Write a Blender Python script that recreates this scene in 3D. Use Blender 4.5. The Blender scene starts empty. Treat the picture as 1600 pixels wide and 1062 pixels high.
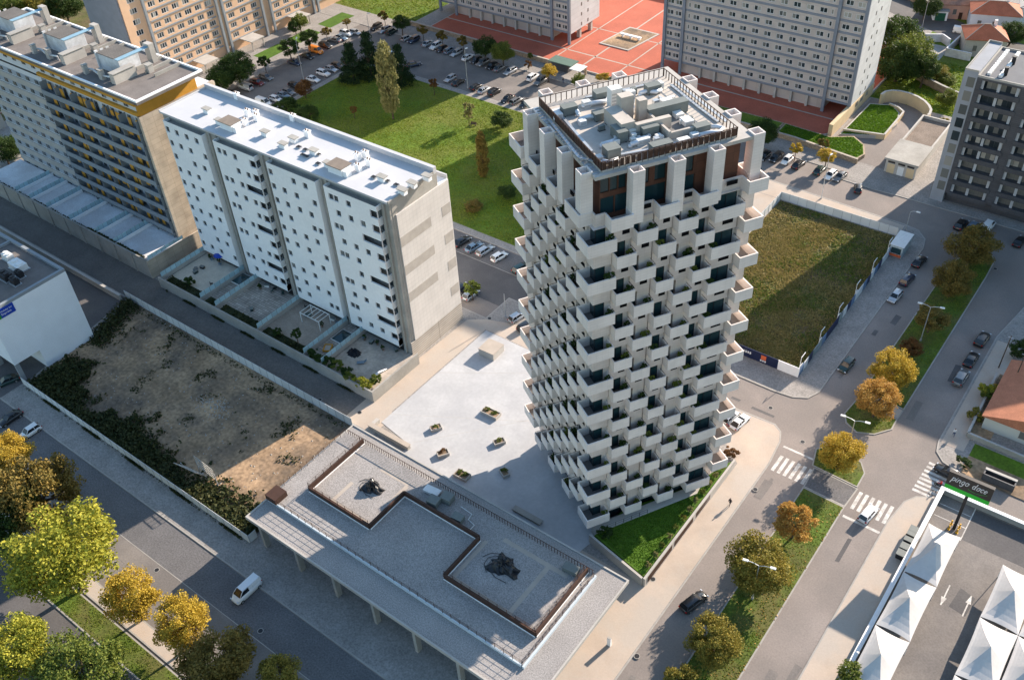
import bpy, math, random
from mathutils import Vector, Matrix, noise
random.seed(11)
R = math.radians
S = bpy.context.scene
COL = S.collection

# ------------------------------------------------------------------ camera, sky, sun, exposure
F, PITCH, HEAD, ROLL, CAMH = 1491.6, 0.71326, 2.25828, 0.06496, 120.0
_fw = Vector((math.cos(HEAD) * math.cos(PITCH), math.sin(HEAD) * math.cos(PITCH), -math.sin(PITCH)))
_rt = Vector((math.sin(HEAD), -math.cos(HEAD), 0.0))
_dn = _fw.cross(_rt)
_r2 = _rt * math.cos(ROLL) + _dn * math.sin(ROLL)
_d2 = _dn * math.cos(ROLL) - _rt * math.sin(ROLL)
CAM = Vector((0, 0, CAMH))
cam = bpy.data.cameras.new("camera")
cam.sensor_width = 36.0
cam.lens = F / 1600.0 * 36.0
cam.clip_start, cam.clip_end = 1.0, 5000.0
co = bpy.data.objects.new("camera", cam)
COL.objects.link(co)
_m = Matrix((_r2, -_d2, -_fw)).transposed().to_4x4()
_m.translation = CAM
co.matrix_world = _m
S.camera = co

SUN_AZ, SUN_EL = R(78.5), R(22.5)
sv = Vector((math.cos(SUN_AZ) * math.cos(SUN_EL), math.sin(SUN_AZ) * math.cos(SUN_EL), math.sin(SUN_EL)))
sl = bpy.data.lights.new("sun", 'SUN')
sl.energy, sl.angle, sl.color = 5.0, R(0.5), (1.0, 0.86, 0.72)
so = bpy.data.objects.new("sun", sl)
COL.objects.link(so)
so.rotation_euler = sv.to_track_quat('Z', 'Y').to_euler()
so.location = sv * 400
W = bpy.data.worlds.new("World")
S.world = W
W.use_nodes = True
nt = W.node_tree
sky = nt.nodes.new('ShaderNodeTexSky')
sky.sky_type = 'NISHITA'
sky.sun_disc = False
sky.sun_elevation = SUN_EL
sky.sun_rotation = R(90) - SUN_AZ
sky.air_density, sky.dust_density, sky.ozone_density = 1.6, 0.8, 4.0
bg = nt.nodes['Background']
nt.links.new(sky.outputs[0], bg.inputs[0])
bg.inputs[1].default_value = 0.105
S.view_settings.view_transform = 'Standard'
S.view_settings.look = 'None'
S.view_settings.gamma = 1.0
S.view_settings.exposure = 1.3
S.render.engine = 'CYCLES'


def at(px, py, z=0.0):
    """world point at height z seen at a point of the 1600 px survey picture (used like survey data)"""
    d = _fw + _r2 * ((px - 800) / F) + _d2 * ((py - 531) / F)
    return CAM + d * ((z - CAMH) / d.z)


def axy(px, py, z=0.0):
    p = at(px, py, z)
    return (p.x, p.y)


# ------------------------------------------------------------------ materials
def mat(name, col, rough=0.8, n=0.12, sc=0.6, n2=0.0, sc2=6.0, metal=0.0, spec=0.3, island=0.0, bump=0.0, tint=None):
    m = bpy.data.materials.new(name)
    m.use_nodes = True
    t = m.node_tree
    b = t.nodes['Principled BSDF']
    b.inputs['Roughness'].default_value = rough
    b.inputs['Metallic'].default_value = metal
    b.inputs['Specular IOR Level'].default_value = spec
    geo = t.nodes.new('ShaderNodeNewGeometry')
    rgb = t.nodes.new('ShaderNodeRGB')
    rgb.outputs[0].default_value = (*col, 1)
    cur = rgb.outputs[0]
    last = None
    for (amp, scale, det) in ((n, sc, 5.0), (n2, sc2, 2.0)):
        if amp <= 0:
            continue
        no = t.nodes.new('ShaderNodeTexNoise')
        no.inputs['Scale'].default_value = scale
        no.inputs['Detail'].default_value = det
        t.links.new(geo.outputs['Position'], no.inputs['Vector'])
        mr = t.nodes.new('ShaderNodeMapRange')
        mr.inputs[1].default_value, mr.inputs[2].default_value = 0.25, 0.75
        mr.inputs[3].default_value, mr.inputs[4].default_value = 1 - amp, 1 + amp
        t.links.new(no.outputs[0], mr.inputs[0])
        mx = t.nodes.new('ShaderNodeVectorMath')
        mx.operation = 'SCALE'
        t.links.new(cur, mx.inputs[0])
        t.links.new(mr.outputs[0], mx.inputs['Scale'])
        if tint and last is None:
            mc = t.nodes.new('ShaderNodeMix')
            mc.data_type = 'RGBA'
            n3 = t.nodes.new('ShaderNodeTexNoise')
            n3.inputs['Scale'].default_value = scale * 0.55
            n3.inputs['Detail'].default_value = 8.0
            n3.inputs['Roughness'].default_value = 0.65
            t.links.new(geo.outputs['Position'], n3.inputs['Vector'])
            m3 = t.nodes.new('ShaderNodeMapRange')
            m3.inputs[1].default_value, m3.inputs[2].default_value = 0.42, 0.6
            t.links.new(n3.outputs[0], m3.inputs[0])
            t.links.new(m3.outputs[0], mc.inputs[0])
            t.links.new(mx.outputs[0], mc.inputs[6])
            mc.inputs[7].default_value = (*tint, 1)
            cur = mc.outputs[2]
        else:
            cur = mx.outputs[0]
        last = no
    if island > 0:
        mr = t.nodes.new('ShaderNodeMapRange')
        mr.inputs[3].default_value, mr.inputs[4].default_value = 1 - island, 1 + island
        t.links.new(geo.outputs['Random Per Island'], mr.inputs[0])
        mx = t.nodes.new('ShaderNodeVectorMath')
        mx.operation = 'SCALE'
        t.links.new(cur, mx.inputs[0])
        t.links.new(mr.outputs[0], mx.inputs['Scale'])
        cur = mx.outputs[0]
    t.links.new(cur, b.inputs['Base Color'])
    if bump > 0 and last is not None:
        bp = t.nodes.new('ShaderNodeBump')
        bp.inputs['Strength'].default_value = bump
        bp.inputs['Distance'].default_value = 0.1
        t.links.new(last.outputs[0], bp.inputs['Height'])
        t.links.new(bp.outputs[0], b.inputs['Normal'])
    return m


def tile_mat(name, col, joint, w, h, rough=0.7, var=0.12, stain=0.12, plane='xz', mortar=0.02):
    """wall or paving laid in rectangular tiles; the pattern runs in world metres"""
    m = bpy.data.materials.new(name)
    m.use_nodes = True
    t = m.node_tree
    b = t.nodes['Principled BSDF']
    b.inputs['Roughness'].default_value = rough
    geo = t.nodes.new('ShaderNodeNewGeometry')
    sx = t.nodes.new('ShaderNodeSeparateXYZ')
    cx = t.nodes.new('ShaderNodeCombineXYZ')
    t.links.new(geo.outputs['Position'], sx.inputs[0])
    if plane == 'wall':
        ad = t.nodes.new('ShaderNodeMath')
        ad.operation = 'ADD'
        t.links.new(sx.outputs[0], ad.inputs[0])
        t.links.new(sx.outputs[1], ad.inputs[1])
        t.links.new(ad.outputs[0], cx.inputs[0])
        t.links.new(sx.outputs[2], cx.inputs[1])
    else:
        t.links.new(sx.outputs[0], cx.inputs[0])
        t.links.new(sx.outputs[1], cx.inputs[1])
    br = t.nodes.new('ShaderNodeTexBrick')
    br.offset = 0.0
    br.inputs['Scale'].default_value = 1.0
    br.inputs['Brick Width'].default_value = w
    br.inputs['Row Height'].default_value = h
    br.inputs['Mortar Size'].default_value = mortar
    br.inputs['Color1'].default_value = (*[c * (1 - var) for c in col], 1)
    br.inputs['Color2'].default_value = (*[min(1, c * (1 + var)) for c in col], 1)
    br.inputs['Mortar'].default_value = (*joint, 1)
    t.links.new(cx.outputs[0], br.inputs['Vector'])
    no = t.nodes.new('ShaderNodeTexNoise')
    no.inputs['Scale'].default_value = 0.35
    no.inputs['Detail'].default_value = 6.0
    t.links.new(geo.outputs['Position'], no.inputs['Vector'])
    mr = t.nodes.new('ShaderNodeMapRange')
    mr.inputs[1].default_value, mr.inputs[2].default_value = 0.3, 0.7
    mr.inputs[3].default_value, mr.inputs[4].default_value = 1 - stain, 1 + stain
    t.links.new(no.outputs[0], mr.inputs[0])
    mx = t.nodes.new('ShaderNodeVectorMath')
    mx.operation = 'SCALE'
    t.links.new(br.outputs[0], mx.inputs[0])
    t.links.new(mr.outputs[0], mx.inputs['Scale'])
    t.links.new(mx.outputs[0], b.inputs['Base Color'])
    return m


def leaf_mat(name, col, col2, island=0.35):
    m = bpy.data.materials.new(name)
    m.use_nodes = True
    t = m.node_tree
    b = t.nodes['Principled BSDF']
    b.inputs['Roughness'].default_value = 0.65
    b.inputs['Specular IOR Level'].default_value = 0.2
    geo = t.nodes.new('ShaderNodeNewGeometry')
    mx = t.nodes.new('ShaderNodeMix')
    mx.data_type = 'RGBA'
    mx.inputs[6].default_value = (*col, 1)
    mx.inputs[7].default_value = (*col2, 1)
    no = t.nodes.new('ShaderNodeTexNoise')
    no.inputs['Scale'].default_value = 0.45
    no.inputs['Detail'].default_value = 3
    t.links.new(geo.outputs['Position'], no.inputs['Vector'])
    ad = t.nodes.new('ShaderNodeMath')
    ad.operation = 'ADD'
    t.links.new(no.outputs[0], ad.inputs[0])
    sb = t.nodes.new('ShaderNodeMapRange')
    sb.inputs[3].default_value, sb.inputs[4].default_value = -0.45, 0.45
    t.links.new(geo.outputs['Random Per Island'], sb.inputs[0])
    t.links.new(sb.outputs[0], ad.inputs[1])
    t.links.new(ad.outputs[0], mx.inputs[0])
    t.links.new(mx.outputs[2], b.inputs['Base Color'])
    tr = t.nodes.new('ShaderNodeBsdfTranslucent')
    t.links.new(mx.outputs[2], tr.inputs[0])
    ms = t.nodes.new('ShaderNodeMixShader')
    ms.inputs[0].default_value = 0.3
    t.links.new(b.outputs[0], ms.inputs[1])
    t.links.new(tr.outputs[0], ms.inputs[2])
    t.links.new(ms.outputs[0], t.nodes['Material Output'].inputs[0])
    return m


def glass_mat(name, dark, light, share=0.2, rough=0.08):
    """window glass: mostly dark rooms, a share of panes with pale blinds behind"""
    m = bpy.data.materials.new(name)
    m.use_nodes = True
    t = m.node_tree
    b = t.nodes['Principled BSDF']
    b.inputs['Roughness'].default_value = rough
    b.inputs['Specular IOR Level'].default_value = 0.6
    geo = t.nodes.new('ShaderNodeNewGeometry')
    cr = t.nodes.new('ShaderNodeValToRGB')
    cr.color_ramp.elements[0].position = 0.0
    cr.color_ramp.elements[0].color = (*dark, 1)
    cr.color_ramp.elements[1].position = 1.0
    cr.color_ramp.elements[1].color = (*light, 1)
    e = cr.color_ramp.elements.new(max(0.05, 1 - share - 0.25))
    e.color = (*[d * 1.8 for d in dark], 1)
    e = cr.color_ramp.elements.new(1 - share)
    e.color = (*[(d + l) * 0.45 for d, l in zip(dark, light)], 1)
    t.links.new(geo.outputs['Random Per Island'], cr.inputs[0])
    t.links.new(cr.outputs[0], b.inputs['Base Color'])
    return m


M = {}
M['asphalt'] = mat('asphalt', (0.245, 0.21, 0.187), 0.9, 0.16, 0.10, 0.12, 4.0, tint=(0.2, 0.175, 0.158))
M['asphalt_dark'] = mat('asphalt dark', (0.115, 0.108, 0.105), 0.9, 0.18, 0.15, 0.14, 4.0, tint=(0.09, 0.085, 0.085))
M['asphalt_old'] = mat('asphalt worn', (0.20, 0.178, 0.16), 0.9, 0.18, 0.2, 0.16, 4.0, tint=(0.155, 0.14, 0.13))
M['cobble'] = mat('cobble paving', (0.27, 0.25, 0.23), 0.9, 0.14, 0.3, 0.3, 4.0)
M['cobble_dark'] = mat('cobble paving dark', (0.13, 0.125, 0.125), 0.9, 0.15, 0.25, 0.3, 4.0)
M['sand_pave'] = mat('beige compacted paving', (0.44, 0.36, 0.29), 0.92, 0.13, 0.22, 0.05, 5.0, tint=(0.42, 0.365, 0.31))
M['kerb'] = mat('kerb stone', (0.33, 0.31, 0.28), 0.85, 0.14, 0.8)
M['plaza'] = mat('white plaza concrete', (0.44, 0.44, 0.44), 0.8, 0.09, 0.25, 0.05, 2.0, tint=(0.39, 0.39, 0.395))
M['soil'] = mat('bare soil', (0.35, 0.235, 0.14), 0.95, 0.4, 0.16, 0.35, 1.6, tint=(0.15, 0.112, 0.08))
M['dirt_path'] = mat('gravel path', (0.14, 0.127, 0.115), 0.95, 0.16, 0.2, 0.22, 3.5)
M['grass'] = mat('lawn grass', (0.085, 0.145, 0.011), 0.95, 0.3, 0.12, 0.35, 2.6, tint=(0.12, 0.138, 0.02))
M['grass_rich'] = mat('rich lawn grass', (0.06, 0.125, 0.009), 0.95, 0.2, 0.4, 0.35, 4.0)
M['grass_wild'] = mat('rough meadow', (0.09, 0.095, 0.025), 0.95, 0.35, 0.2, 0.4, 2.2, tint=(0.125, 0.092, 0.05))
M['grass_verge'] = mat('leaf strewn verge', (0.075, 0.115, 0.014), 0.95, 0.35, 0.3, 0.35, 3.0, tint=(0.11, 0.105, 0.03))
M['red_pave'] = mat('red brick paving', (0.42, 0.115, 0.07), 0.9, 0.14, 0.15, 0.12, 3.0)
M['pale_line'] = mat('pale stone strip', (0.40, 0.345, 0.29), 0.85, 0.1, 0.6)
M['paint'] = mat('white road paint', (0.60, 0.58, 0.54), 0.8, 0.15, 1.6, 0.2, 5.0, tint=(0.4, 0.375, 0.345))
M['white'] = mat('white render', (0.86, 0.86, 0.86), 0.75, 0.05, 0.25, 0.03, 2.0)
M['concrete'] = mat('grey concrete', (0.33, 0.315, 0.285), 0.88, 0.18, 0.3, 0.08, 2.5)
M['concrete_lt'] = mat('pale concrete', (0.42, 0.395, 0.36), 0.86, 0.14, 0.3, 0.06, 3.0)
M['stone_wall'] = tile_mat('tan stone masonry', (0.33, 0.25, 0.17), (0.2, 0.16, 0.12), 0.5, 0.25, 0.9, 0.25, 0.15, 'wall')
M['dark_metal'] = mat('dark metal', (0.03, 0.03, 0.033), 0.5, 0.1, 2.0, metal=0.3)
M['galv'] = mat('galvanised metal', (0.46, 0.48, 0.5), 0.45, 0.12, 1.5, metal=0.6)
M['grey_unit'] = mat('grey painted unit', (0.16, 0.175, 0.165), 0.6, 0.1, 1.5)
M['white_metal'] = mat('white painted metal', (0.7, 0.7, 0.68), 0.5, 0.06, 1.0)
M['brown_metal'] = mat('rust brown metal', (0.06, 0.03, 0.02), 0.6, 0.15, 1.2)
M['bark'] = mat('bark', (0.09, 0.065, 0.045), 0.95, 0.25, 2.0)
M['glass'] = glass_mat('window glass', (0.02, 0.026, 0.03), (0.42, 0.40, 0.35), 0.34)
M['glass_teal'] = glass_mat('teal tinted glass', (0.010, 0.026, 0.03), (0.10, 0.15, 0.15), 0.1)
M['gravel'] = mat('roof gravel', (0.30, 0.28, 0.265), 0.95, 0.10, 0.25, 0.36, 5.5, bump=0.15)


# ------------------------------------------------------------------ mesh builder
class MB:
    def __init__(self, M4=None):
        self.v, self.f, self.m = [], [], []
        self.M4 = M4

    def add(self, vs, fs, mi=0):
        o = len(self.v)
        if self.M4 is not None:
            vs = [tuple(self.M4 @ Vector(p)) for p in vs]
        self.v += [tuple(p) for p in vs]
        self.f += [tuple(i + o for i in f) for f in fs]
        self.m += [mi] * len(fs)

    def box(self, x0, x1, y0, y1, z0, z1, mi=0, top=None):
        vs = [(x0, y0, z0), (x1, y0, z0), (x1, y1, z0), (x0, y1, z0), (x0, y0, z1), (x1, y0, z1), (x1, y1, z1), (x0, y1, z1)]
        self.add(vs, [(3, 2, 1, 0), (0, 1, 5, 4), (1, 2, 6, 5), (2, 3, 7, 6), (3, 0, 4, 7)], mi)
        self.add(vs[4:], [(0, 1, 2, 3)], mi if top is None else top)
        return self

    def obox(self, c, d, L, Wd, z0, z1, mi=0):
        """box centred on c, long axis along direction d"""
        d = Vector((d[0], d[1])).normalized()
        n = Vector((-d.y, d.x))
        c = Vector((c[0], c[1]))
        q = [c + d * (sx * L / 2) + n * (sy * Wd / 2) for sx, sy in ((-1, -1), (1, -1), (1, 1), (-1, 1))]
        return self.prism([(p.x, p.y) for p in q], z0, z1, mi)

    def prism(self, poly, z0, z1, mi=0, top=None):
        a = sum(poly[i][0] * poly[(i + 1) % len(poly)][1] - poly[(i + 1) % len(poly)][0] * poly[i][1] for i in range(len(poly)))
        if a < 0:
            poly = list(reversed(poly))
        n = len(poly)
        vs = [(p[0], p[1], z0) for p in poly] + [(p[0], p[1], z1) for p in poly]
        self.add(vs, [(i, (i + 1) % n, n + (i + 1) % n, n + i) for i in range(n)] + [tuple(reversed(range(n)))], mi)
        self.add(vs[n:], [tuple(range(n))], mi if top is None else top)
        return self

    def sheet(self, poly, z, mi=0):
        self.add([(p[0], p[1], z) for p in poly], [tuple(range(len(poly)))], mi)
        return self

    def quad(self, a, b, c, d, mi=0):
        self.add([a, b, c, d], [(0, 1, 2, 3)], mi)
        return self

    def tube(self, pts, r, mi=0, n=8, r1=None):
        pts = [Vector(p) for p in pts]
        rings = []
        for i, p in enumerate(pts):
            t = (pts[min(i + 1, len(pts) - 1)] - pts[max(i - 1, 0)])
            t = t.normalized() if t.length > 1e-6 else Vector((0, 0, 1))
            a = t.cross(Vector((0, 0, 1)))
            a = a.normalized() if a.length > 1e-3 else Vector((1, 0, 0))
            b = t.cross(a)
            rr = r if r1 is None else r + (r1 - r) * i / (len(pts) - 1)
            rings.append([p + a * (rr * math.cos(2 * math.pi * k / n)) + b * (rr * math.sin(2 * math.pi * k / n)) for k in range(n)])
        vs = [q for rg in rings for q in rg]
        fs = []
        for i in range(len(rings) - 1):
            for k in range(n):
                fs.append((i * n + k, i * n + (k + 1) % n, (i + 1) * n + (k + 1) % n, (i + 1) * n + k))
        fs.append(tuple(reversed(range(n))))
        fs.append(tuple(range((len(rings) - 1) * n, len(rings) * n)))
        self.add(vs, fs, mi)
        return self

    def wall_path(self, pts, th, z0, z1, mi=0, z1b=None):
        """wall of thickness th standing on a polyline, one box per stretch"""
        for i in range(len(pts) - 1):
            a, b = Vector(pts[i][:2]), Vector(pts[i + 1][:2])
            d = (b - a)
            L = d.length
            d /= L
            n = Vector((-d.y, d.x)) * th / 2
            q = [a - n, b - n, b + n, a + n]
            self.prism([(p.x, p.y) for p in q], z0, z1, mi)
        return self


ROOTLOC = {}


def link(o, parent=None):
    COL.objects.link(o)
    if parent is not None:
        o.parent = parent
    return o


def obj(name, mb, mats, parent=None, smooth=False, local=False):
    """link one mesh object; its vertices are world coordinates unless local"""
    me = bpy.data.meshes.new(name)
    off = Vector((0, 0, 0))
    if parent is not None and not local:
        off = ROOTLOC.get(parent.name, Vector((0, 0, 0)))
    vs = mb.v if off.length == 0 else [(p[0] - off.x, p[1] - off.y, p[2] - off.z) for p in mb.v]
    me.from_pydata(vs, [], mb.f)
    if not isinstance(mats, (list, tuple)):
        mats = [mats]
    for m in mats:
        me.materials.append(m)
    if len(mats) > 1:
        me.polygons.foreach_set('material_index', mb.m)
    if smooth:
        me.polygons.foreach_set('use_smooth', [True] * len(me.polygons))
    me.update()
    o = bpy.data.objects.new(name, me)
    link(o, parent)
    ROOTLOC[o.name] = off
    return o


def tag(o, label=None, cat=None, group=None, kind=None):
    if label:
        o['label'] = label
    if cat:
        o['category'] = cat
    if group:
        o['group'] = group
    if kind:
        o['kind'] = kind
    return o


def thing(name, label, cat, loc=(0, 0, 0), rz=0.0, group=None):
    o = bpy.data.objects.new(name, None)
    o.empty_display_size = 0.3
    o.location = loc
    o.rotation_euler = (0, 0, rz)
    link(o)
    ROOTLOC[o.name] = Vector(loc)
    return tag(o, label, cat, group)


def struct(name, mb, m):
    return tag(obj(name, mb, m), kind='structure')


def many(name, items, mats, parent, cap=100, local=False):
    """items are functions that each add one part to a builder; past the cap the rest become one part"""
    out = []
    for f in items[:cap]:
        mb = MB()
        f(mb)
        out.append(obj(name, mb, mats, parent, local=local))
    if len(items) > cap:
        mb = MB()
        for f in items[cap:]:
            f(mb)
        tag(obj(name, mb, mats, parent, local=local), kind='stuff')
    return out


def copy_tree(o, loc=None, rz=None, parent=None):
    c = o.copy()
    COL.objects.link(c)
    if parent is not None:
        c.parent = parent
    if loc is not None:
        c.location = loc
    if rz is not None:
        c.rotation_euler = (0, 0, rz)
    for ch in o.children:
        copy_tree(ch, parent=c)
    return c


def holed(mb, mp, s0, s1, z0, z1, holes, depth, mi=0, mr=None):
    """wall face over s0..s1, z0..z1 with rectangular holes and their reveals; mp maps (s, d, z) to a point"""
    ss = sorted(set([s0, s1] + [h for q in holes for h in q[:2]]))
    zs = sorted(set([z0, z1] + [h for q in holes for h in q[2:]]))
    for i in range(len(ss) - 1):
        run = None
        for j in range(len(zs) - 1):
            cs, cz = (ss[i] + ss[i + 1]) / 2, (zs[j] + zs[j + 1]) / 2
            hit = any(q[0] < cs < q[1] and q[2] < cz < q[3] for q in holes)
            if not hit and run is None:
                run = zs[j]
            if (hit or j == len(zs) - 2) and run is not None:
                ze = zs[j] if hit else zs[j + 1]
                mb.quad(mp(ss[i], 0, run), mp(ss[i + 1], 0, run), mp(ss[i + 1], 0, ze), mp(ss[i], 0, ze), mi)
                run = None
    mr = mi if mr is None else mr
    for a, b, c, d in holes:
        mb.quad(mp(a, 0, c), mp(a, -depth, c), mp(a, -depth, d), mp(a, 0, d), mr)
        mb.quad(mp(b, 0, c), mp(b, 0, d), mp(b, -depth, d), mp(b, -depth, c), mr)
        mb.quad(mp(a, 0, d), mp(a, -depth, d), mp(b, -depth, d), mp(b, 0, d), mr)
        mb.quad(mp(a, 0, c), mp(b, 0, c), mp(b, -depth, c), mp(a, -depth, c), mr)


def mbox(mb, mp, s0, s1, d0, d1, z0, z1, mi=0):
    p = [mp(s, d, z) for z in (z0, z1) for s, d in ((s0, d0), (s1, d0), (s1, d1), (s0, d1))]
    mb.add(p, [(3, 2, 1, 0), (4, 5, 6, 7), (0, 1, 5, 4), (1, 2, 6, 5), (2, 3, 7, 6), (3, 0, 4, 7)], mi)


def window_fn(mp, a, b, c, d, depth, bars=1, fr=0.06):
    """one window: glass set back in its hole with a frame and upright bars (materials 0 glass, 1 frame)"""
    def f(mb):
        for k in range(bars + 1):
            w = (b - a) / (bars + 1)
            mb.quad(mp(a + w * k, -depth + .01, c), mp(a + w * (k + 1), -depth + .01, c), mp(a + w * (k + 1), -depth + .01, d), mp(a + w * k, -depth + .01, d), 0)
        mbox(mb, mp, a, b, -depth + .02, -depth + .06, c, c + fr, 1)
        mbox(mb, mp, a, b, -depth + .02, -depth + .06, d - fr, d, 1)
        for k in range(bars + 2):
            x = a + (b - a - fr) * k / (bars + 1)
            mbox(mb, mp, x, x + fr, -depth + .02, -depth + .06, c + fr, d - fr, 1)
    return f


def arc(cx, cy, r, a0, a1, n=8):
    return [(cx + r * math.cos(R(a0 + (a1 - a0) * i / n)), cy + r * math.sin(R(a0 + (a1 - a0) * i / n))) for i in range(n + 1)]


def ring(poly, w):
    """inner offset of a convex-ish polygon"""
    n = len(poly)
    a = sum(poly[i][0] * poly[(i + 1) % n][1] - poly[(i + 1) % n][0] * poly[i][1] for i in range(n))
    if a < 0:
        poly = list(reversed(poly))
    out = []
    for i in range(n):
        p0, p1, p2 = Vector(poly[i - 1]), Vector(poly[i]), Vector(poly[(i + 1) % n])
        d1, d2 = (p1 - p0).normalized(), (p2 - p1).normalized()
        n1, n2 = Vector((-d1.y, d1.x)), Vector((-d2.y, d2.x))
        b = (n1 + n2)
        b = b / max(0.3, b.length_squared / 2) if b.length > 1e-4 else n1
        q = p1 + b * w
        out.append((q.x, q.y))
    return poly, out


def slab(name, poly, m, kerb=None, z=0.12, kw=0.22):
    """raised pavement block with a kerb stone rim"""
    if kerb is None:
        return struct(name, MB().prism(poly, -0.3, z), m)
    outer, inner = ring(poly, kw)
    mb = MB()
    n = len(outer)
    vs = [(p[0], p[1], -0.3) for p in outer] + [(p[0], p[1], z) for p in outer] + [(p[0], p[1], z) for p in inner]
    mb.add(vs, [(i, (i + 1) % n, n + (i + 1) % n, n + i) for i in range(n)] + [(n + i, n + (i + 1) % n, 2 * n + (i + 1) % n, 2 * n + i) for i in range(n)], 1)
    mb.add([(p[0], p[1], z) for p in inner], [tuple(range(n))], 0)
    return tag(obj(name, mb, [m, kerb]), kind='structure')
# ------------------------------------------------------------------ the setting: ground, roads, pavements, lawns
struct('ground', MB().sheet([(-900, -200), (300, -200), (300, 900), (-900, 900)], -0.3), M['grass_wild'])
struct('road', MB().sheet([(-260, -30), (90, -30), (90, 204.5), (-260, 204.5)], 0.0), M['asphalt'])
struct('south_road', MB().sheet([(-260, -30), (-34.2, -30), (-34.2, 40.6), (-260, 40.6)], 0.004), M['asphalt_old'])
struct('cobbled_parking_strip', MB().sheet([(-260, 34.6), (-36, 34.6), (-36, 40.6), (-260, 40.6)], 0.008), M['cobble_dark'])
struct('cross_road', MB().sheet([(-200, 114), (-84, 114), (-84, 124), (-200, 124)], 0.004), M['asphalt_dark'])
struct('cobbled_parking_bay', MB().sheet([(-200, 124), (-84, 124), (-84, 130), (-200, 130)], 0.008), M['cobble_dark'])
struct('parking_road', MB().sheet([(-219.4, 140), (-200.4, 140), (-200.4, 183.5), (-135, 183.5), (-135, 202.1), (-219.4, 202.1)], 0.004), M['asphalt_old'])

# the tower's block, with the white slab block and the gravel roofed pavilion
slab('pavement', [(-34, 41), (-34, 105.6), (-34.7, 111.5), (-35.6, 113.6), (-37.2, 114.7), (-44, 114.4), (-82, 114.4), (-83.5, 117.2), (-96.3, 117.2), (-96.3, 109.6), (-260, 109.6), (-260, 40.7), (-36, 40.7)], M['cobble'], M['kerb'])
struct('wide_sidewalk', MB().sheet([(-38.4, 74), (-34.3, 74), (-34.3, 105.6), (-34.95, 111.4), (-35.8, 113.4), (-37.3, 114.3), (-44, 114.0), (-52, 113.9), (-38.4, 103)], 0.124), M['sand_pave'])
struct('wide_sidewalk', MB().sheet([(-42, 41.3), (-34.3, 41.3), (-34.3, 74), (-50, 74), (-50, 70.2), (-42, 70.2)], 0.124), M['sand_pave'])
struct('back_walk', MB().sheet([(-99.8, 79.5), (-94.1, 79.5), (-94.1, 106.7), (-60, 106.7), (-46, 113.4), (-82, 113.8), (-96.0, 109.2), (-99.0, 107)], 0.124), M['sand_pave'])
struct('back_walk', MB().sheet([(-100.2, 73.6), (-93.0, 73.6), (-93.0, 79.5), (-100.2, 79.5)], 0.124), M['sand_pave'])
struct('plaza', MB().prism([(-93.8, 76.6), (-86, 75.3), (-86, 70.0), (-50.5, 70.0), (-49.2, 76.4), (-50.3, 78.2), (-56, 106), (-70, 106.5), (-93.8, 106.5)], 0.0, 0.17), M['plaza'])
mb = MB()
for a, b in (((-93.8, 79.0), (-60, 98.5)), ((-93.8, 92), (-72, 106.4)), ((-86, 76), (-62, 104))):
    d = Vector((b[0] - a[0], b[1] - a[1])).normalized()
    n = Vector((-d.y, d.x)) * 0.04
    mb.quad((a[0] - n.x, a[1] - n.y, .174), (b[0] - n.x, b[1] - n.y, .174), (b[0] + n.x, b[1] + n.y, .174), (a[0] + n.x, a[1] + n.y, .174))
struct('plaza_joint', mb, M['concrete_lt'])
struct('path_behind_lot', MB().sheet([(-260, 73.3), (-100.2, 73.3), (-100.2, 79.6), (-158, 79.6), (-158, 80.6), (-260, 80.6)], 0.126), M['dirt_path'])
struct('dirt_lot', MB().sheet([(-156.6, 45.6), (-93.5, 45.6), (-93.5, 72.9), (-163, 72.9), (-158.6, 64.5)], 0.128), M['soil'])
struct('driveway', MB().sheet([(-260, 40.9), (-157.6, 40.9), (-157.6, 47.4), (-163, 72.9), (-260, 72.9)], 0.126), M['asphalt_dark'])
struct('south_sidewalk', MB().sheet([(-157.2, 41.3), (-38.4, 41.3), (-38.4, 45.3), (-157.2, 45.3)], 0.126), M['cobble'])

# empty lot block north of the cross road
slab('lot_pavement', [(-82, 121.9), (-41, 121.9), (-37.5, 122.3), (-35.2, 123.6), (-34.2, 126), (-33.9, 178), (-34.7, 181.5), (-37, 184), (-40, 184.6), (-82, 186.3)], M['cobble'], M['kerb'])
struct('lot_sidewalk', MB().sheet([(-80, 179.6), (-40, 179.6), (-40, 184), (-80, 185.8)], 0.124), M['sand_pave'])
struct('lot_sidewalk', MB().sheet([(-80, 130), (-66.6, 130), (-66.6, 179.4), (-80, 179.4)], 0.124), M['sand_pave'])
struct('meadow_lot', MB().sheet([(-66.3, 127.8), (-39.2, 127.8), (-39.2, 179.0), (-66.3, 179.0)], 0.128), M['grass_wild'])

# park
slab('park_path', [(-200.4, 130.2), (-83.6, 130.2), (-83.6, 182.0), (-135, 183.6), (-200.4, 183.6)], M['cobble'], M['kerb'])
struct('park_lawn', MB().sheet([(-198.6, 132.2), (-85.5, 132.2), (-85.5, 179.5), (-138, 181.7), (-198.6, 181.7)], 0.13), M['grass'])

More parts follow.
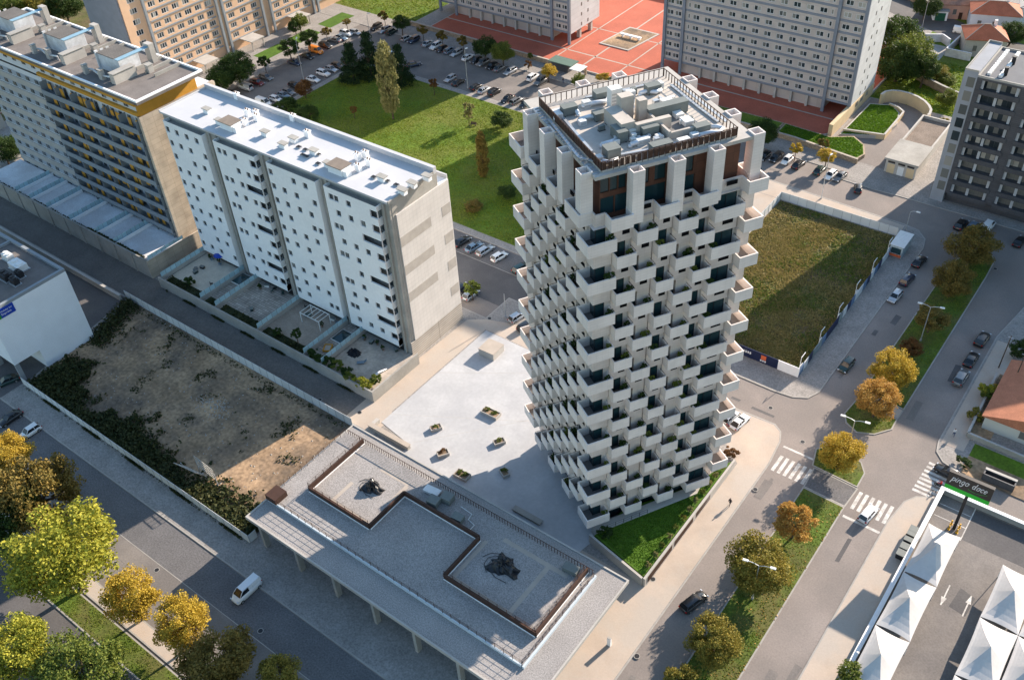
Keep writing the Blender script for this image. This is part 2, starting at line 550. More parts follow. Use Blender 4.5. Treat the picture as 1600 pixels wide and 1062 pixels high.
# median
med = M['grass_verge']
slab('median_verge', [(-27.6, 30), (-20.6, 30), (-20.6, 104.2), (-27.6, 104.4)], med, M['kerb'])
slab('median_crossing', [(-27.6, 104.5), (-20.6, 104.3), (-20.3, 109.0), (-27.9, 109.3)], M['cobble_dark'], M['kerb'], 0.06)
slab('median_verge', [(-29.3, 113.2), (-28.3, 109.4), (-20.5, 109.1), (-20.6, 112.6), (-22, 114.6), (-25, 115.4), (-28, 114.8)], med, M['kerb'])
slab('median_verge', [(-28.7, 123.6), (-27.6, 121.6), (-25.2, 120.4), (-22.6, 121.6), (-20.6, 124.4), (-20.7, 127.2), (-28.3, 127.9)], med, M['kerb'])
slab('median_crossing', [(-28.3, 128.0), (-20.7, 127.3), (-20.6, 129.9), (-28.2, 130.6)], M['sand_pave'], M['kerb'], 0.06)
slab('median_verge', [(-28.2, 130.7), (-20.6, 130.0), (-20.4, 175), (-20.6, 181.5), (-22.4, 184.0), (-25.5, 183), (-27.8, 176)], med, M['kerb'])

# east pavements
slab('east_pavement', [(-13.5, 126.0), (-13.0, 123.6), (-11.4, 121.9), (-9.0, 121.2), (60, 120.6), (60, 186), (-8, 186), (-9.6, 176), (-11.8, 169.5), (-13.5, 158)], M['cobble'], M['kerb'])
struct('east_sidewalk', MB().sheet([(-13.0, 126), (-9.4, 126), (-9.4, 157), (-13.0, 157)], 0.124), M['sand_pave'])
slab('market_pavement', [(-14.3, 30), (-9.2, 30), (-9.2, 113.9), (-10.6, 113.6), (-12.4, 112.6), (-13.6, 110.5), (-14.3, 105)], M['sand_pave'], M['kerb'])
struct('market_yard', MB().prism([(-9.2, 30), (60, 30), (60, 115.7), (-9.2, 115.7)], -0.2, 0.06), M['asphalt_old'])
struct('market_yard_patch', MB().sheet([(-4.0, 108.2), (40, 108.2), (40, 115.0), (-4.0, 115.0)], 0.064), M['asphalt_dark'])
struct('market_yard_patch', MB().sheet([(-1.8, 95.6), (0.6, 95.2), (0.8, 99.0), (-1.4, 99.6)], 0.064), M['asphalt_dark'])

# north pavements and the red square
slab('north_pavement', [(-219.4, 202.2), (-136, 202.2), (-136, 198.0), (-133, 196.6), (-124, 197.0), (-120, 199.5), (-82, 198.4), (-60.2, 197.6), (-58.6, 194.6), (-52, 194.2), (-46, 194.6), (60, 196), (60, 330), (-260, 330), (-260, 202.2)], M['cobble'], M['kerb'])
struct('north_lawn', MB().sheet([(-260, 210.3), (-205.6, 210.3), (-205.6, 300), (-260, 300)], 0.13), M['grass'])
slab('red_square', [(-198.5, 210.2), (-70.2, 210.9), (-68.4, 213), (-68.4, 268), (-198.5, 268)], M['red_pave'], M['concrete_lt'], 0.5, 0.35)
mb = MB()
for x0, x1, y0, y1 in ((-198, -69, 219.2, 219.7), (-198, -69, 236.2, 236.6), (-142.6, -142.1, 211, 267), (-152.4, -152, 211, 267), (-131.6, -131.2, 211, 267)):
    mb.quad((x0, y0, .504), (x1, y0, .504), (x1, y1, .504), (x0, y1, .504))
struct('square_joint', mb, M['pale_line'])
slab('square_planter', [(-146.3, 227.4), (-136.2, 227.4), (-134.2, 241.8), (-144.6, 241.8)], M['soil'], M['concrete_lt'], 0.72, 0.5)
struct('northern_ground', MB().sheet([(-68.2, 236.5), (60, 236.5), (60, 300), (-68.2, 300)], 0.132), M['grass'])
struct('ramp', MB().sheet([(-67.5, 204.5), (-52.5, 203.8), (-52.5, 230), (-55, 236.2), (-60, 237.3), (-67.5, 236)], 0.136), M['asphalt'])
struct('forecourt', MB().sheet([(-60, 195.2), (-38, 195.2), (-38, 203.4), (-60, 203.4)], 0.136), M['cobble'])
slab('ramp_lawn', [(-66.6, 212.6), (-57.6, 217.0), (-56.8, 224.8), (-58.2, 230.2), (-61.3, 233.4), (-66.4, 231.4)], M['grass_rich'], M['concrete_lt'], 1.0, 0.3)
slab('ramp_lawn', [(-79.8, 205.2), (-58.6, 203.2), (-57.8, 206.4), (-59.6, 210.6), (-63.2, 213.2), (-68.0, 210.0), (-80, 210.6)], M['grass_rich'], M['stone_wall'], 1.1, 0.35)
slab('ramp_lawn', [(-118, 205.2), (-80, 205.2), (-80.2, 210.6), (-118, 210.0)], M['grass'], M['stone_wall'], 1.1, 0.35)
struct('west_pavement', MB().prism([(-260, 130), (-219.5, 130), (-219.5, 202), (-260, 202)], -0.2, 0.12), M['cobble'])
mb = MB()
for y0, y1 in ((150, 164), (168, 178), (182, 191), (195, 206)):
    mb.sheet([(-231.5, y0), (-225.8, y0), (-225.8, y1), (-231.5, y1)], 0.13)
struct('garden_lawn', mb, M['grass_rich'])

# south carriageway strips
slab('south_walk', [(-260, 24.6), (-40, 24.6), (-40, 27.0), (-260, 27.0)], M['sand_pave'], M['kerb'])
slab('south_verge', [(-260, 20.6), (-40, 20.6), (-40, 24.3), (-260, 24.3)], M['grass_verge'], M['kerb'])
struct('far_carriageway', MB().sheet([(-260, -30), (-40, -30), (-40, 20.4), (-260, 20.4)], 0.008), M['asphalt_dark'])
# far street on the hillside
struct('far_street', MB().sheet([(-150, 306), (-84, 292), (-58, 279.5), (20, 262), (20, 273), (-56, 291), (-82, 304), (-150, 318)], 0.14), M['asphalt_dark'])

# painted markings
mb = MB()
for k in range(6):
    mb.box(-33.4 + k * 1.02, -32.85 + k * 1.02, 104.9, 108.7, 0.004, 0.008)
for k in range(6):
    mb.box(-19.9 + k * 1.0, -19.35 + k * 1.0, 104.6, 108.6, 0.004, 0.008)
mb.box(-20.2, -14.4, 102.3, 102.8, 0.004, 0.008)
mb.box(-33.9, -28.6, 110.6, 111.0, 0.004, 0.008)
mb.box(-136.5, -134.0, 189.6, 190.0, 0.008, 0.012)
for k in range(4):
    mb.box(-139.5 + k * 1.0, -139.0 + k * 1.0, 192.2, 195.6, 0.008, 0.012)
struct('road_marking', mb, M['paint'])
mb = MB()
for k in range(8):
    y = 113.5 + k * 0.98
    mb.quad((-13.4 + .04 * k, y, .016), (-9.0, y - .1, .016), (-9.0, y + .42, .016), (-13.4 + .04 * k, y + .52, .016))
struct('road_marking', mb, M['paint'])
mb = MB()
for y in (107.9, 110.55, 113.2):
    mb.box(-8.9, -4.2, y, y + .14, 0.064, 0.068)
mb.box(-4.2, -4.06, 107.9, 115.4, 0.064, 0.068)
for cx, y0, sgn in ((-2.8, 97.2, -1), (0.25, 97.1, 1)):
    mb.box(cx - .09, cx + .09, y0 - 2, y0 + 2 - .0, 0.068, 0.072)
    mb.add([(cx - .38, y0 + sgn * .5, .074), (cx + .38, y0 + sgn * .5, .074), (cx, y0 + sgn * 2.1, .074)], [(0, 1, 2)])
struct('yard_marking', mb, M['paint'])
mb = MB()
mb.box(-260, -40, 34.5, 34.62, 0.010, 0.016)
struct('gutter_line', mb, M['kerb'])
rp = random.Random(8)
for (x0, x1, y0, y1, n) in ((-33.5, -28.5, 55, 103, 5), (-19.5, -15, 55, 165, 6), (-33, -28.5, 130, 180, 4), (-130, -50, 26, 33, 7), (-56, -36, 115.5, 120.5, 3), (-130, -60, 186, 192, 4)):
    for k in range(n):
        x, y, a = rp.uniform(x0, x1), rp.uniform(y0, y1), rp.uniform(-.1, .1)
        L, w = rp.uniform(1.2, 5.5), rp.uniform(.5, 1.4)
        if x0 > -40:
            L, w = w, L
        struct('asphalt_patch', MB().sheet([(x + L / 2 * sx + rp.uniform(-.1, .1) - a * sy, y + w / 2 * sy + a * sx) for sx, sy in ((-1, -1), (1, -1), (1, 1), (-1, 1))], .0125 + .0002 * k), rp.choice((M['asphalt_dark'], M['asphalt_old'], M['asphalt_old'])))
mb = MB()
mb.box(-120, -84, 123.8, 123.95, 0.010, 0.016)
struct('gutter_line', mb, M['kerb'])
# ------------------------------------------------------------------ the balcony tower
M['tower_wall'] = tile_mat('tower pale stone cladding', (0.64, 0.565, 0.515), (0.56, 0.49, 0.445), 1.15, 0.42, 0.75, 0.03, 0.12, 'wall', 0.02)
M['tower_parapet'] = tile_mat('tower parapet stone', (0.73, 0.66, 0.615), (0.64, 0.575, 0.53), 1.15, 0.42, 0.75, 0.02, 0.09, 'wall', 0.02)
M['deck_floor'] = mat('balcony floor tile', (0.17, 0.165, 0.16), 0.85, 0.1, 1.0)
M['roof_deck'] = mat('roof deck beige', (0.46, 0.415, 0.365), 0.9, 0.12, 0.4, 0.06, 2.0)
M['brown_panel'] = tile_mat('brown corten cladding', (0.115, 0.045, 0.026), (0.06, 0.025, 0.015), 1.4, 1.45, 0.65, 0.14, 0.16, 'wall')
M['duct'] = mat('silver duct', (0.66, 0.68, 0.71), 0.45, 0.08, 2.0, metal=0.35)
TO = Vector((-50.6, 78.3, 0.0))
TA = R(59)
UV = Matrix.Rotation(TA, 4, 'Z')


def tuv(px, py, z):
    p = UV.inverted() @ (at(px, py, z) - TO)
    return p.x, p.y


tower = thing('apartment_tower', 'tall pale tower covered in staggered box balconies with a brown penthouse on top', 'tower', TO, TA)
BU, BV = 20.6, 20.7
f_right = lambda s, d, z: (s, -d, z)
f_left = lambda s, d, z: (-d, s, z)
f_bright = lambda s, d, z: (BU + d, s, z)
f_bleft = lambda s, d, z: (s, BV + d, z)
EV = [53.5 - 5.6 * k for k in range(10)]
OD = [50.7 - 5.6 * k for k in range(9)]
RT = [('c1', 2.0, 4.7, OD), ('c2', 4.6, 7.45, EV), ('c3', 7.55, 10.1, OD), ('c4', 10.15, 12.95, EV), ('c5', 12.75, 15.45, OD), ('c6', 15.2, 19.4, EV)]
LT = [('c1', 1.5, 4.7, OD), ('c2', 4.6, 7.5, EV), ('c3', 7.5, 10.2, OD), ('c4', 10.35, 12.95, EV), ('c5', 12.9, 15.6, OD), ('c6', 15.75, 18.4, EV)]
wall = MB()
# core: plain box up to the terraces, roof of the lower floors as terrace floor
wall.box(0, BU, 0, BV, 3.0, 56.35)
for (c0, c1) in (((-.75, 1.95), (-.75, 1.45)),):
    pass
bals, doors, slits, rails = [], [], [], []
plants = []


def add_balcony(mp, s0, s1, b, D=1.8, ends=(1, 1)):
    def f(mb):
        th = .16
        mbox(mb, mp, s0, s1, 0, D, b, b + .3, 0)
        mbox(mb, mp, s0 + .05, s1 - .05, 0, D - .1, b + .3, b + .34, 1)
        mbox(mb, mp, s0, s1, D - th, D, b + .3, b + 1.75, 0)
        for k, e in ((0, s0), (1, s1 - th)):
            if ends[k]:
                mbox(mb, mp, e, e + th, 0, D - th, b + .3, b + 1.75, 0)
    return f


def add_rail(mp, s0, s1, b, D=1.8):
    def f(mb):
        pts = [mp(s1 - .08, .3, b + 1.75), mp(s1 - .08, .3, b + 2.0), mp(s1 - .08, D - .08, b + 2.0), mp(s1 - .7, D - .08, b + 2.0), mp(s1 - .7, D - .08, b + 1.75)]
        mb.tube(pts, .035, 0, 5)
    return f


def add_door(mp, a, c, b, d=0.02, h=2.9):
    def f(mb):
        n = 2 if c - a > 1.3 else 1
        for k in range(n):
            w = (c - a) / n
            mb.quad(mp(a + k * w, d + .02, b + .34), mp(a + k * w + w, d + .02, b + .34), mp(a + k * w + w, d + .02, b + h), mp(a + k * w, d + .02, b + h), 0)
            mbox(mb, mp, a + k * w, a + k * w + .07, d, d + .07, b + .34, b + h, 1)
        mbox(mb, mp, c - .07, c, d, d + .07, b + .34, b + h, 1)
        mbox(mb, mp, a, c, d, d + .07, b + h - .07, b + h, 1)
    return f


def add_slit(mp, a, c, z):
    def f(mb):
        mbox(mb, mp, a, c, .38, .45, z - .1, z + .48, 0)
    return f


FRAC = {'c1': (.05, .72, 0), 'c2': (.0, .38, 1), 'c3': (.38, .80, 0), 'c4': (.0, .38, 1), 'c5': (.38, .80, 0), 'c6': (.2, .94, 0)}
seq = []
for mp, cols, side in ((f_right, RT, 'r'), (f_left, LT, 'l')):
    for nm, s0, s1, lv in cols:
        for b in lv:
            seq.append((b, side, mp, nm, s0, s1))
seq.sort(key=lambda q: (q[1] != 'r', -q[0]) if False else (-(q[0] + (22 if q[1] == 'r' else 0))))
for b, side, mp, nm, s0, s1 in seq:
    ss = (s0 + .03, s1 - .03)
    bals.append(add_balcony(mp, *ss, b))
    rails.append(add_rail(mp, *ss, b))
    a, c, panel = FRAC[nm]
    if side == 'l' and not panel:
        a, c = 1 - c, 1 - a
    w = s1 - s0
    doors.append(add_door(mp, s0 + a * w, s0 + c * w, b))
    # wall bay of the storey above overhangs the balcony; pale panel beside the door
    top = min(b + 5.6, 56.34)
    lo = b + 2.8
    if nm in ('c1', 'c2', 'c3', 'c4', 'c5', 'c6'):
        mbox(wall, mp, s0 + .02, s1 - .02, 0, .42, lo + .15, top)
        slits.append(add_slit(mp, s0 + w * (.5 if side == 'r' else .15), s0 + w * (.86 if side == 'r' else .5), b + 4.0 if side == 'r' else b + 4.3))
    if panel:
        mbox(wall, mp, s0 + .40 * w, s1 - .04, 0, .41, b + .3, lo + .16)
    r = random.random()
    if r < .86:
        px = s1 - .62 if nm in ('c2', 'c4', 'c1') else s0 + .62
        plants.append((mp(px, 1.15, b + .34), side))
# lowest bays under the bottom balconies stop above the recessed ground floor
# corner balconies wrap the front edge; the far corners wrap outwards
corner = []


def wrap(b, p0, p1, q1, axis):
    """L-shaped balcony: outer corner p0, ends p1 (along u) and q1 (along v)"""
    def f(mb):
        th = .16
        (x0, y0), x1, y1 = p0, p1, q1
        sx, sy = (1 if x1 > x0 else -1), (1 if y1 > y0 else -1)

        def bx(xa, xb, ya, yb, za, zb, mi=0):
            mb.box(min(xa, xb), max(xa, xb), min(ya, yb), max(ya, yb), za, zb, mi)
        D = 1.8
        for za, zb, mi, e in ((b, b + .3, 0, 0), (b + .3, b + .34, 1, .05)):
            bx(x0 + sx * e, x1 - sx * e, y0 + sy * e, y0 + sy * D, za, zb, mi)
            bx(x0 + sx * e, x0 + sx * D, y0 + sy * D, y1 - sy * e, za, zb, mi)
        bx(x0, x1, y0, y0 + sy * th, b + .3, b + 1.75)
        bx(x0, x0 + sx * th, y0 + sy * th, y1, b + .3, b + 1.75)
        bx(x1 - sx * th, x1, y0 + sy * th, y0 + sy * D, b + .3, b + 1.75)
        bx(x0 + sx * th, x0 + sx * D, y1 - sy * th, y1, b + .3, b + 1.75)
    return f


for b in EV:
    corner.append(wrap(b, (-1.8, -1.8), 2.0, 1.5, 0))
    plants.append(((1.45, -1.2, b + .34), 'r'))
for b in [56.3] + OD:
    corner.append(wrap(b, (22.35, -1.8), 19.6, 2.6, 0))
    corner.append(wrap(b, (-1.8, 22.5), 2.4, 18.45, 0))
    wall.box(BU - 1.2, BU + .7, -.7, 1.6, b + 2.8, min(b + 5.6, 56.34)) if b < 56 else None
    wall.box(-.7, 1.5, BV - 1.7, BV + .7, b + 2.8, min(b + 5.6, 56.34)) if b < 56 else None
for b in EV:
    wall.box(-.5, 1.95, -.5, 1.45, b + 2.85, min(b + 5.6, 56.34))

    def gl(mb, b=b):
        mb.quad((-.03, -.03, b + .34), (1.25, -.03, b + .34), (1.25, -.03, b + 2.5), (-.03, -.03, b + 2.5), 0)
        mb.quad((-.03, 1.3, b + .34), (-.03, -.03, b + .34), (-.03, -.03, b + 2.5), (-.03, 1.3, b + 2.5), 0)
        mb.box(-.06, .02, -.06, .02, b + .34, b + 2.5, 1)
        mb.box(1.2, 1.28, -.06, -.0, b + .34, b + 2.5, 1)
    doors.insert(0, gl)
# terraces under the penthouse and the parapet band between them
terr = []
for s0, s1 in ((7.5, 10.15), (12.8, 15.4)):
    terr.append(add_balcony(f_right, s0, s1, 56.3))
for s0, s1 in ((.76, 4.74), (7.5, 10.2), (13.2, 15.9)):
    terr.append(add_balcony(f_left, s0, s1, 56.3))
terr.append(wrap(56.3, (-1.8, -1.8), 4.3, .7, 0) if False else add_balcony(f_right, 1.2, 4.1, 56.3))
bals = corner[:10] + terr + bals[:95] + corner[10:] + bals[95:]
many('balcony', bals, [M['tower_parapet'], M['deck_floor']], tower, 100, True)
many('handrail', rails, [M['dark_metal']], tower, 60, True)
many('balcony_door', doors, [M['glass_teal'], M['dark_metal']], tower, 100, True)
many('dark_slit', slits, [mat('dark slit', (0.008, 0.008, 0.009), 0.9, 0.0, spec=0.05)], tower, 80, True)  # matte near-black strips on the front of the wall bays
band = wall
for mp, L, gaps in ((f_right, BU, ((1.3, 4.0), (7.6, 10.05), (12.9, 15.3), (19.6, 20.6))), (f_left, BV, ((.9, 4.6), (7.6, 10.1), (13.3, 15.8), (18.6, 20.7)))):
    x = 0
    for a, c in gaps:
        if a > x:
            mbox(band, mp, x, a, -.12, .08, 56.35, 58.05)
        x = c
for mp, L in ((f_bright, BV), (f_bleft, BU)):
    mbox(band, mp, 0, L, -.12, .08, 56.35, 58.05)
obj('wall', wall, M['tower_wall'], tower, local=True)
# hidden far sides still carry their balconies
mb = MB()
for mp, cols in ((f_bright, LT), (f_bleft, RT)):
    for nm, s0, s1, lv in cols:
        for b in lv:
            if s1 < 17.5:
                add_balcony(mp, s0 + 1.6, s1 + 1.5, b)(mb)
tag(obj('far_side_balcony', mb, [M['tower_parapet'], M['deck_floor']], tower, local=True), kind='stuff')
mb = MB()
for k in range(14):
    x = .9 + k * 1.36
    for mp in (f_right, f_left):
        mbox(mb, mp, x, x + 1.28, -.9, -.85, 0.1, 2.95, 0)
        mbox(mb, mp, x - .06, x, -.95, -.78, 0.1, 3.0, 1)
mb.box(1.2, BU - 1.2, 1.2, BV - 1.2, 0.0, 3.0, 1)
obj('ground_floor_glazing', mb, [M['glass_teal'], M['dark_metal']], tower, local=True)
# pillars rising through the terraces, hollow at the top
pil = []
for mp, cs in ((f_right, (4.75, 9.98, 15.2)), (f_left, (1.6, 6.85, 12.0, 17.25)), (f_bright, (.5, 5.7, 10.9, 16.1)), (f_bleft, (3.2, 8.5, 13.8))):
    for c in cs:
        def f(mb, mp=mp, c=c):
            a, d, t = c - .76, c + .76, .14
            z0 = 56.4
            mbox(mb, mp, a, d, -.05, 1.45, z0, 62.75)
            for q in ((a, d, 1.31, 1.45), (a, d, -.05, .09), (a, a + t, .09, 1.31), (d - t, d, .09, 1.31)):
                mbox(mb, mp, *q, 62.75, 63.4)
        pil.append(f)
many('pillar', pil, M['tower_parapet'], tower, 100, True)
# penthouse
ph = MB()
gl = []
for mp, L in ((f_right, BU), (f_left, BV), (f_bright, BV), (f_bleft, BU)):
    holes = []
    if mp is f_right:
        holes = [(1.6, 2.6, 60.1, 62.0), (2.7, 3.7, 60.1, 62.0), (.35, 1.5, 60.1, 62.0), (.4, 2.2, 57.0, 59.4), (2.3, 4.0, 57.0, 59.4), (5.9, 6.7, 59.9, 62.2), (7.4, 8.9, 59.9, 62.2), (5.8, 9.0, 57.0, 59.4), (11.4, 12.6, 59.9, 62.2), (10.9, 12.9, 57.0, 59.4)]
    elif mp is f_left:
        holes = [(c + a, c + a + 1.0, z, z + 2.3) for c in (2.6, 7.9, 13.1) for a in (.2, 1.5) for z in (57.0, 60.0)]
    m2 = lambda s, d, z, mp=mp: mp(s, d - 1.0, z)
    lo, hi = (0.0, L)
    a0, a1 = (1.0, L - 1.0)
    holes = [(h[0] + .7, h[1] + .7, h[2], h[3]) for h in holes]
    holed(ph, m2, a0, a1, 56.4, 62.75, holes, .15)
    for h in holes:
        gl.append(window_fn(m2, *h, .15, 0, .06))
obj('penthouse', ph, M['brown_panel'], tower, local=True)
many('penthouse_window', gl, [M['glass_teal'], M['brown_metal']], tower, 100, True)
rf = MB()
rf.box(-.15, BU + .1, -.15, BV + .1, 62.75, 63.2, 0)
rf.box(.9, 18.6, .5, 18.2, 63.2, 63.42, 1)
for k in range(26):
    mbox(rf, f_left, .4 + k * .7, .75 + k * .7, -.75, .05, 63.2, 63.26, 2)
roof = obj('roof', rf, [M['concrete_lt'], M['roof_deck'], M['galv']], tower, local=True)
fn = MB()
for mp, o, L, mi in ((lambda s, d, z: (s, .55 - d, z), 1.0, 17.6, 1), (lambda s, d, z: (.95 - d, s, z), .6, 17.6, 1), (lambda s, d, z: (18.55 + d, s, z), .6, 17.6, 0), (lambda s, d, z: (s, 18.15 + d, z), 1.0, 17.6, 0)):
    n = 24
    for k in range(n + 1):
        s = o + L * k / n
        mbox(fn, mp, s - .04, s + .04, -.05, .05, 63.2, 64.55)
    mbox(fn, mp, o, o + L, -.04, .04, 64.47, 64.55)
    mbox(fn, mp, o, o + L, -.03, .03, 63.3, 63.38)
    if mi:
        for k in range(n):
            s = o + L * k / n
            mbox(fn, mp, s + .09, s + L / n - .12, -.02, .02, 63.4, 64.4)
obj('roof_fence', fn, M['brown_metal'], tower, local=True)
# sunken court and stair core on the roof
m = MB()
a0, b0 = tuv(976, 208, 64.5)
m.box(6.2, 8.0, 6.0, 10.6, 63.4, 65.3, 0)
m.box(8.0, 9.7, 9.6, 10.9, 63.4, 66.6, 0)
m.box(8.0, 12.6, 5.5, 6.2, 63.4, 65.0, 0)
m.box(9.9, 11.0, 8.6, 9.7, 63.4, 66.2, 0)
m.box(11.0, 11.3, 3.2, 9.6, 63.4, 64.5, 0)
m.box(11.3, 15.4, 3.2, 3.5, 63.4, 64.3, 0)
m.box(8.2, 10.8, 6.3, 8.4, 63.42, 63.5, 1)
m.box(11.5, 15.2, 3.7, 9.4, 63.42, 63.5, 1)
obj('roof_court', m, [M['roof_deck'], M['deck_floor']], roof, local=True)
units = [(888.9, 171.3, 1.9, 1.2, 1.1), (941, 147.5, 2.2, 1.3, 1.1), (1019.5, 138, 1.9, 1.2, 1.1), (1040.9, 173, 5.4, 1.2, 1.5), (1095.5, 199.8, 1.9, 1.1, 1.0), (1032.6, 227, 2.6, 1.1, .9), (967.3, 210.5, 1.2, 2.2, 1.4), (1013.6, 204.5, 2.1, 1.3, 1.3), (955.4, 236.6, 1.7, 1.5, 1.2), (936.4, 179.6, 1.6, 1.2, 1.0)]
for i, (px, py, L, Wd, h) in enumerate(units):
    u, v = tuv(px, py, 64.0)
    o = thing('air_handler', 'grey box shaped air handling unit on the roof of the balcony tower', 'air conditioner', TO + UV @ Vector((u, v, 63.42)), TA, 'air handling units on the tower roof')
    if i == 3:
        o['label'] = 'longest grey air handling unit on the tower roof, beside the sunken court'
        del o['group']
    m = MB()
    m.box(-L / 2, L / 2, -Wd / 2, Wd / 2, .12, h, 0)
    m.box(-L / 2 - .04, L / 2 + .04, -Wd / 2 - .04, Wd / 2 + .04, h, h + .06, 0)
    obj('casing', m, M['grey_unit'], o, local=True)
    m = MB()
    for x in (-L / 2 + .15, L / 2 - .25):
        m.box(x, x + .1, -Wd / 2, Wd / 2, 0, .12)
    obj('foot', m, M['dark_metal'], o, local=True)
wu = [(960, 160, 1.5, 1.2, 2.6), (988, 205, 1.2, 1.0, 1.0), (1043, 158, 1.4, 1.6, .7), (1060, 176, 1.1, 1.1, .6), (1073, 187, 1.2, 1.5, .7), (1000, 163, 1.0, 1.0, 1.1), (916, 160, 1.0, .8, .8), (870, 176, 1.0, 1.6, .7), (985, 144, 1.1, .8, .8), (1004, 217, 1.6, .8, .7), (910, 188, .9, .7, .6), (1068, 215, 1.5, .7, .5), (933, 243, 1.2, .8, .5), (1086, 208, 1.0, .8, .6), (1030, 132, .9, .9, .9)]
for i, (px, py, L, Wd, h) in enumerate(wu):
    u, v = tuv(px, py, 64.0)
    o = thing('ventilation_box', 'small white ventilation box with a louvred side on the tower roof', 'vent', TO + UV @ Vector((u, v, 63.42)), TA, 'white ventilation boxes on the tower roof')
    m = MB()
    m.box(-L / 2, L / 2, -Wd / 2, Wd / 2, 0, h)
    obj('casing', m, M['white_metal'], o, local=True)
    m = MB()
    for k in range(4):
        m.box(-L / 2 + .1, L / 2 - .1, -Wd / 2 - .02, -Wd / 2, h * (.2 + .17 * k), h * (.28 + .17 * k))
    obj('louvre', m, M['galv'], o, local=True)
dp = [[(868, 182), (866, 172), (880, 168), (898, 167), (903, 175)], [(912, 162), (934, 158), (948, 156), (950, 152)], [(942, 250), (952, 252), (966, 247)], [(1094, 209), (1112, 205), (1125, 205), (1130, 199), (1120, 196), (1105, 197)], [(985, 224), (1000, 219), (1010, 216), (1014, 210)], [(940, 224), (955, 220), (963, 216), (962, 210)], [(1000, 144), (1010, 141), (1025, 142), (1032, 138)], [(905, 185), (922, 180), (930, 181)], [(972, 150), (985, 160), (992, 170)]]
for pl in dp:
    m = MB()
    pts = []
    for px, py in pl:
        u, v = tuv(px, py, 64.0)
        p = TO + UV @ Vector((u, v, 63.85))
        pts.append(p)
    m.tube(pts, .28, 0, 8)
    for p in (pts[0], pts[-1]):
        m.tube([p + Vector((0, 0, -.43)), p], .26, 0, 8)
    tag(obj('air_duct', m, M['duct'], smooth=True), 'bent silver air duct lying on the balcony tower roof', 'duct', 'silver air ducts on the tower roof')

tr_ = [[(858, 186), (905, 246), (935, 252)], [(875, 178), (925, 236)], [(940, 246), (1020, 232), (1090, 214)], [(1048, 132), (1090, 166), (1122, 190)], [(1056, 128), (1135, 190)], [(915, 152), (955, 144), (1010, 132)], [(1030, 150), (1056, 176), (1070, 190)]]
for pl in tr_:
    m = MB()
    for i in range(len(pl) - 1):
        a, b = [TO + UV @ Vector((*tuv(*q, 63.6), 0)) for q in pl[i:i + 2]]
        d = b - a
        m.obox(((a.x + b.x) / 2, (a.y + b.y) / 2), (d.x, d.y), d.length, .34, 63.5, 63.62)
    tag(obj('cable_tray', m, M['galv']), 'long flat metal cable tray lying on the balcony tower roof', 'cable tray', 'cable trays on the tower roof')
rr = random.Random(3)
for i in range(26):
    px, py = rr.choice(((885, 205), (925, 165), (990, 150), (1045, 165), (1075, 195), (985, 222), (1030, 215), (920, 230), (1000, 185), (960, 195)))
    u, v = tuv(px + rr.uniform(-22, 22), py + rr.uniform(-12, 12), 63.6)
    L, Wd, h = rr.uniform(.3, .9), rr.uniform(.25, .7), rr.uniform(.3, .9)
    o = thing('roof_box', 'small metal service box among the machinery on the tower roof', 'service box', TO + UV @ Vector((u, v, 63.42)), TA + rr.choice((0, .05)), 'small service boxes on the tower roof')
    obj('casing', MB().box(-L / 2, L / 2, -Wd / 2, Wd / 2, .08, h), rr.choice((M['galv'], M['white_metal'], M['grey_unit'])), o, local=True)
    obj('foot', MB().box(-L / 2 - .05, L / 2 + .05, -Wd / 2 - .05, Wd / 2 + .05, 0, .08), M['dark_metal'], o, local=True)
# ------------------------------------------------------------------ white slab block
M['ribbed'] = tile_mat('ribbed concrete', (0.43, 0.39, 0.34), (0.25, 0.22, 0.19), 40.0, 0.5, 0.9, 0.05, 0.12, 'wall', 0.09)
M['panel_tile'] = tile_mat('white square tiles', (0.56, 0.53, 0.50), (0.47, 0.445, 0.42), 0.9, 0.9, 0.7, 0.012, 0.07, 'wall', 0.03)
M['band_tile'] = mat('grey tile band', (0.38, 0.35, 0.315), 0.85, 0.1, 0.8, 0.05, 4.0)
M['white_roof'] = mat('white roof sheeting', (0.50, 0.50, 0.51), 0.6, 0.05, 0.3, 0.02, 3.0)
M['blue_glass_panel'] = mat('frosted blue green glass', (0.42, 0.60, 0.66), 0.3, 0.08, 0.6, island=0.12)
M['patio'] = tile_mat('patio tiles', (0.36, 0.31, 0.265), (0.16, 0.14, 0.12), 0.6, 0.6, 0.9, 0.2, 0.25, 'xy', 0.04)
M['frame_white'] = mat('white window frame', (0.6, 0.6, 0.6), 0.5, 0.03, 1.0)
M['frame_grey'] = mat('grey window frame', (0.25, 0.26, 0.27), 0.5, 0.05, 1.0)
M['terracotta'] = mat('chimney pot', (0.22, 0.16, 0.12), 0.85, 0.15, 2.0)

wb = thing('apartment_block', 'white slab apartment block with small staggered square windows and a white flat roof', 'apartment block', (-130, 92, 0))
w = MB()
w.box(-161.0, -100.0, 92.6, 104.2, 3.0, 34.6, 1)
w.box(-161.0, -100.0, 104.2, 106.8, 0, 32.2, 0)
w.box(-160.6, -100.6, 95.5, 104.2, 0.0, 3.0, 1)
for x0, x1 in ((-147.4, -144.2), (-132.6, -129.4), (-116.7, -114.7), (-102.2, -100.0)):
    w.box(x0 + .3, x1 - .05, 92.05, 92.6, 0, 34.6, 1)
    w.box((x0 + x1) / 2 - .15, (x0 + x1) / 2 + .15, 91.7, 92.05, 0, 34.6, 1)
w.box(-100.0, -99.8, 92.05, 106.8, 0.0, 4.4, 3)
w.box(-100.0, -99.75, 93.2, 106.7, 4.4, 32.1, 2)
holes_all = []
fy = lambda y: (lambda s, d, z: (s, y - d, z))
mp = fy(91.15)
wins = []
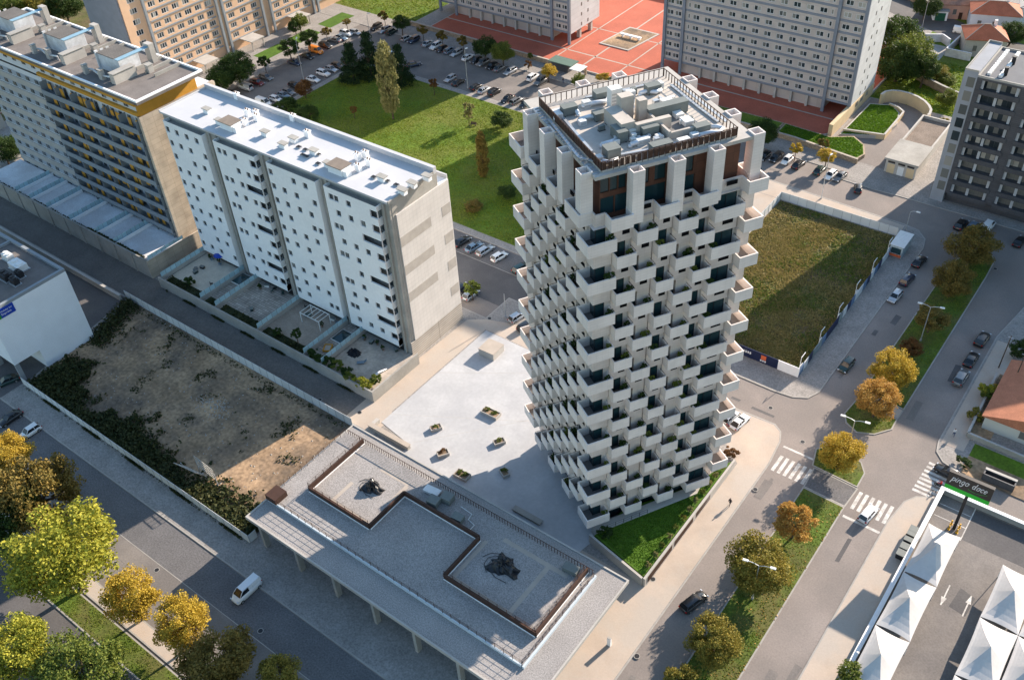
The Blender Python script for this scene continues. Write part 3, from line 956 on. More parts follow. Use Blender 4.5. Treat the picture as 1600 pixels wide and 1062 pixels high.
for si, (x0, x1, offs, left, balc) in enumerate(((-159.1, -147.4, (3.6, 6.6, 9.6, 11.0), 1, 0), (-144.2, -132.6, (2.9, 5.8, 8.6, 1.3), 0, 1), (-129.4, -116.7, (3.6, 6.8, 9.8, 11.4), 1, 0), (-114.7, -102.2, (2.7, 5.7, 8.6, 1.5), 0, 1))):
    hs = []
    for fl in range(10):
        zc = 32.2 - 3.0 * fl
        pat = [(0, 1, 2), (0, 1, 3), (1, 2), (0, 1, 3), (0, 1, 2), (0, 2, 3)][(fl + si) % 6]
        cols = [offs[k] for k in pat]
        if left:
            cols = [.75] + cols
        for c in cols:
            hs.append((x0 + c - .56, x0 + c + .56, zc - .62, zc + .62))
        if balc:
            w2 = 1.7 if fl % 3 != 2 else 4.6
            a = x1 - w2
            hs = [h for h in hs if not (h[1] > a - .2 and abs(h[2] + .62 - zc) < .1)]
            hs.append((a, x1 - .02, zc - .75, zc + .75))
    holed(w, mp, x0, x1, 3.2, 34.0, hs, .28, 0, 0)
    w.box(x0, x0 + .1, 91.17, 92.6, 3.2, 34.0)
    if balc:
        w.box(x1 - .12, x1, 91.16, 92.6, 3.2, 34.0 - 3.0 * 9 - 2.55)
        for fl in range(10):
            zc = 32.2 - 3.0 * fl
            w.box(x1 - .12, x1, 91.16, 92.6, zc - 2.25, zc - .75)
        w.box(x1 - .12, x1, 91.16, 92.6, 32.95, 34.0)
    else:
        w.box(x1 - .1, x1, 91.17, 92.6, 3.2, 34.0)
    w.box(x0, x1, 91.16, 92.6, 3.1, 3.2)
    w.box(x0 + .15, x1 - .15, 91.4, 92.6, 33.2, 33.4, 1)
    for h in hs:
        big = h[1] - h[0] > 1.2
        wins.append(window_fn(mp, *h, .27 if not big else 1.2, 1 if not big else 2, .045))
obj('wall', w, [M['white'], M['concrete'], M['panel_tile'], M['ribbed']], wb)
many('window', wins, [glass_mat('block window glass', (0.014, 0.02, 0.024), (0.22, 0.23, 0.22), 0.22), M['frame_grey']], wb, 100)
m = MB()
for k in range(4):
    z = 25.4 - 6.0 * k
    if k < 3:
        m.box(-99.75, -99.72, 93.2, 101.2, z, z + 2.0)
    m.box(-99.75, -99.72, 104.2, 106.5, z + .1, z + 2.2)
obj('tile_band', m, M['band_tile'], wb)
m = MB()
m.box(-161.0, -100.0, 92.02, 104.2, 34.6, 35.0)
m.box(-161.0, -99.98, 103.5, 104.22, 35.0, 35.9)
m.box(-161.0, -160.7, 92.02, 103.5, 35.0, 35.25)
m.box(-100.3, -99.96, 92.0, 103.5, 34.6, 35.2, 1)
m.box(-161.0, -100.0, 106.5, 106.82, 32.2, 33.0, 0)
obj('roof', m, [M['white_roof'], M['concrete']], wb)
for q in ((460 + x / 4.827, 200 + y / 4.827) for x, y in ((100, 45), (475, 215), (535, 200), (565, 262), (480, 300))):
    x, y = axy(*q, 35.6)
    t = thing('roof_chimney', 'stubby white chimney with terracotta pots among those on the white block roof', 'chimney', (x, y, 35), 0, 'chimneys on the white block roof')
    m = MB().box(-.55, .55, -.4, .4, 0, 1.2).box(-.65, .65, -.5, .5, 1.2, 1.3)
    obj('stack', m, M['white'], t, local=True)
    m = MB()
    for dx in (-.3, .3):
        m.tube([(dx, 0, 1.3), (dx, 0, 1.6)], .14, 0, 8)
    [obj('chimney_pot', MB().tube([(dx, 0, 1.3), (dx, 0, 1.6)], .14, 0, 8), M['terracotta'], t, local=True) for dx in (-.3, .3)]
for q in ((240 + x / 5.31, 120 + y / 5.31) for x, y in ((780, 300), (850, 305), (855, 340), (760, 378), (690, 160), (1155, 340))):
    x, y = axy(*q, 35.6)
    t = thing('roof_chimney', 'stubby white chimney with terracotta pots among those on the white block roof', 'chimney', (x, y, 35), 0, 'chimneys on the white block roof')
    obj('stack', MB().box(-.5, .5, -.4, .4, 0, 1.2).box(-.6, .6, -.5, .5, 1.2, 1.3), M['white'], t, local=True)
    for dx in (-.3, .3):
        obj('chimney_pot', MB().tube([(dx, 0, 1.3), (dx, 0, 1.6)], .14, 0, 8), M['terracotta'], t, local=True)
for q in ((460 + 360 / 4.827, 200 + 65 / 4.827), (460 + 860 / 4.827, 200 + 250 / 4.827)):
    x, y = axy(*q, 34.5)
    t = thing('roof_chimney', 'stubby white chimney with terracotta pots among those on the white block roof', 'chimney', (x, y, 33), 0, 'chimneys on the white block roof')
    obj('stack', MB().box(-.6, .6, -.4, .4, -1.0, 2.0), M['white'], t, local=True)
    for dx in (-.3, .3):
        obj('chimney_pot', MB().tube([(dx, 0, 2.0), (dx, 0, 2.4)], .16, 0, 8), M['terracotta'], t, local=True)
vq = [(240 + x / 5.31, 120 + y / 5.31) for x, y in ((440, 272), (545, 365), (925, 460), (1160, 512), (1075, 560))] + [(460 + x / 4.827, 200 + y / 4.827) for x, y in ((145, 172), (255, 268), (660, 372), (890, 418), (815, 470), (1000, 365))]
for q in vq:
    x, y = axy(*q, 35.7)
    t = thing('roof_cowl', 'low grey topped ventilation hood standing on the white block roof', 'vent', (x, y, 35), 0, 'ventilation hoods on the white block roof')
    obj('shaft', MB().box(-.7, .7, -.45, .45, 0, .9), M['white'], t, local=True)
    obj('cap', MB().box(-.95, .95, -.6, .6, .9, 1.05), M['concrete'], t, local=True)
for q, nm in ((((240 + 640 / 5.31), (120 + 378 / 5.31)), 'western'), (((460 + 345 / 4.827), (200 + 285 / 4.827)), 'eastern')):
    x, y = axy(*q, 36.2)
    t = thing('roof_hatch_house', '%s of the two brown topped roof access boxes on the white block' % nm, 'roof hatch', (x, y, 35))
    obj('box', MB().box(-2.0, 1.4, -1.2, 1.2, 0, 1.4), M['white'], t, local=True)
    obj('lid', MB().box(-2.2, 1.5, -1.4, 1.4, 1.4, 1.55), mat('brown roofing felt %s' % nm, (0.2, 0.165, 0.135), 0.9, 0.15, 1.0), t, local=True)
    obj('side_box', MB().box(1.4, 2.4, -1.0, .2, 0, 1.1), M['white'], t, local=True)
m = MB()
for q in ((65, 205), (95, 218), (180, 270), (600, 372), (700, 400), (770, 430), (35, 145), (85, 165), (180, 200)):
    x, y = axy(460 + q[0] / 4.827, 200 + q[1] / 4.827, 35.1)
    t = thing('roof_vent_pair', 'flat pair of dark louvred roof vents on the white block roof', 'roof vent', (x, y, 35), 0, 'flat louvred vents on the white block roof')
    obj('vent_frame', MB().box(-.5, .5, -.35, .35, 0.0, .22), M['galv'], t, local=True)
    obj('louvre', MB().box(-.42, -.05, -.3, .3, .22, .3), M['dark_metal'], t, local=True)
    obj('louvre', MB().box(.05, .42, -.3, .3, .22, .3), M['dark_metal'], t, local=True)

# raised patios in front of it
M['bed'] = mat('dark planting bed', (0.035, 0.042, 0.018), 0.95, 0.4, 1.2, 0.3, 5.0)
pt = thing('patio_terrace', 'raised patios of the white block behind a long grey concrete retaining wall', 'terrace', (-130, 80, 0))
m = MB()
m.box(-160.0, -98.6, 79.75, 92.0, 0.1, 1.6, 0, 1)
obj('floor', m, [M['concrete'], M['patio']], pt)
m = MB()
m.box(-160.0, -98.6, 79.45, 79.75, 0.1, 2.7)
m.box(-98.6, -98.3, 79.45, 92.0, 0.1, 2.7)
obj('retaining_wall', m, M['concrete'], pt)
for x in (-159.8, -147.0, -142.3, -129.7, -116.7, -111.9):
    obj('divider_wall', MB().box(x, x + .18, 79.75, 92.0, 1.6, 2.5), M['concrete_lt'], pt)
    m = MB()
    for k in range(9):
        y = 80.2 + k * 1.3
        m.box(x + .06, x + .1, y, y + 1.22, 2.55, 3.6, 0)
        m.box(x + .05, x + .11, y + 1.23, y + 1.29, 2.5, 3.65, 1)
    obj('glass_screen', m, [M['blue_glass_panel'], M['frame_grey']], pt)
for x0, x1 in ((-158.8, -147.6), (-146.4, -142.6), (-141.6, -130.2), (-129, -117)):
    tag(obj('planting_bed', MB().box(x0, x1, 79.8, 82.2, 1.6, 1.72), M['bed'], pt))
for x0, x1, y0, m_ in ((-159.4, -147.2, 82.3, mat('cream patio paving', (0.55, 0.49, 0.40), 0.9, 0.1, 0.6, 0.1, 4.0)), (-129.3, -117.0, 82.3, mat('brown patio paving', (0.33, 0.27, 0.22), 0.9, 0.15, 0.6, 0.15, 3.0)), (-111.5, -99.0, 79.9, mat('sandy patio paving', (0.46, 0.39, 0.32), 0.9, 0.2, 0.35, 0.15, 2.0, tint=(0.33, 0.29, 0.25)))):
    obj('patio_paving', MB().sheet([(x0, y0), (x1, y0), (x1, 91.9), (x0, 91.9)], 1.606), m_, pt)
pg = thing('pergola', 'white open pergola frame on the patio under the white block', 'pergola', (-122, 88.5, 1.6))
for sx in (-2.6, 2.6):
    for sy in (-1.4, 1.4):
        obj('post', MB().box(sx - .06, sx + .06, sy - .06, sy + .06, 0, 2.3), M['white_metal'], pg, local=True)
m = MB()
for sy in (-1.4, 1.4):
    m.box(-2.7, 2.7, sy - .06, sy + .06, 2.3, 2.42)
for k in range(6):
    x = -2.6 + k * 1.04
    m.box(x - .05, x + .05, -1.5, 1.5, 2.42, 2.5)
obj('roof_slats', m, M['white_metal'], pg, local=True)
for (x, y, lab) in ((-145.3, 89.6, 'western'), (-114.4, 88.2, 'eastern')):
    t = thing('skylight', '%s glazed pyramid skylight set in the patio floor of the white block' % lab, 'skylight', (x, y, 1.6))
    obj('frame', MB().box(-1.7, 1.7, -1.7, 1.7, 0, .2), M['white_metal'], t, local=True)
    m = MB()
    m.add([(-1.6, -1.6, .2), (1.6, -1.6, .2), (1.6, 1.6, .2), (-1.6, 1.6, .2), (0, 0, 1.1)], [(0, 1, 4), (1, 2, 4), (2, 3, 4), (3, 0, 4)])
    obj('glass', m, M['glass_teal'], t, local=True)

# ------------------------------------------------------------------ orange and white balcony block
M['ochre'] = mat('ochre yellow panel', (0.56, 0.27, 0.035), 0.7, 0.08, 0.5, 0.05, 2.0)
M['beige_wall'] = tile_mat('weathered beige slabs', (0.47, 0.40, 0.315), (0.33, 0.27, 0.21), 2.2, 1.1, 0.85, 0.06, 0.22, 'wall', 0.03)
M['greyblue'] = mat('grey blue painted concrete', (0.24, 0.265, 0.285), 0.8, 0.08, 0.5)
M['offwhite'] = mat('off white wall', (0.62, 0.63, 0.64), 0.8, 0.06, 0.4)
ob = thing('balcony_block', 'long apartment block with ochre panels, grey blue balconies and cluttered flat roof', 'apartment block', (-195, 90, 0))
w = MB()
w.box(-228, -166.6, 91.4, 105.0, 0, 36.0, 0)
w.box(-228, -166.6, 90.6, 91.4, 32.6, 36.0, 0)
mp = fy(90.6)
w.box(-228, -201.5, 90.6, 91.4, 4.8, 33.0, 0)
wins = []
for fl in range(10):
    z = 30.3 - fl * 3.0
    for k in range(7):
        s = -226.5 + k * 3.6
        wins.append(window_fn(lambda s_, d, z_: (s_, 90.5 - d, z_), s, s + 1.5, z - .05, z + .95, .06, 1))
    w.box(-228, -201.6, 90.35, 90.6, z - 1.75, z - .35, 1)
    w.box(-228, -201.6, 90.57, 90.6, z - .2, z + 1.1, 2)
for fl in range(10):
    z = 30.3 - fl * 3.0
    for k in range(12):
        s = -200.8 + k * 2.85
        wins.append(window_fn(lambda s_, d, z_: (s_, 91.3 - d, z_), s + .15, s + 1.25, z - .95, z + 1.3, .06, 1))
for k in range(16):
    s = -226 + k * 3.7
    wins.append(window_fn(lambda s_, d, z_: (s_, 90.5 - d, z_), s, s + 1.4, 34.3, 35.15, .06, 1))
obj('wall', w, [M['offwhite'], M['concrete_lt'], mat('pale blue window strip', (0.33, 0.37, 0.42), 0.7, 0.1, 0.5)], ob)
many('window', wins, [glass_mat('ochre block glass', (0.03, 0.036, 0.042), (0.3, 0.3, 0.28), 0.4), M['frame_grey']], ob, 100)
obj('end_wall', MB().box(-166.6, -165.8, 90.2, 109.2, 0, 33.0), M['beige_wall'], ob)
obj('end_wall', MB().box(-200.9, -166.65, 105.05, 108.6, 0, 33.0), M['offwhite'], ob)
m = MB()
m.box(-228.2, -165.9, 89.95, 90.58, 35.4, 36.1)
m.box(-201.4, -165.9, 89.95, 90.58, 33.3, 34.0)
m.box(-166.6, -166.0, 90.6, 105.0, 33.02, 36.1)
obj('ochre_band', m, M['ochre'], ob)
m = MB()
par = []
for fl in range(10):
    z = 30.3 - fl * 3.0

    def f(mb, z=z):
        mb.box(-201.4, -166.7, 89.6, 91.4, z - 1.25, z - 1.05)
        mb.box(-201.4, -166.7, 89.6, 89.72, z - 1.05, z - .05)
        for k in range(7):
            x = -201.4 + k * 5.7
            mb.box(x, x + .12, 89.75, 91.4, z - 1.05, z + 1.5)
    par.append(f)
many('balcony', par, M['greyblue'], ob)
sh = []
for fl in range(10):
    z = 30.3 - fl * 3.0
    for k in range(12):
        if random.random() < .93:
            s = -200.8 + k * 2.85 + random.choice((.0, 1.3, 1.35, 1.1))
            sh.append(lambda mb, s=s, z=z, h=random.choice((1.9, 2.3, 2.3, 1.2)): mb.box(s, s + random.uniform(1.0, 1.45), 90.55, 90.62, z + 1.35 - h, z + 1.35))
many('shutter', sh, M['ochre'], ob, 100)
m = MB()
m.box(-229.0, -164.4, 89.85, 106.2, 36.1, 36.7, 0)
for b in ((-229.0, -164.4, 89.83, 90.2), (-229.0, -164.4, 105.8, 106.2), (-164.8, -164.4, 90.2, 105.8), (-229.0, -228.6, 90.2, 105.8)):
    m.box(*b, 36.7, 37.1, 1)
obj('roof', m, [mat('grey roofing felt', (0.17, 0.15, 0.137), 0.95, 0.2, 0.35, 0.12, 3.0), M['white']], ob)
M['weathered_white'] = mat('weathered white render', (0.66, 0.67, 0.69), 0.85, 0.15, 0.5, 0.06, 2.0, tint=(0.5, 0.5, 0.5))
M['roof_slats'] = tile_mat('slatted brown roofing', (0.16, 0.145, 0.13), (0.05, 0.045, 0.04), 0.5, 30.0, 0.9, 0.06, 0.15, 'xy', 0.1)
for i, (x, lab) in enumerate(((-219.5, 'westernmost'), (-199.5, 'middle'), (-180.5, 'easternmost'))):
    t = thing('roof_plant_room', '%s of the three white plant rooms on the ochre block roof' % lab, 'plant room', (x, 98, 36.7))
    m = MB()
    m.box(-3.6, 3.6, -2.2, 2.6, 0, 3.4, 0)
    for k in range(3):
        m.box(-4.0 + .25 * k, -3.6, -2.6 + k * 1.3, -1.9 + k * 1.3, 0, 3.9, 0)
    obj('wall', m, M['weathered_white'], t, local=True)
    m = MB()
    m.box(-3.7, 2.2, -2.3, 2.7, 3.4, 3.55, 0)
    m.box(2.4, 3.7, -2.3, 5.2, 3.4, 3.5, 1)
    m.box(2.0, 3.9, 5.2, 6.4, 0, 4.0, 2)
    obj('roof', m, [M['roof_slats'], mat('pale blue roof membrane %d' % i, (0.22, 0.36, 0.45), 0.6, 0.1, 1.0), M['concrete_lt']], t, local=True)
    for j, (dx, dy, L, Wd, h) in enumerate(((6.4, -2.8, 5.2, 1.5, 2.0), (1.0, -5.2, 1.1, .9, 2.1), (-4.4, -5.4, .9, .9, 1.9), (6.8, 2.2, 1.2, 1.2, 1.6))):
        if i == 2 and j in (0,):
            dx = 5.0
        q = thing('roof_chimney', 'pale concrete chimney shaft on the cluttered ochre block roof', 'chimney', (x + dx, 98 + dy, 36.7), 0, 'concrete chimney shafts on the ochre block roof')
        obj('shaft', MB().box(-Wd / 2, Wd / 2, -L / 2, L / 2, 0, h) if j == 0 else MB().box(-L / 2, L / 2, -Wd / 2, Wd / 2, 0, h), M['concrete_lt'], q, local=True)
        obj('cap', MB().box(-Wd / 2 - .15, Wd / 2 + .15, -L / 2 - .1, L / 2 + .1, h + .15, h + .27) if j == 0 else MB().box(-L / 2 - .1, L / 2 + .1, -Wd / 2 - .1, Wd / 2 + .1, h, h + .15), M['concrete'], q, local=True)
    pts = [(x - 5.5, 92.8, 37.6), (x - 3, 93.4, 37.6), (x + .5, 92.6, 37.6), (x + 3.5, 93.2, 37.6)]
    tag(obj('vent_pipe', MB().tube(pts, .22, 0, 7).tube([(pts[0][0], pts[0][1], 36.7), pts[0]], .2, 0, 7).tube([(pts[-1][0], pts[-1][1], 36.7), pts[-1]], .2, 0, 7), M['galv']), 'galvanised vent pipe in front of the %s plant room on the ochre block' % lab, 'pipe')
    m = MB()
    for k in range(4):
        m.box(-1.2 + k * 3.2, -.95 + k * 3.2, 0, 6.4, 0, .75)
    q = thing('roof_upstand_beams', 'row of low concrete beams behind the %s plant room of the ochre block' % lab, 'beam', (x + 3.5, 99.2, 36.7))
    for k in range(3):
        obj('beam', MB().box(k * 3.0, k * 3.0 + .25, 0, 6.4, 0, .7), M['concrete'], q, local=True)
m = MB()
m.box(-229, -164.2, 80.6, 90.3, 0.1, 4.0, 0, 1)
pd = thing('podium_terrace', 'raised pale terraces at the foot of the ochre block behind a tall grey wall', 'terrace', (-195, 81, 0))
obj('floor', m, [M['concrete'], mat('pale terrace floor', (0.66, 0.67, 0.68), 0.9, 0.14, 0.25, 0.12, 3.0, tint=(0.56, 0.55, 0.55))], pd)
m = MB()
m.box(-229, -164.2, 80.3, 80.6, 0.1, 4.9)
m.box(-164.2, -163.9, 80.3, 94.8, 0.1, 4.6, 1)
for k in range(10):
    m.box(-226 + k * 6.3, -225.75 + k * 6.3, 80.1, 80.3, 0.1, 4.9)
obj('retaining_wall', m, [M['concrete'], M['beige_wall']], pd)
for x in (-214.5, -208.5, -201.5, -192.3, -182.7, -175.6, -164.4):
    last = x == -164.4
    obj('divider_wall', MB().box(x, x + .2, 80.7, 90.3, 4.0, 4.75), M['white'], pd) if not last else None
    m = MB()
    for k in range(8):
        y = 81.0 + k * 1.15
        x2 = x + (.02 if last else -1.0)
        m.box(x2 + .06, x2 + .1, y, y + 1.08, 4.7 if last else 4.05, 5.5 if last else 5.3, 0)
        m.box(x2 + .05, x2 + .11, y + 1.08, y + 1.14, 4.7 if last else 4.0, 5.55 if last else 5.35, 1)
    obj('glass_screen', m, [M['blue_glass_panel'], M['frame_grey']], pd)

# ------------------------------------------------------------------ gravel roofed pavilion
pv = thing('pavilion', 'long low pavilion with a wide gravel roof on square columns beside the plaza', 'pavilion', (-66, 58, 0))
m = MB()
m.box(-92.8, -38.9, 46.1, 69.8, 5.5, 6.0, 1, 0)
for b in ((-92.8, -38.9, 46.1, 46.35), (-92.8, -38.9, 69.55, 69.8), (-39.15, -38.9, 46.35, 69.55), (-92.8, -92.55, 46.35, 69.55)):
    m.box(*b, 6.0, 6.14, 1)
m.box(-92.3, -43.2, 50.6, 67.6, 6.0, 6.42, 2, 0)
m.box(-92.3, -43.4, 50.3, 50.6, 6.0, 6.5, 2)
m.box(-43.2, -42.9, 50.3, 67.6, 6.0, 6.5, 2)
obj('roof', m, [M['gravel'], M['concrete_lt'], mat('pale blue roof flashing', (0.5, 0.56, 0.6), 0.6, 0.08, 1.0)], pv)
m = MB()
m.box(-90.5, -42, 50.5, 68.5, 0, 5.5)
obj('wall', m, mat('brown grey facade', (0.10, 0.09, 0.082), 0.85, 0.12, 0.4), pv)
m = MB()
for k in range(9):
    m.box(-88 + k * 5, -84.4 + k * 5, 50.42, 50.5, .3, 4.6)
obj('shop_front', m, M['glass'], pv)
for k in range(8):
    x = -90.6 + k * 7.85
    if x < -39:
        obj('column', MB().box(x, x + .55, 46.35, 47.2, 0.1, 5.5), M['concrete'], pv)
m = MB()
zz = [(-88.0, 67.4), (-88.0, 55.2), (-75.1, 55.2), (-75.1, 63.0), (-60.3, 63.0), (-60.3, 54.9), (-44.3, 54.9), (-44.3, 67.4)]
m.wall_path(zz, .3, 6.42, 7.5, 0)
for i in range(len(zz) - 1):
    a, b = zz[i], zz[i + 1]
    m.wall_path([(a[0], a[1]), (b[0], b[1])], .42, 6.42, 6.6, 1)
obj('roof_parapet', m, [M['brown_metal'], M['white']], pv)


def railing(name, pts, z, h, step, r, parent, mtl, rails=3):
    m = MB()
    for i in range(len(pts) - 1):
        a, b = Vector(pts[i]), Vector(pts[i + 1])
        n = max(1, int((b - a).length / step))
        d = (b - a) / n
        for k in range(n + 1):
            p = a + d * k
            m.box(p.x - r, p.x + r, p.y - r, p.y + r, z, z + h)
        for q in range(rails):
            zz_ = z + h * (1 - q / rails)
            m.tube([(a.x, a.y, zz_), (b.x, b.y, zz_)], r * .8, 0, 4)
    return obj(name, m, mtl, parent)


railing('railing', [(-90, 50.45), (-43.3, 50.45), (-43.1, 67.2)], 6.42, 1.05, 1.5, .03, pv, M['brown_metal'])
railing('railing', [(-92.2, 52.5), (-92.2, 67.5)], 6.42, .9, 1.2, .03, pv, M['brown_metal'])
railing('railing', [(-88.0, 66.8), (-88.0, 55.2), (-75.2, 55.2)], 7.5, .9, 1.5, .03, pv, M['brown_metal'])
railing('railing', [(-60.2, 54.9), (-44.4, 54.9), (-44.4, 66.8)], 7.5, .9, 1.5, .03, pv, M['brown_metal'])
m = MB()
m.wall_path([(-91.6, 67.5), (-43.3, 67.5)], .06, 7.4, 7.48)
for k in range(97):
    x = -91.6 + k * .5
    m.box(x, x + .08, 67.47, 67.53, 6.42, 7.4)
obj('railing', m, M['brown_metal'], pv)
obj('roof_hatch', MB().box(-92.5, -90.2, 50.2, 52.6, 6.42, 7.5), M['brown_metal'], pv)
for b in ((-84.0, -83.4, 55.6, 60.3), (-83.4, -76.2, 55.45, 56.1), (-81.8, -76.0, 64.6, 65.3), (-76.4, -75.7, 60.5, 64.6), (-57.5, -46.2, 64.8, 65.5), (-49.7, -49.0, 56.0, 64.8), (-59.7, -49.0, 55.4, 56.0), (-59.7, -59.1, 56.0, 63.5)):
    obj('paver_strip', MB().sheet([(b[0], b[2]), (b[1], b[2]), (b[1], b[3]), (b[0], b[3])], 6.426), M['pale_line'], pv)
bw = thing('low_wall', 'low beige stone wall along the plaza edge next to the gravel roofed pavilion', 'wall', (-90, 74.8, 0))
obj('wall', MB().box(-94.6, -85.4, 74.2, 74.9, 0, 1.0).box(-94.6, -93.9, 74.9, 76.4, 0, 1.0), M['concrete_lt'], bw)
obj('coping', MB().box(-94.7, -85.3, 74.1, 75.0, 1.0, 1.08), M['pale_line'], bw)
M['tarp'] = mat('black tarpaulin', (0.012, 0.013, 0.016), 0.35, 0.2, 1.5, spec=0.5)
for (x, y, sx, sy, lab) in ((-80.3, 61.3, 1.7, 1.3, 'black tarpaulin heap with loose cables at the sunlit west end of the gravel roof'), (-54.6, 61.3, 2.3, 1.7, 'black tarpaulin heap spread in the shaded east bay of the gravel roof')):
    m = MB()
    n, rn = 26, 6
    vs = [(0, 0, 1.25)]
    rnd = random.Random(int(x * 7))
    for j in range(1, rn + 1):
        for k in range(n):
            a = 2 * math.pi * k / n
            rr = j / rn * (1 + .25 * math.sin(3 * a + x) + .16 * math.sin(7 * a + y) + rnd.uniform(-.12, .12))
            h = max(0.02, 1.2 * (1 - (j / rn) ** 1.5) + rnd.uniform(-.22, .22) * (1 if j < rn else 0)) if j < rn else 0
            vs.append((rr * sx * math.cos(a), rr * sy * math.sin(a), h))
    fs = [(0, 1 + k, 1 + (k + 1) % n) for k in range(n)]
    for j in range(rn - 1):
        for k in range(n):
            a = 1 + j * n
            fs.append((a + k, a + n + k, a + n + (k + 1) % n, a + (k + 1) % n))
    t = thing('tarpaulin_heap', lab, 'tarpaulin', (x, y, 6.44))
    m.add(vs, fs)
    obj('sheet', m, M['tarp'], t, local=True)
    for q in range(3):
        pts = [(sx * .5 * math.cos(q + i * .55) * (1 + .35 * i), sy * .5 * math.sin(q + i * .55) * (1 + .3 * i), .25 - .04 * i if i < 5 else .05) for i in range(7)]
        obj('cable', MB().tube(pts, .04, 0, 5), M['dark_metal'], t, local=True)
for (x, y, L, Wd, h, mt, lab) in ((-71.9, 65.9, 2.6, 1.2, .6, 'white_metal', 'flat white condenser unit by the back railing of the gravel roof'), (-70.2, 64.3, 1.7, 1.5, 1.2, 'grey_unit', 'square dark grey condenser unit on the gravel roof beside the white one'), (-68.9, 66.0, 1.7, 1.5, 1.2, 'grey_unit', 'dark grey condenser unit nearest the back railing of the gravel roof'), (-65.2, 64.0, 1.7, 1.2, 1.0, 'grey_unit', 'dark grey condenser unit joined to white pipes on the gravel roof'), (-46.3, 66.2, 2.2, 1.2, .9, 'grey_unit', 'grey condenser unit in the east corner of the gravel roof')):
    t = thing('condenser_unit', lab, 'air conditioner', (x, y, 6.42), .1)
    obj('casing', MB().box(-L / 2, L / 2, -Wd / 2, Wd / 2, .1, h), M[mt], t, local=True)
    obj('lid', MB().box(-L / 2 - .05, L / 2 + .05, -Wd / 2 - .05, Wd / 2 + .05, h, h + .07), M[mt], t, local=True)
    for s in (-1, 1):
        obj('foot', MB().box(s * L * .35 - .08, s * L * .35 + .08, -Wd / 2, Wd / 2, 0, .1), M['dark_metal'], t, local=True)
tag(obj('roof_pipe', MB().tube([(-66.5, 66.2, 6.6), (-64.2, 66.0, 6.6), (-64.0, 64.9, 6.6), (-62.6, 64.6, 6.6), (-62.6, 63.6, 6.6), (-64.0, 63.4, 6.6)], .07, 0, 6), M['white_metal']), 'thin white pipe run beside the condensers on the gravel roof', 'pipe')

# ------------------------------------------------------------------ hotel
ht = thing('hotel', 'plain pale hotel block with a blue and green sign and machinery on its roof', 'hotel', (-170, 55, 0))
M['hotel_wall'] = mat('pale grey render', (0.76, 0.79, 0.82), 0.85, 0.05, 0.3, 0.04, 6.0)
w = MB()
w.box(-210, -157.8, 51.0, 61.5, 0, 16.5)
w.box(-210, -157.8, 45.8, 51.0, 4.4, 16.5)
obj('wall', w, M['hotel_wall'], ht)
m = MB()
m.box(-210, -158.4, 46.4, 60.9, 16.5, 16.54, 0)
for b in ((-210, -157.78, 45.78, 46.4), (-210, -157.78, 60.9, 61.52), (-158.4, -157.78, 46.4, 60.9)):
    m.box(*b, 16.5, 17.1, 1)
m.box(-176, -175.5, 46.4, 60.9, 16.54, 17.0, 1)
obj('roof', m, [mat('brown grey roof felt', (0.15, 0.135, 0.125), 0.95, 0.15, 0.3, 0.1, 3.0), M['greyblue']], ht)
for k in range(3):
    obj('column', MB().box(-158.6 - 8 * k, -158.0 - 8 * k, 45.9, 46.7, 0, 4.4), M['greyblue'], ht)


def text_mesh(name, body, size, mtl, parent, M4, shear=0.0):
    cu = bpy.data.curves.new(name, 'FONT')
    cu.body = body
    cu.size = size
    cu.shear = shear
    cu.align_x = 'LEFT'
    cu.extrude = 0.004
    o = bpy.data.objects.new(name, cu)
    COL.objects.link(o)
    bpy.context.view_layer.update()
    dg = bpy.context.evaluated_depsgraph_get()
    me = bpy.data.meshes.new_from_object(o.evaluated_get(dg))
    bpy.data.objects.remove(o)
    me.transform(M4)
    me.materials.clear()
    me.materials.append(mtl)
    q = bpy.data.objects.new(name, me)
    link(q, parent)
    ROOTLOC[q.name] = Vector((0, 0, 0))
    return q


M['sign_blue'] = mat('sign blue', (0.01, 0.05, 0.35), 0.5, 0.05, 1.0)
M['sign_green'] = mat('sign green', (0.02, 0.25, 0.03), 0.5, 0.05, 1.0)
M['letter'] = mat('white lettering', (0.75, 0.75, 0.75), 0.5, 0.02, 1.0)
sg = obj('sign', MB().box(-157.8, -157.66, 47.6, 50.4, 14.6, 16.5), M['sign_blue'], ht)
obj('sign_panel', MB().box(-157.8, -157.66, 45.9, 47.58, 14.6, 16.5), M['sign_green'], ht)
for body, size, y, z in (('Holiday Inn', .5, 47.75, 15.75), ('Express', .62, 47.75, 15.1)):
    M4 = Matrix(((0, 0, 1, -157.64 + 170), (1, 0, 0, y - 55), (0, 1, 0, z), (0, 0, 0, 1)))
    text_mesh('lettering', body, size, M['letter'], ht, M4)
for i, (px, py, k) in enumerate(((28, 414, 1.7), (8, 430, 1.3), (22, 438, .9), (12, 400, 1.1), (30, 427, .8))):
    x, y = axy(px, py, 17.3)
    t = thing('rooftop_unit', ['white stack of ventilation units nearest the middle of the hotel roof', 'dark unit on the hotel roof at the edge of the photo', 'small dark box unit on the hotel roof near its parapet', 'pale unit on the hotel roof farthest from the sign', 'round topped small unit beside the white stack on the hotel roof'][i], 'air conditioner', (x, y, 16.54))
    mt = M['white_metal'] if i in (0, 3) else M['dark_metal']
    obj('casing', MB().box(-k, k, -k * .6, k * .6, .15, 1.3), mt, t, local=True)
    obj('frame', MB().box(-k - .2, k + .2, -k * .6 - .2, k * .6 + .2, 0, .15), M['galv'], t, local=True)
    for q in range(2):
        obj('fan', MB().tube([(-k * .5 + q * k, 0, 1.3), (-k * .5 + q * k, 0, 1.55)], k * .35, 0, 10), mt, t, local=True)
mb = MB()
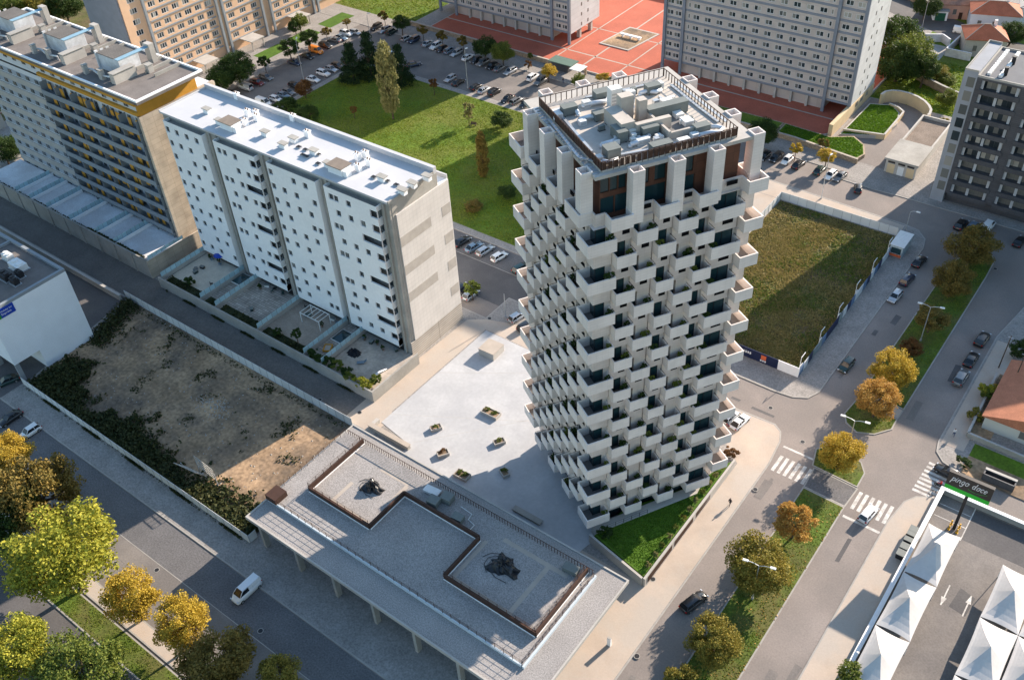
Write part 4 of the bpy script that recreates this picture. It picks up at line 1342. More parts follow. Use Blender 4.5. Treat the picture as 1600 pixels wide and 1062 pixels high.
for q in range(3):
    mb.tube([(-186, 50 + q * 2.2, 16.9), (-166, 51 + q * 2.0, 16.9)], .16, 0, 6) if q < 1 else None
tag(obj('roof_pipe', mb, M['galv']), 'long galvanised pipe lying across the brown hotel roof', 'pipe')
hw = thing('yard_wall', 'concrete wall of the lane behind the hotel', 'wall', (-190, 66, 0))
obj('wall', MB().box(-230, -163.2, 71.6, 72.0, 0, 1.6), M['concrete'], hw)
obj('coping', MB().box(-230, -163.1, 71.5, 72.1, 1.6, 1.7), M['concrete_lt'], hw)
# ------------------------------------------------------------------ far slab towers
M['beige_panel'] = tile_mat('beige facade panels', (0.46, 0.40, 0.36), (0.36, 0.31, 0.28), 3.4, 2.95, 0.85, 0.04, 0.1, 'wall', 0.03)
M['slate_band'] = mat('slate blue concrete band', (0.20, 0.22, 0.255), 0.8, 0.1, 0.5)
M['end_grey'] = tile_mat('pale grey end panels', (0.52, 0.53, 0.54), (0.40, 0.41, 0.42), 7.0, 1.5, 0.8, 0.03, 0.08, 'wall', 0.03)
M['peach'] = mat('peach facade', (0.60, 0.40, 0.26), 0.8, 0.07, 0.4)
M['cream_wall'] = mat('cream retaining wall', (0.60, 0.46, 0.28), 0.85, 0.1, 0.4)
M['dark_clad'] = tile_mat('dark grey cladding', (0.06, 0.062, 0.07), (0.035, 0.035, 0.04), 1.2, 0.4, 0.7, 0.12, 0.12, 'wall', 0.02)
M['roof_tile'] = mat('red roof tiles', (0.42, 0.13, 0.065), 0.85, 0.16, 0.5, 0.22, 5.0)
M['roof_tile_old'] = mat('old brown roof tiles', (0.30, 0.14, 0.09), 0.9, 0.2, 0.6, 0.3, 4.0, tint=(0.22, 0.13, 0.1))


def slab_tower(label, x0, x1, y0, y1, top, sect, small):
    t = thing('residential_tower', label, 'apartment block', (x0, y0, 0.5))
    mp = fy(y0)
    w = MB()
    hs, wins, piers, bands = [], [], [], []
    nf = int((top - 3.6) / 2.95)
    for fl in range(nf):
        z = 3.6 + 2.95 * fl
        for s, wd in sect:
            hs.append((s - wd, s + wd, z + 1.0, z + 2.3))
        for s in small:
            hs.append((s - .33, s + .33, z + 1.0, z + 2.3))
    holed(w, mp, x0, x1, 3.6, top, hs, .2)
    for h in hs:
        wins.append(window_fn(mp, *h, .12, 1 if h[1] - h[0] > 1 else 0, .11))
    w.box(x0, x1, y0 + .21, y1, 3.6, top, 0)
    w.quad((x0, y0, 3.6), (x1, y0, 3.6), (x1, y0 + .3, 3.6), (x0, y0 + .3, 3.6))
    w.box(x0 + 5.5, x1 - 7, y0 + 1.0, y1 - 1, .5, 3.6, 0)
    obj('wall', w, M['beige_panel'], t)
    many('window', wins, [M['glass'], M['frame_white']], t, 100)
    for fl in range(nf + 1):
        z = 3.6 + 2.95 * fl
        bands.append(lambda mb, z=z: mb.box(x0 + .1, x1 - .2, y0 - .14, y0 - .002, z - .05, z + .5))
    many('floor_band', bands, M['slate_band'], t)
    obj('end_wall', MB().box(x1 - .05, x1 + .3, y0 - .3, y1, 3.6, top), M['end_grey'], t)
    ew = []
    for fl in range(nf):
        z = 3.6 + 2.95 * fl
        for y in (y0 + 5.2, y0 + 8.6):
            ew.append(lambda mb, y=y, z=z: mb.box(x1 + .3, x1 + .33, y, y + .55, z + .7, z + 1.7))
    many('end_window', ew, M['glass'], t, 100)
    return t


gt = slab_tower('tall beige and slate tower with rows of paired windows behind the red square', -122.3, -68.6, 222.5, 238.0, 50, [(-120.6, .95), (-118.2, .95)] + [(-112.9 + 3.37 * k, .95) for k in range(11)] + [(-73.2, .95), (-70.3, .95)], [-115.0, -77.0])
for x in (-122.3, -116.8, -75.6, -68.95):
    obj('pier', MB().box(x - .05, x + .75, 221.9, 222.36, 3.6 if x > -76 and x > -70 else .5, 50), M['slate_band'], gt)
for k in range(9):
    x = -111 + k * 4.4
    obj('column', MB().box(x, x + .6, 222.6, 223.4, .5, 3.6), M['concrete_lt'], gt)
obj('plinth', MB().box(-69.2, -68.2, 211.5, 238.2, -.2, 3.4), M['cream_wall'], gt)
m = MB()
for y in (222.8, 225.9, 229.5):
    m.box(-68.2, -68.14, y + 3, y + 4.6, 1.9, 3.1)
obj('plinth_window', m, M['glass'], gt)
md = slab_tower('low visible beige tower wing on square columns west of the planted square', -203.5, -153.4, 222.9, 238.0, 44, [(-200.9, .9), (-198.4, .9)] + [(-194.2 + 2.92 * k, .8) for k in range(12)] + [(-157.6, .9), (-155.4, .9)], [-192.4, -161.0])
for x in (-203.4, -196.9, -160.0, -153.8):
    obj('pier', MB().box(x - .1, x + .7, 222.2, 222.75, .5, 44), M['slate_band'], md)
for k in range(8):
    x = -192 + k * 4.5
    obj('column', MB().box(x, x + .6, 222.9, 223.8, .5, 3.6), M['concrete_lt'], md)
for y in (228.0, 234.0):
    obj('column', MB().box(-154.6, -153.5, y, y + .9, .5, 3.6), M['concrete_lt'], md)

# peach block along the west road
pk = thing('peach_block', 'long peach coloured apartment block with window rows and grey stair strips by the west road', 'apartment block', (-239, 180, 0.1))
fx = lambda x: (lambda s, d, z: (x + d, s, z))
mp = fx(-239.0)
w = MB()
hs = []
vis = []
secs = [(142.6, 164.0), (167.0, 180.2), (184.6, 200.0), (203.5, 221.0), (225, 243), (247, 262)]
for fl in range(15):
    z = 3.2 + 3.0 * fl
    for a, b in [(136.0, 141.0)] + secs:
        n = max(1, int((b - a) / 3.35))
        st = (b - a) / n
        for k in range(n):
            c = a + st * (k + .5)
            hs.append((c - 1.15, c + 1.15, z + .75, z + 2.25))
holed(w, mp, 135.0, 262, 3.2, 48.5, hs, .2)
w.box(-256, -239.2, 135.0, 262, 0.1, 48.5)
obj('wall', w, M['peach'], pk)
hs.sort(key=lambda h: h[2])
many('window', [window_fn(mp, *h, .12, 2, .11) for h in hs], [M['glass'], M['frame_white']], pk, 100)
bands = []
for fl in range(15):
    z = 3.2 + 3.0 * fl
    for a, b in secs[:4]:
        bands.append(lambda mb, z=z, a=a, b=b: mb.box(-238.99, -238.75, a, b - .3, z - .12, z + .25))
many('floor_band', bands, M['greyblue'], pk, 100)
for y in (141.3, 164.3, 166.2, 180.3, 183.5, 200.6, 202.4, 222, 224):
    obj('pier', MB().box(-238.98, -238.3, y, y + .7, 0.1, 48), M['greyblue'], pk)
obj('end_wall', MB().box(-255.9, -239.3, 134.4, 134.98, 0.1, 48.5), M['slate_band'], pk)
for y in (154.6, 172.5, 192):
    m = MB()
    m.box(-238.9, -233.4, y - 2.6, y + 2.6, 3.0, 3.25)
    m.box(-234.0, -233.7, y - 2.3, y - 2.0, .1, 3.0)
    m.box(-234.0, -233.7, y + 2.0, y + 2.3, .1, 3.0)
    obj('entrance_canopy', m, M['concrete_lt'], pk)

# dark apartment building on the right
db = thing('dark_apartment_block', 'dark grey apartment block with long balconies and a pale corner strip', 'apartment block', (-39.3, 197.2, 0.1))
w = MB()
mp = fy(197.2)
hs = []
for fl in range(9):
    z = 3.3 + 3.02 * fl
    for a, b in ((-35.6, -28.2), (-26.4, -19.2), (-17.6, -9.0), (-7.5, 1), (3, 12)):
        hs.append((a, b, z - .2, z + 1.75))
    hs.append((-38.4, -36.9, z - .2, z + 1.9))
holed(w, mp, -36.6, 14.0, 2.6, 29.6, [h for h in hs if h[0] > -36], 1.3, 0, 0)
w.box(-36.6, 14.0, 198.5, 213, 0.1, 29.6, 0)
w.box(-39.3, -36.6, 197.2, 213, 0.1, 30.6, 1)
obj('wall', w, [M['dark_clad'], mat('blue grey corner concrete', (0.27, 0.285, 0.31), 0.85, 0.1, 0.4)], db)
bal, wi = [], []
for h in hs:
    if h[0] < -36:
        wi.append(lambda mb, h=h: mb.box(h[0], h[1], 197.14, 197.19, h[2], h[3]))
        continue
    n = int((h[1] - h[0]) / .9)
    st = (h[1] - h[0]) / n
    for k in range(n):
        wi.append(lambda mb, a=h[0] + k * st, st=st, h=h: mb.quad((a, 198.47, h[2] - .0), (a + st - .05, 198.47, h[2]), (a + st - .05, 198.47, h[3]), (a, 198.47, h[3])))
    bal.append(lambda mb, h=h: mb.box(h[0] - .3, h[1] + .3, 197.02, 197.18, h[2] - .95, h[2] + .05))
many('window', wi, M['glass'], db, 100)
many('balcony_front', bal, M['dark_clad'], db)
pn = []
for h in hs:
    if h[0] > -36:
        for f in (.0, .42, .9):
            a = h[0] + f * (h[1] - h[0])
            pn.append(lambda mb, a=a, h=h: mb.box(a, a + .55, 197.5, 197.56, h[2] + .05, h[3]))
many('screen_panel', pn, mat('pale screen panel', (0.36, 0.38, 0.4), 0.7, 0.15, 1.0), db, 100)
m = MB()
m.box(-36.6, 14.0, 197.2, 213, 29.6, 29.7, 0)
for b in ((-36.6, 14.0, 197.2, 197.5), (-36.6, 14.0, 212.7, 213.0), (-36.6, -36.3, 197.5, 212.7), (13.7, 14, 197.5, 212.7)):
    m.box(*b, 29.7, 30.1, 1)
for b in ((-39.3, -36.6, 197.2, 197.4), (-39.3, -36.6, 212.8, 213.0), (-39.3, -39.1, 197.4, 212.8)):
    m.box(*b, 30.6, 31.0, 1)
obj('roof', m, [mat('grey roof membrane', (0.14, 0.145, 0.155), 0.9, 0.12, 0.4), M['concrete']], db)
for x in (-35.4, -33.2):
    m = MB()
    for k in range(11):
        m.box(x, x + .7, 199 + k * 1.2, 199.9 + k * 1.2, 29.7, 30.2)
    obj('skylight_strip', m, M['white_metal'], db)
for px, py in ((1584, 95), (1572, 112)):
    x, y = axy(px, py, 30.5)
    t = thing('roof_flue', '%s of two dark flues on the dark block roof' % ('rear' if py < 100 else 'front'), 'chimney', (x, y, 29.7))
    obj('pipe', MB().tube([(0, 0, 0), (0, 0, 1.6)], .4, 0, 12), M['dark_metal'], t, local=True)
    obj('cap', MB().tube([(0, 0, 1.65), (0, 0, 1.75)], .5, 0, 12), M['dark_metal'], t, local=True)

# substation with its flat roofed shed, and walls of the ramp
sb = thing('substation', 'low flat roofed concrete shed with louvred doors beside the dark block', 'shed', (-48, 204, 0.1))
m = MB()
m.box(-51.8, -44.8, 203.0, 212.5, 0.1, 3.5, 0)
m.box(-51.6, -45.0, 212.5, 227.0, 0.1, 3.0, 0)
obj('wall', m, M['concrete_lt'], sb)
m = MB()
m.box(-52.2, -44.4, 202.6, 212.7, 3.5, 3.9, 0)
for b in ((-51.9, -44.7, 226.7, 227.1), (-51.9, -51.5, 212.7, 226.7), (-45.1, -44.7, 212.7, 226.7)):
    m.box(*b, 3.0, 3.8, 1)
obj('roof', m, [M['concrete'], M['concrete_lt']], sb)
obj('roof_gravel', MB().box(-51.5, -45.1, 212.7, 226.7, 3.0, 3.06), mat('brown roof gravel', (0.19, 0.15, 0.12), 0.95, 0.2, 0.4, 0.3, 4.0), sb)
obj('door', MB().box(-48.9, -47.5, 202.94, 203.0, .1, 2.3), M['white_metal'], sb)
for x in (-51.3, -46.9):
    obj('door', MB().box(x, x + 1.7, 202.94, 203.0, .1, 2.5), M['cream_wall'], sb)
for x in (-51.3, -49.0, -46.9):
    obj('vent_grille', MB().box(x, x + 1.6, 202.94, 202.99, 2.7, 3.15), M['dark_metal'], sb)
cw = thing('curved_wall', 'tall curved cream retaining wall around the top of the ramp', 'wall', (-60, 237, 0))
pts = [axy(px, py) for px, py in ((1373, 166), (1380, 161), (1390, 159.5), (1403, 160.5), (1417, 164), (1430, 169.5), (1440, 176), (1447, 183.5), (1450, 190), (1448, 196), (1445, 198.5))]
obj('wall', MB().wall_path(pts, .45, -.2, 3.2), M['cream_wall'], cw)
obj('coping', MB().wall_path(pts, .6, 3.2, 3.32), M['concrete_lt'], cw)
rw = thing('ramp_wall', 'low cream wall around the grass island on the ramp', 'wall', (-66, 213, 0))
pts = [axy(*q) for q in ((1316, 210), (1345, 214), (1380, 219), (1396, 200), (1410, 183), (1402, 176), (1388, 170))]
obj('wall', MB().wall_path(pts, .35, -.2, 1.5), M['cream_wall'], rw)
obj('coping', MB().wall_path(pts, .45, 1.5, 1.58), M['concrete_lt'], rw)
sw = thing('stone_wall', 'rubble stone retaining wall below the red square beside the parking road', 'wall', (-170, 209.5, 0))
obj('wall', MB().wall_path([(-208, 209.8), (-179, 209.6), (-150, 209.3)], .5, 0, 1.4), M['stone_wall'], sw)
obj('coping', MB().wall_path([(-208, 209.8), (-179, 209.6), (-150, 209.3)], .6, 1.4, 1.5), M['pale_line'], sw)
sw = thing('stone_wall', 'long rubble stone wall below the shaded lawn of the grey tower', 'wall', (-90, 204.8, 0))
obj('wall', MB().wall_path([(-128, 205.6), (-92, 204.9), (-75, 204.8), (-58.2, 202.9)], .5, 0, 1.35), M['stone_wall'], sw)
obj('coping', MB().wall_path([(-128, 205.6), (-92, 204.9), (-75, 204.8), (-58.2, 202.9)], .6, 1.35, 1.45), M['pale_line'], sw)
sw = thing('stone_wall', 'winding old stone wall on the green slope behind the dark block', 'wall', (-52, 240, 0))
pts = [axy(*q) for q in ((1432, 125), (1450, 135), (1468, 144), (1485, 152), (1500, 158))]
obj('wall', MB().wall_path(pts, .6, 0, 2.0), M['stone_wall'], sw)
obj('coping', MB().wall_path(pts, .7, 2.0, 2.1), M['concrete'], sw)
kp = thing('kiosk', 'small kiosk with a long green roof at the edge of the red square', 'kiosk', (-146, 209, .5))
obj('wall', MB().box(-149.2, -143.6, 207.2, 209.8, .1, 2.6), M['dark_clad'], kp)
obj('roof', MB().box(-149.8, -142.0, 206.4, 210.4, 2.6, 2.85), mat('green felt roof', (0.10, 0.16, 0.13), 0.8, 0.1, 1.0), kp)
obj('awning', MB().box(-142.0, -138.4, 205.6, 209.4, 2.4, 2.55), M['white_metal'], kp)
for q in ((-138.8, 206), (-138.8, 209)):
    obj('post', MB().box(q[0] - .25, q[0] + .25, q[1] - .25, q[1] + .25, .1, 2.4), M['stone_wall'], kp)
bn = thing('plaza_bench', 'long white stone bench in the square planter of the red square', 'bench', (-140, 235, .7))
obj('seat', MB().box(-143.6, -136.6, 234.6, 235.5, 1.3, 1.6), M['white'], bn)
for x in (-143, -140.2, -137.4):
    obj('leg', MB().box(x, x + .5, 234.7, 235.4, .7, 1.3), M['white'], bn)
bw2 = thing('boundary_wall', 'long cream wall behind the square beside the grey tower', 'wall', (-140, 268, 0))
obj('wall', MB().box(-198, -122, 268, 268.5, 0, 2.6), M['cream_wall'], bw2)
obj('coping', MB().box(-198, -122, 267.9, 268.6, 2.6, 2.7), M['pale_line'], bw2)

# hillside houses


def house(label, c, L, Wd, h, rz, wallm, roofm, hip=True, rise=2.0, wins=((.25, 0), (.5, 0), (.75, 0)), chim=True, eav=.4):
    t = thing('house', label, 'house', (c[0], c[1], 0.1), rz)
    m = MB()
    m.box(-L / 2, L / 2, -Wd / 2, Wd / 2, 0, h)
    if not hip:
        for sx in (-1, 1):
            x = sx * L / 2
            m.add([(x, -Wd / 2, h), (x, Wd / 2, h), (x, 0, h + rise * .97)], [(0, 1, 2)])
    obj('wall', m, wallm, t, local=True)
    e = eav
    r = MB()
    k = L / 2 - (Wd / 2 if hip else 0)
    k = max(k, .2)
    if not hip:
        k = L / 2 + e
    b = [(-L / 2 - e, -Wd / 2 - e, h), (L / 2 + e, -Wd / 2 - e, h), (L / 2 + e, Wd / 2 + e, h), (-L / 2 - e, Wd / 2 + e, h)]
    th = .16
    vs = b + [(-k, 0, h + rise), (k, 0, h + rise)] + [(p[0], p[1], p[2] + th) for p in b] + [(-k, 0, h + rise + th), (k, 0, h + rise + th)]
    r.add(vs, [(6, 7, 11, 10), (8, 9, 10, 11), (7, 8, 11), (9, 6, 10), (0, 1, 7, 6), (1, 2, 8, 7), (2, 3, 9, 8), (3, 0, 6, 9), (3, 2, 1, 0)])
    ro = obj('roof', r, roofm, t, local=True)
    rd = MB().tube([(-k, 0, h + rise + th), (k, 0, h + rise + th)], .14, 0, 6)
    if hip:
        for q in ((-k, 6), (-k, 9), (k, 7), (k, 8)):
            rd.tube([(q[0], 0, h + rise + th), vs[q[1]]], .12, 0, 6)
    obj('ridge', rd, M['pale_line'], ro, local=True)
    if chim:
        obj('chimney', MB().box(L * .18, L * .18 + .7, .6, 1.3, h + rise * .4, h + rise + 1.0), M['white'], ro, local=True)
    for f, side in wins:
        x = -L / 2 + f * L
        if side == 0:
            o = obj('window', MB().box(x - .5, x + .5, -Wd / 2 - .05, -Wd / 2 + .02, h * .35, h * .35 + 1.5), M['glass'], t, local=True)
            obj('sill', MB().box(x - .6, x + .6, -Wd / 2 - .12, -Wd / 2, h * .35 - .12, h * .35), M['pale_line'], o, local=True)
        else:
            y = -Wd / 2 + f * Wd
            xx = L / 2 * side
            o = obj('window', MB().box(min(xx, xx + .05 * side), max(xx, xx + .05 * side), y - .5, y + .5, h * .35, h * .35 + 1.4), M['glass'], t, local=True)
            obj('sill', MB().box(min(xx, xx + .1 * side), max(xx, xx + .1 * side), y - .6, y + .6, h * .35 - .12, h * .35), M['pale_line'], o, local=True)
    obj('door', MB().box(-.5, .5, -Wd / 2 - .06, -Wd / 2 + .02, 0, 2.1), M['brown_metal'], t, local=True)
    return t


def mid(*q):
    return Vector((sum(p[0] for p in q) / len(q), sum(p[1] for p in q) / len(q)))


pw = mat('pale blue house wall', (0.55, 0.6, 0.66), 0.85, 0.06, 0.4)
house('white house with a bright red hipped roof by the hillside street', (-55.2, 295.6), 13.0, 8.6, 5.2, R(18), pw, M['roof_tile'], True, 2.3, ((.2, 0), (.5, 0), (.8, 0), (.35, 1), (.65, 1)))
house('grey house with a weathered red hipped roof just below the white one', (-53.0, 278.5), 10.5, 9.0, 4.8, R(24), M['concrete_lt'], M['roof_tile'], True, 2.6, ((.25, 0), (.6, 0)))
house('pink fronted house with an old brown gabled roof and a green garage', (-66.5, 301.5), 12.0, 11.0, 4.2, R(22), mat('pink house wall', (0.55, 0.33, 0.25), 0.85, 0.08, 0.5), M['roof_tile_old'], False, 2.6, ((.15, 0), (.35, 0), (.7, 0), (.88, 0)))
house('white flat looking house behind the red roofed one at the corner of the photo', (-44, 306), 14, 10, 5.5, R(16), M['white'], M['concrete_lt'], True, 1.2)
house('orange roofed cottage with a yellow wall behind the ochre block', (-262, 150), 14, 10, 5.5, R(12), mat('yellow house wall', (0.62, 0.42, 0.12), 0.85, 0.08, 0.5), M['roof_tile'], True, 2.8)
house('small brown roofed house beyond the left end of the ochre block', (-262, 96), 12, 9, 4, R(8), M['concrete_lt'], M['roof_tile_old'], True, 2.0)
house('cream house with a broad red tiled roof beside the right hand sidewalk', (-2.6, 140.8), 15.6, 12.2, 2.9, R(90), mat('pale cream house wall', (0.52, 0.53, 0.49), 0.85, 0.05, 0.5), mat('orange brown roof tiles', (0.40, 0.165, 0.095), 0.9, 0.14, 0.8, 0.22, 7.0), False, 2.2, ((.5, -1),), False, .5)
gh = thing('garage', 'small white garage with a dark green door on the hillside street', 'garage', (-70, 295, .1), R(22))
obj('wall', MB().box(-2, 2, -2.5, 2.5, 0, 2.8), M['white'], gh, local=True)
obj('roof', MB().box(-2.3, 2.3, -2.8, 2.8, 2.8, 3.0), M['concrete'], gh, local=True)
obj('door', MB().box(-1.4, 1.4, -2.56, -2.5, 0, 2.3), mat('green garage door', (0.02, 0.11, 0.06), 0.6, 0.1, 1.0), gh, local=True)
rn = thing('ruined_walls', 'roofless white walled yard behind the evergreen trees', 'ruin', (-62, 276, 0))
for a, b in (((-67.9, 276.3), (-63.8, 278.7)), ((-63.8, 278.7), (-61.0, 276.3)), ((-60, 270.2), (-59.5, 279.9)), ((-60, 270.2), (-53.3, 270.3)), ((-72, 270), (-67.9, 276.3))):
    obj('wall', MB().wall_path([a, b], .4, 0, 2.4), M['weathered_white'], rn)
obj('floor', MB().box(-68, -60.4, 266, 276, .1, .2), M['concrete'], rn)
gw = thing('street_wall', 'pale garden wall along the far side of the hillside street', 'wall', (-90, 306, 0))
obj('wall', MB().wall_path([(-120, 314), (-86, 305), (-72, 299.5)], .4, 0, 1.8), M['stone_wall'], gw)
obj('coping', MB().wall_path([(-120, 314), (-86, 305), (-72, 299.5)], .5, 1.8, 1.9), M['pale_line'], gw)

# wall of the cream house garden and the plot below it
yw = thing('garden_wall', 'low grey wall between the house garden and the sidewalk', 'wall', (-9.5, 130, 0))
obj('wall', MB().wall_path([(-10.4, 147), (-10.0, 129.6), (8, 129.0), (30, 128.4)], .3, 0, 1.1), M['concrete'], yw)
obj('coping', MB().wall_path([(-10.4, 147), (-10.0, 129.6), (8, 129.0), (30, 128.4)], .4, 1.1, 1.18), M['concrete_lt'], yw)
struct('garden_plot', MB().sheet([(-9.8, 130.2), (-6.6, 130.2), (-6.6, 148), (-10, 148)], 0.14), M['soil'])
struct('plot_grass', MB().sheet([(-8.4, 125.6), (30, 124.6), (30, 128.2), (-8.4, 128.8)], 0.14), M['grass'])
struct('plot_soil', MB().sheet([(-8.4, 121.0), (30, 121.0), (30, 124.6), (-8.4, 125.6)], 0.136), M['soil'])
cb = thing('concrete_bin_store', 'open topped concrete box on the plot below the cream house', 'enclosure', (-2.8, 122.6, .1))
obj('wall', MB().wall_path([(-5.2, 121.7), (-.6, 121.7), (-.6, 123.0), (-5.2, 123.0), (-5.2, 121.7)], .2, .1, 1.5), M['dark_clad'], cb)
obj('lid', MB().box(-5.3, -.5, 122.7, 123.2, 1.5, 1.6), M['concrete_lt'], cb)

# ------------------------------------------------------------------ fences
M['fence_white'] = mat('pale sheet fence', (0.58, 0.60, 0.60), 0.7, 0.08, 0.3, island=0.06)


def panel_fence(label, pts, h, step, mtl, z=0.1, name='sheet_fence'):
    t = thing(name, label, 'fence', (pts[0][0], pts[0][1], z))
    m, p = MB(), MB()
    for i in range(len(pts) - 1):
        a, b = Vector(pts[i]), Vector(pts[i + 1])
        n = max(1, round((b - a).length / step))
        d = (b - a) / n
        u = d.normalized()
        for k in range(n):
            q0, q1 = a + d * k + u * .03, a + d * (k + 1) - u * .03
            m.wall_path([(q0.x, q0.y), (q1.x, q1.y)], .06, z, z + h)
            p.obox(a + d * k, u, .05, .14, z, z + h + .03)
    obj('panel', m, mtl, t)
    obj('post', p, M['frame_grey'], t)
    return t


panel_fence('pale sheet fence between the dirt lot and the gravel lane', [(-163.2, 73.0), (-97.3, 73.0)], 2.0, 2.0, M['fence_white'])
panel_fence('pale sheet fence between the dirt lot and the south sidewalk', [(-157.2, 45.5), (-93.0, 45.5), (-93.0, 47.0)], 1.8, 2.0, M['fence_white'])
panel_fence('white sheet fence along the north side of the grassy lot', [(-66.5, 179.4), (-40.0, 179.4)], 2.0, 2.05, M['fence_white'])
panel_fence('white sheet fence along the tower side of the grassy lot', [(-66.5, 127.6), (-66.5, 179.3)], 2.0, 2.05, M['fence_white'])
M['banner_navy'] = mat('navy printed banner', (0.012, 0.02, 0.06), 0.6, 0.15, 1.0)
M['banner_teal'] = mat('teal printed banner', (0.03, 0.22, 0.32), 0.6, 0.2, 2.0)
M['orange_red'] = mat('orange red print', (0.62, 0.13, 0.05), 0.6, 0.05, 1.0)
fb = thing('banner_fence', 'navy and teal advertising banner on the south fence of the grassy lot', 'banner', (-50, 127.5, .1))
obj('panel', MB().box(-52.9, -42.9, 127.44, 127.56, .1, 2.3), M['banner_navy'], fb)
obj('panel', MB().box(-66.3, -52.9, 127.44, 127.56, .1, 2.3), M['banner_teal'], fb)
obj('panel', MB().box(-42.9, -38.9, 127.44, 127.56, .1, 2.3), M['white'], fb)
m = MB()
for k in range(8):
    x = -51.4 + k * .42
    m.box(x, x + .28, 127.38, 127.43, 1.15 - .05 * (k % 2), 1.6)
obj('lettering', m, M['letter'], fb)
obj('emblem', MB().box(-46.2, -45.2, 127.38, 127.43, .95, 1.95), M['orange_red'], fb)
m = MB()
for k in range(3):
    m.box(-46.3 + k * .42, -46.0 + k * .42, 127.38, 127.43, .5, .85)
obj('lettering', m, M['letter'], fb)
fe = thing('banner_fence', 'fence of faded blue and white printed banners along the avenue side of the grassy lot', 'fence', (-38.9, 150, .1))
rnd = random.Random(4)
bm_ = [M['banner_navy'], mat('faded blue banner', (0.12, 0.19, 0.30), 0.7, 0.3, 0.6), M['fence_white'], mat('grey green banner', (0.2, 0.24, 0.24), 0.7, 0.3, 0.7)]
for k in range(23):
    y = 127.7 + k * 1.98
    obj('panel', MB().box(-39.0, -38.9, y, y + 1.94, .1, 2.1), rnd.choice(bm_), fe)
for k in range(6):
    y = 128.2 + k * 8.5
    t = thing('banner_bracket', 'white square tube bracket standing up from the banner fence', 'bracket', (-39.15, y, .1), 0, 'white brackets along the banner fence')
    m = MB()
    m.box(-.05, .05, -.05, .05, 0, 4.2)
    m.box(-.05, .05, .05, 1.7, 4.1, 4.2)
    m.box(-.05, .05, .05, 1.2, 1.9, 2.0)
    obj('tube', m, M['white_metal'], t, local=True)
    obj('foot', MB().box(-.2, .2, -.2, .2, 0, .06), M['concrete'], t, local=True)
sh_ = thing('site_cabin', 'small site cabin with a white ribbed roof at the corner of the grassy lot', 'cabin', (-37.8, 174.8, .12))
obj('wall', MB().box(-1.3, 1.3, -2.9, 2.9, 0, 2.7), mat('printed cabin wall', (0.36, 0.42, 0.44), 0.6, 0.35, 0.9), sh_, local=True)
m = MB()
for k in range(12):
    m.box(-1.45, 1.45, -3.0 + k * .5, -2.6 + k * .5, 2.72, 2.8)
m.box(-1.4, 1.4, -3.0, 2.95, 2.7, 2.74)
obj('roof', m, M['white_metal'], sh_, local=True)
obj('window', MB().box(-1.0, 1.0, -2.96, -2.9, .9, 2.2), M['glass_teal'], sh_, local=True)
obj('counter', MB().box(-1.2, 1.2, -3.2, -2.9, .3, .75), M['orange_red'], sh_, local=True)

# garden in front of the tower and its wall along the sidewalk
lw = thing('garden_wall', 'beige retaining wall with brown slatted panels around the triangular tower lawn', 'wall', (-39, 88, 0))
pl = [(-49.4, 76.3), (-39.2, 74.2), (-38.5, 102.2)]
obj('wall', MB().wall_path([(-49.6, 76.0), (-39.0, 73.8)], .35, 0, 1.9).wall_path([(-38.7, 73.8), (-38.55, 102.0)], .35, 0, 1.9), M['concrete_lt'], lw)
for y0, y1 in ((74.6, 81.8), (82.4, 88.3), (89.0, 101.4)):
    m = MB()
    n = int((y1 - y0) / .22)
    for k in range(n):
        m.box(-38.50, -38.42, y0 + k * .22, y0 + k * .22 + .15, .4, 1.6)
    obj('slat_panel', m, M['brown_metal'], lw)
struct('tower_lawn', MB().prism([(-49.0, 76.4), (-39.1, 74.4), (-38.9, 101.6), (-40.4, 97.4), (-41.8, 93.2), (-48.0, 83.2)], 0.0, 1.6), M['grass_rich'])
tr = thing('tower_ramp', 'pale access ramp with a thin railing along the foot of the balcony tower', 'ramp', (-46, 84, 0))
obj('slab', MB().prism([(-50.3, 77.6), (-48.9, 76.9), (-40.2, 92.4), (-40.6, 95.2)], 0, 1.7), M['concrete_lt'], tr)
railing('railing', [(-48.7, 77.4), (-44.6, 84.6)], 1.6, 1.0, 1.2, .025, tr, M['dark_metal'], 2)

# ------------------------------------------------------------------ street lamps, poles


def lamp(label, x, y, h, arms, rz, group=None, arm=1.6):
    t = thing('street_lamp', label, 'street lamp', (x, y, .1), rz, group)
    obj('pole', MB().tube([(0, 0, 0), (0, 0, h)], .11, 0, 8, .06), M['galv'], t, local=True)
    obj('base', MB().tube([(0, 0, 0), (0, 0, .5)], .18, 0, 8), M['galv'], t, local=True)
    for s in arms:
        obj('arm', MB().tube([(0, 0, h), (s * arm * .4, 0, h + .3), (s * arm, 0, h + .45)], .045, 0, 6), M['galv'], t, local=True)
        m = MB()
        m.box(s * arm - .1, s * arm + s * .6 + .1, -.17, .17, h + .36, h + .52) if s > 0 else m.box(s * arm - .7, s * arm + .1, -.17, .17, h + .36, h + .52)
        o = obj('lamp_head', m, M['white_metal'], t, local=True)
        obj('lens', MB().box(min(s * arm, s * arm + s * .55), max(s * arm, s * arm + s * .55), -.12, .12, h + .33, h + .36), M['letter'], o, local=True)
    return t


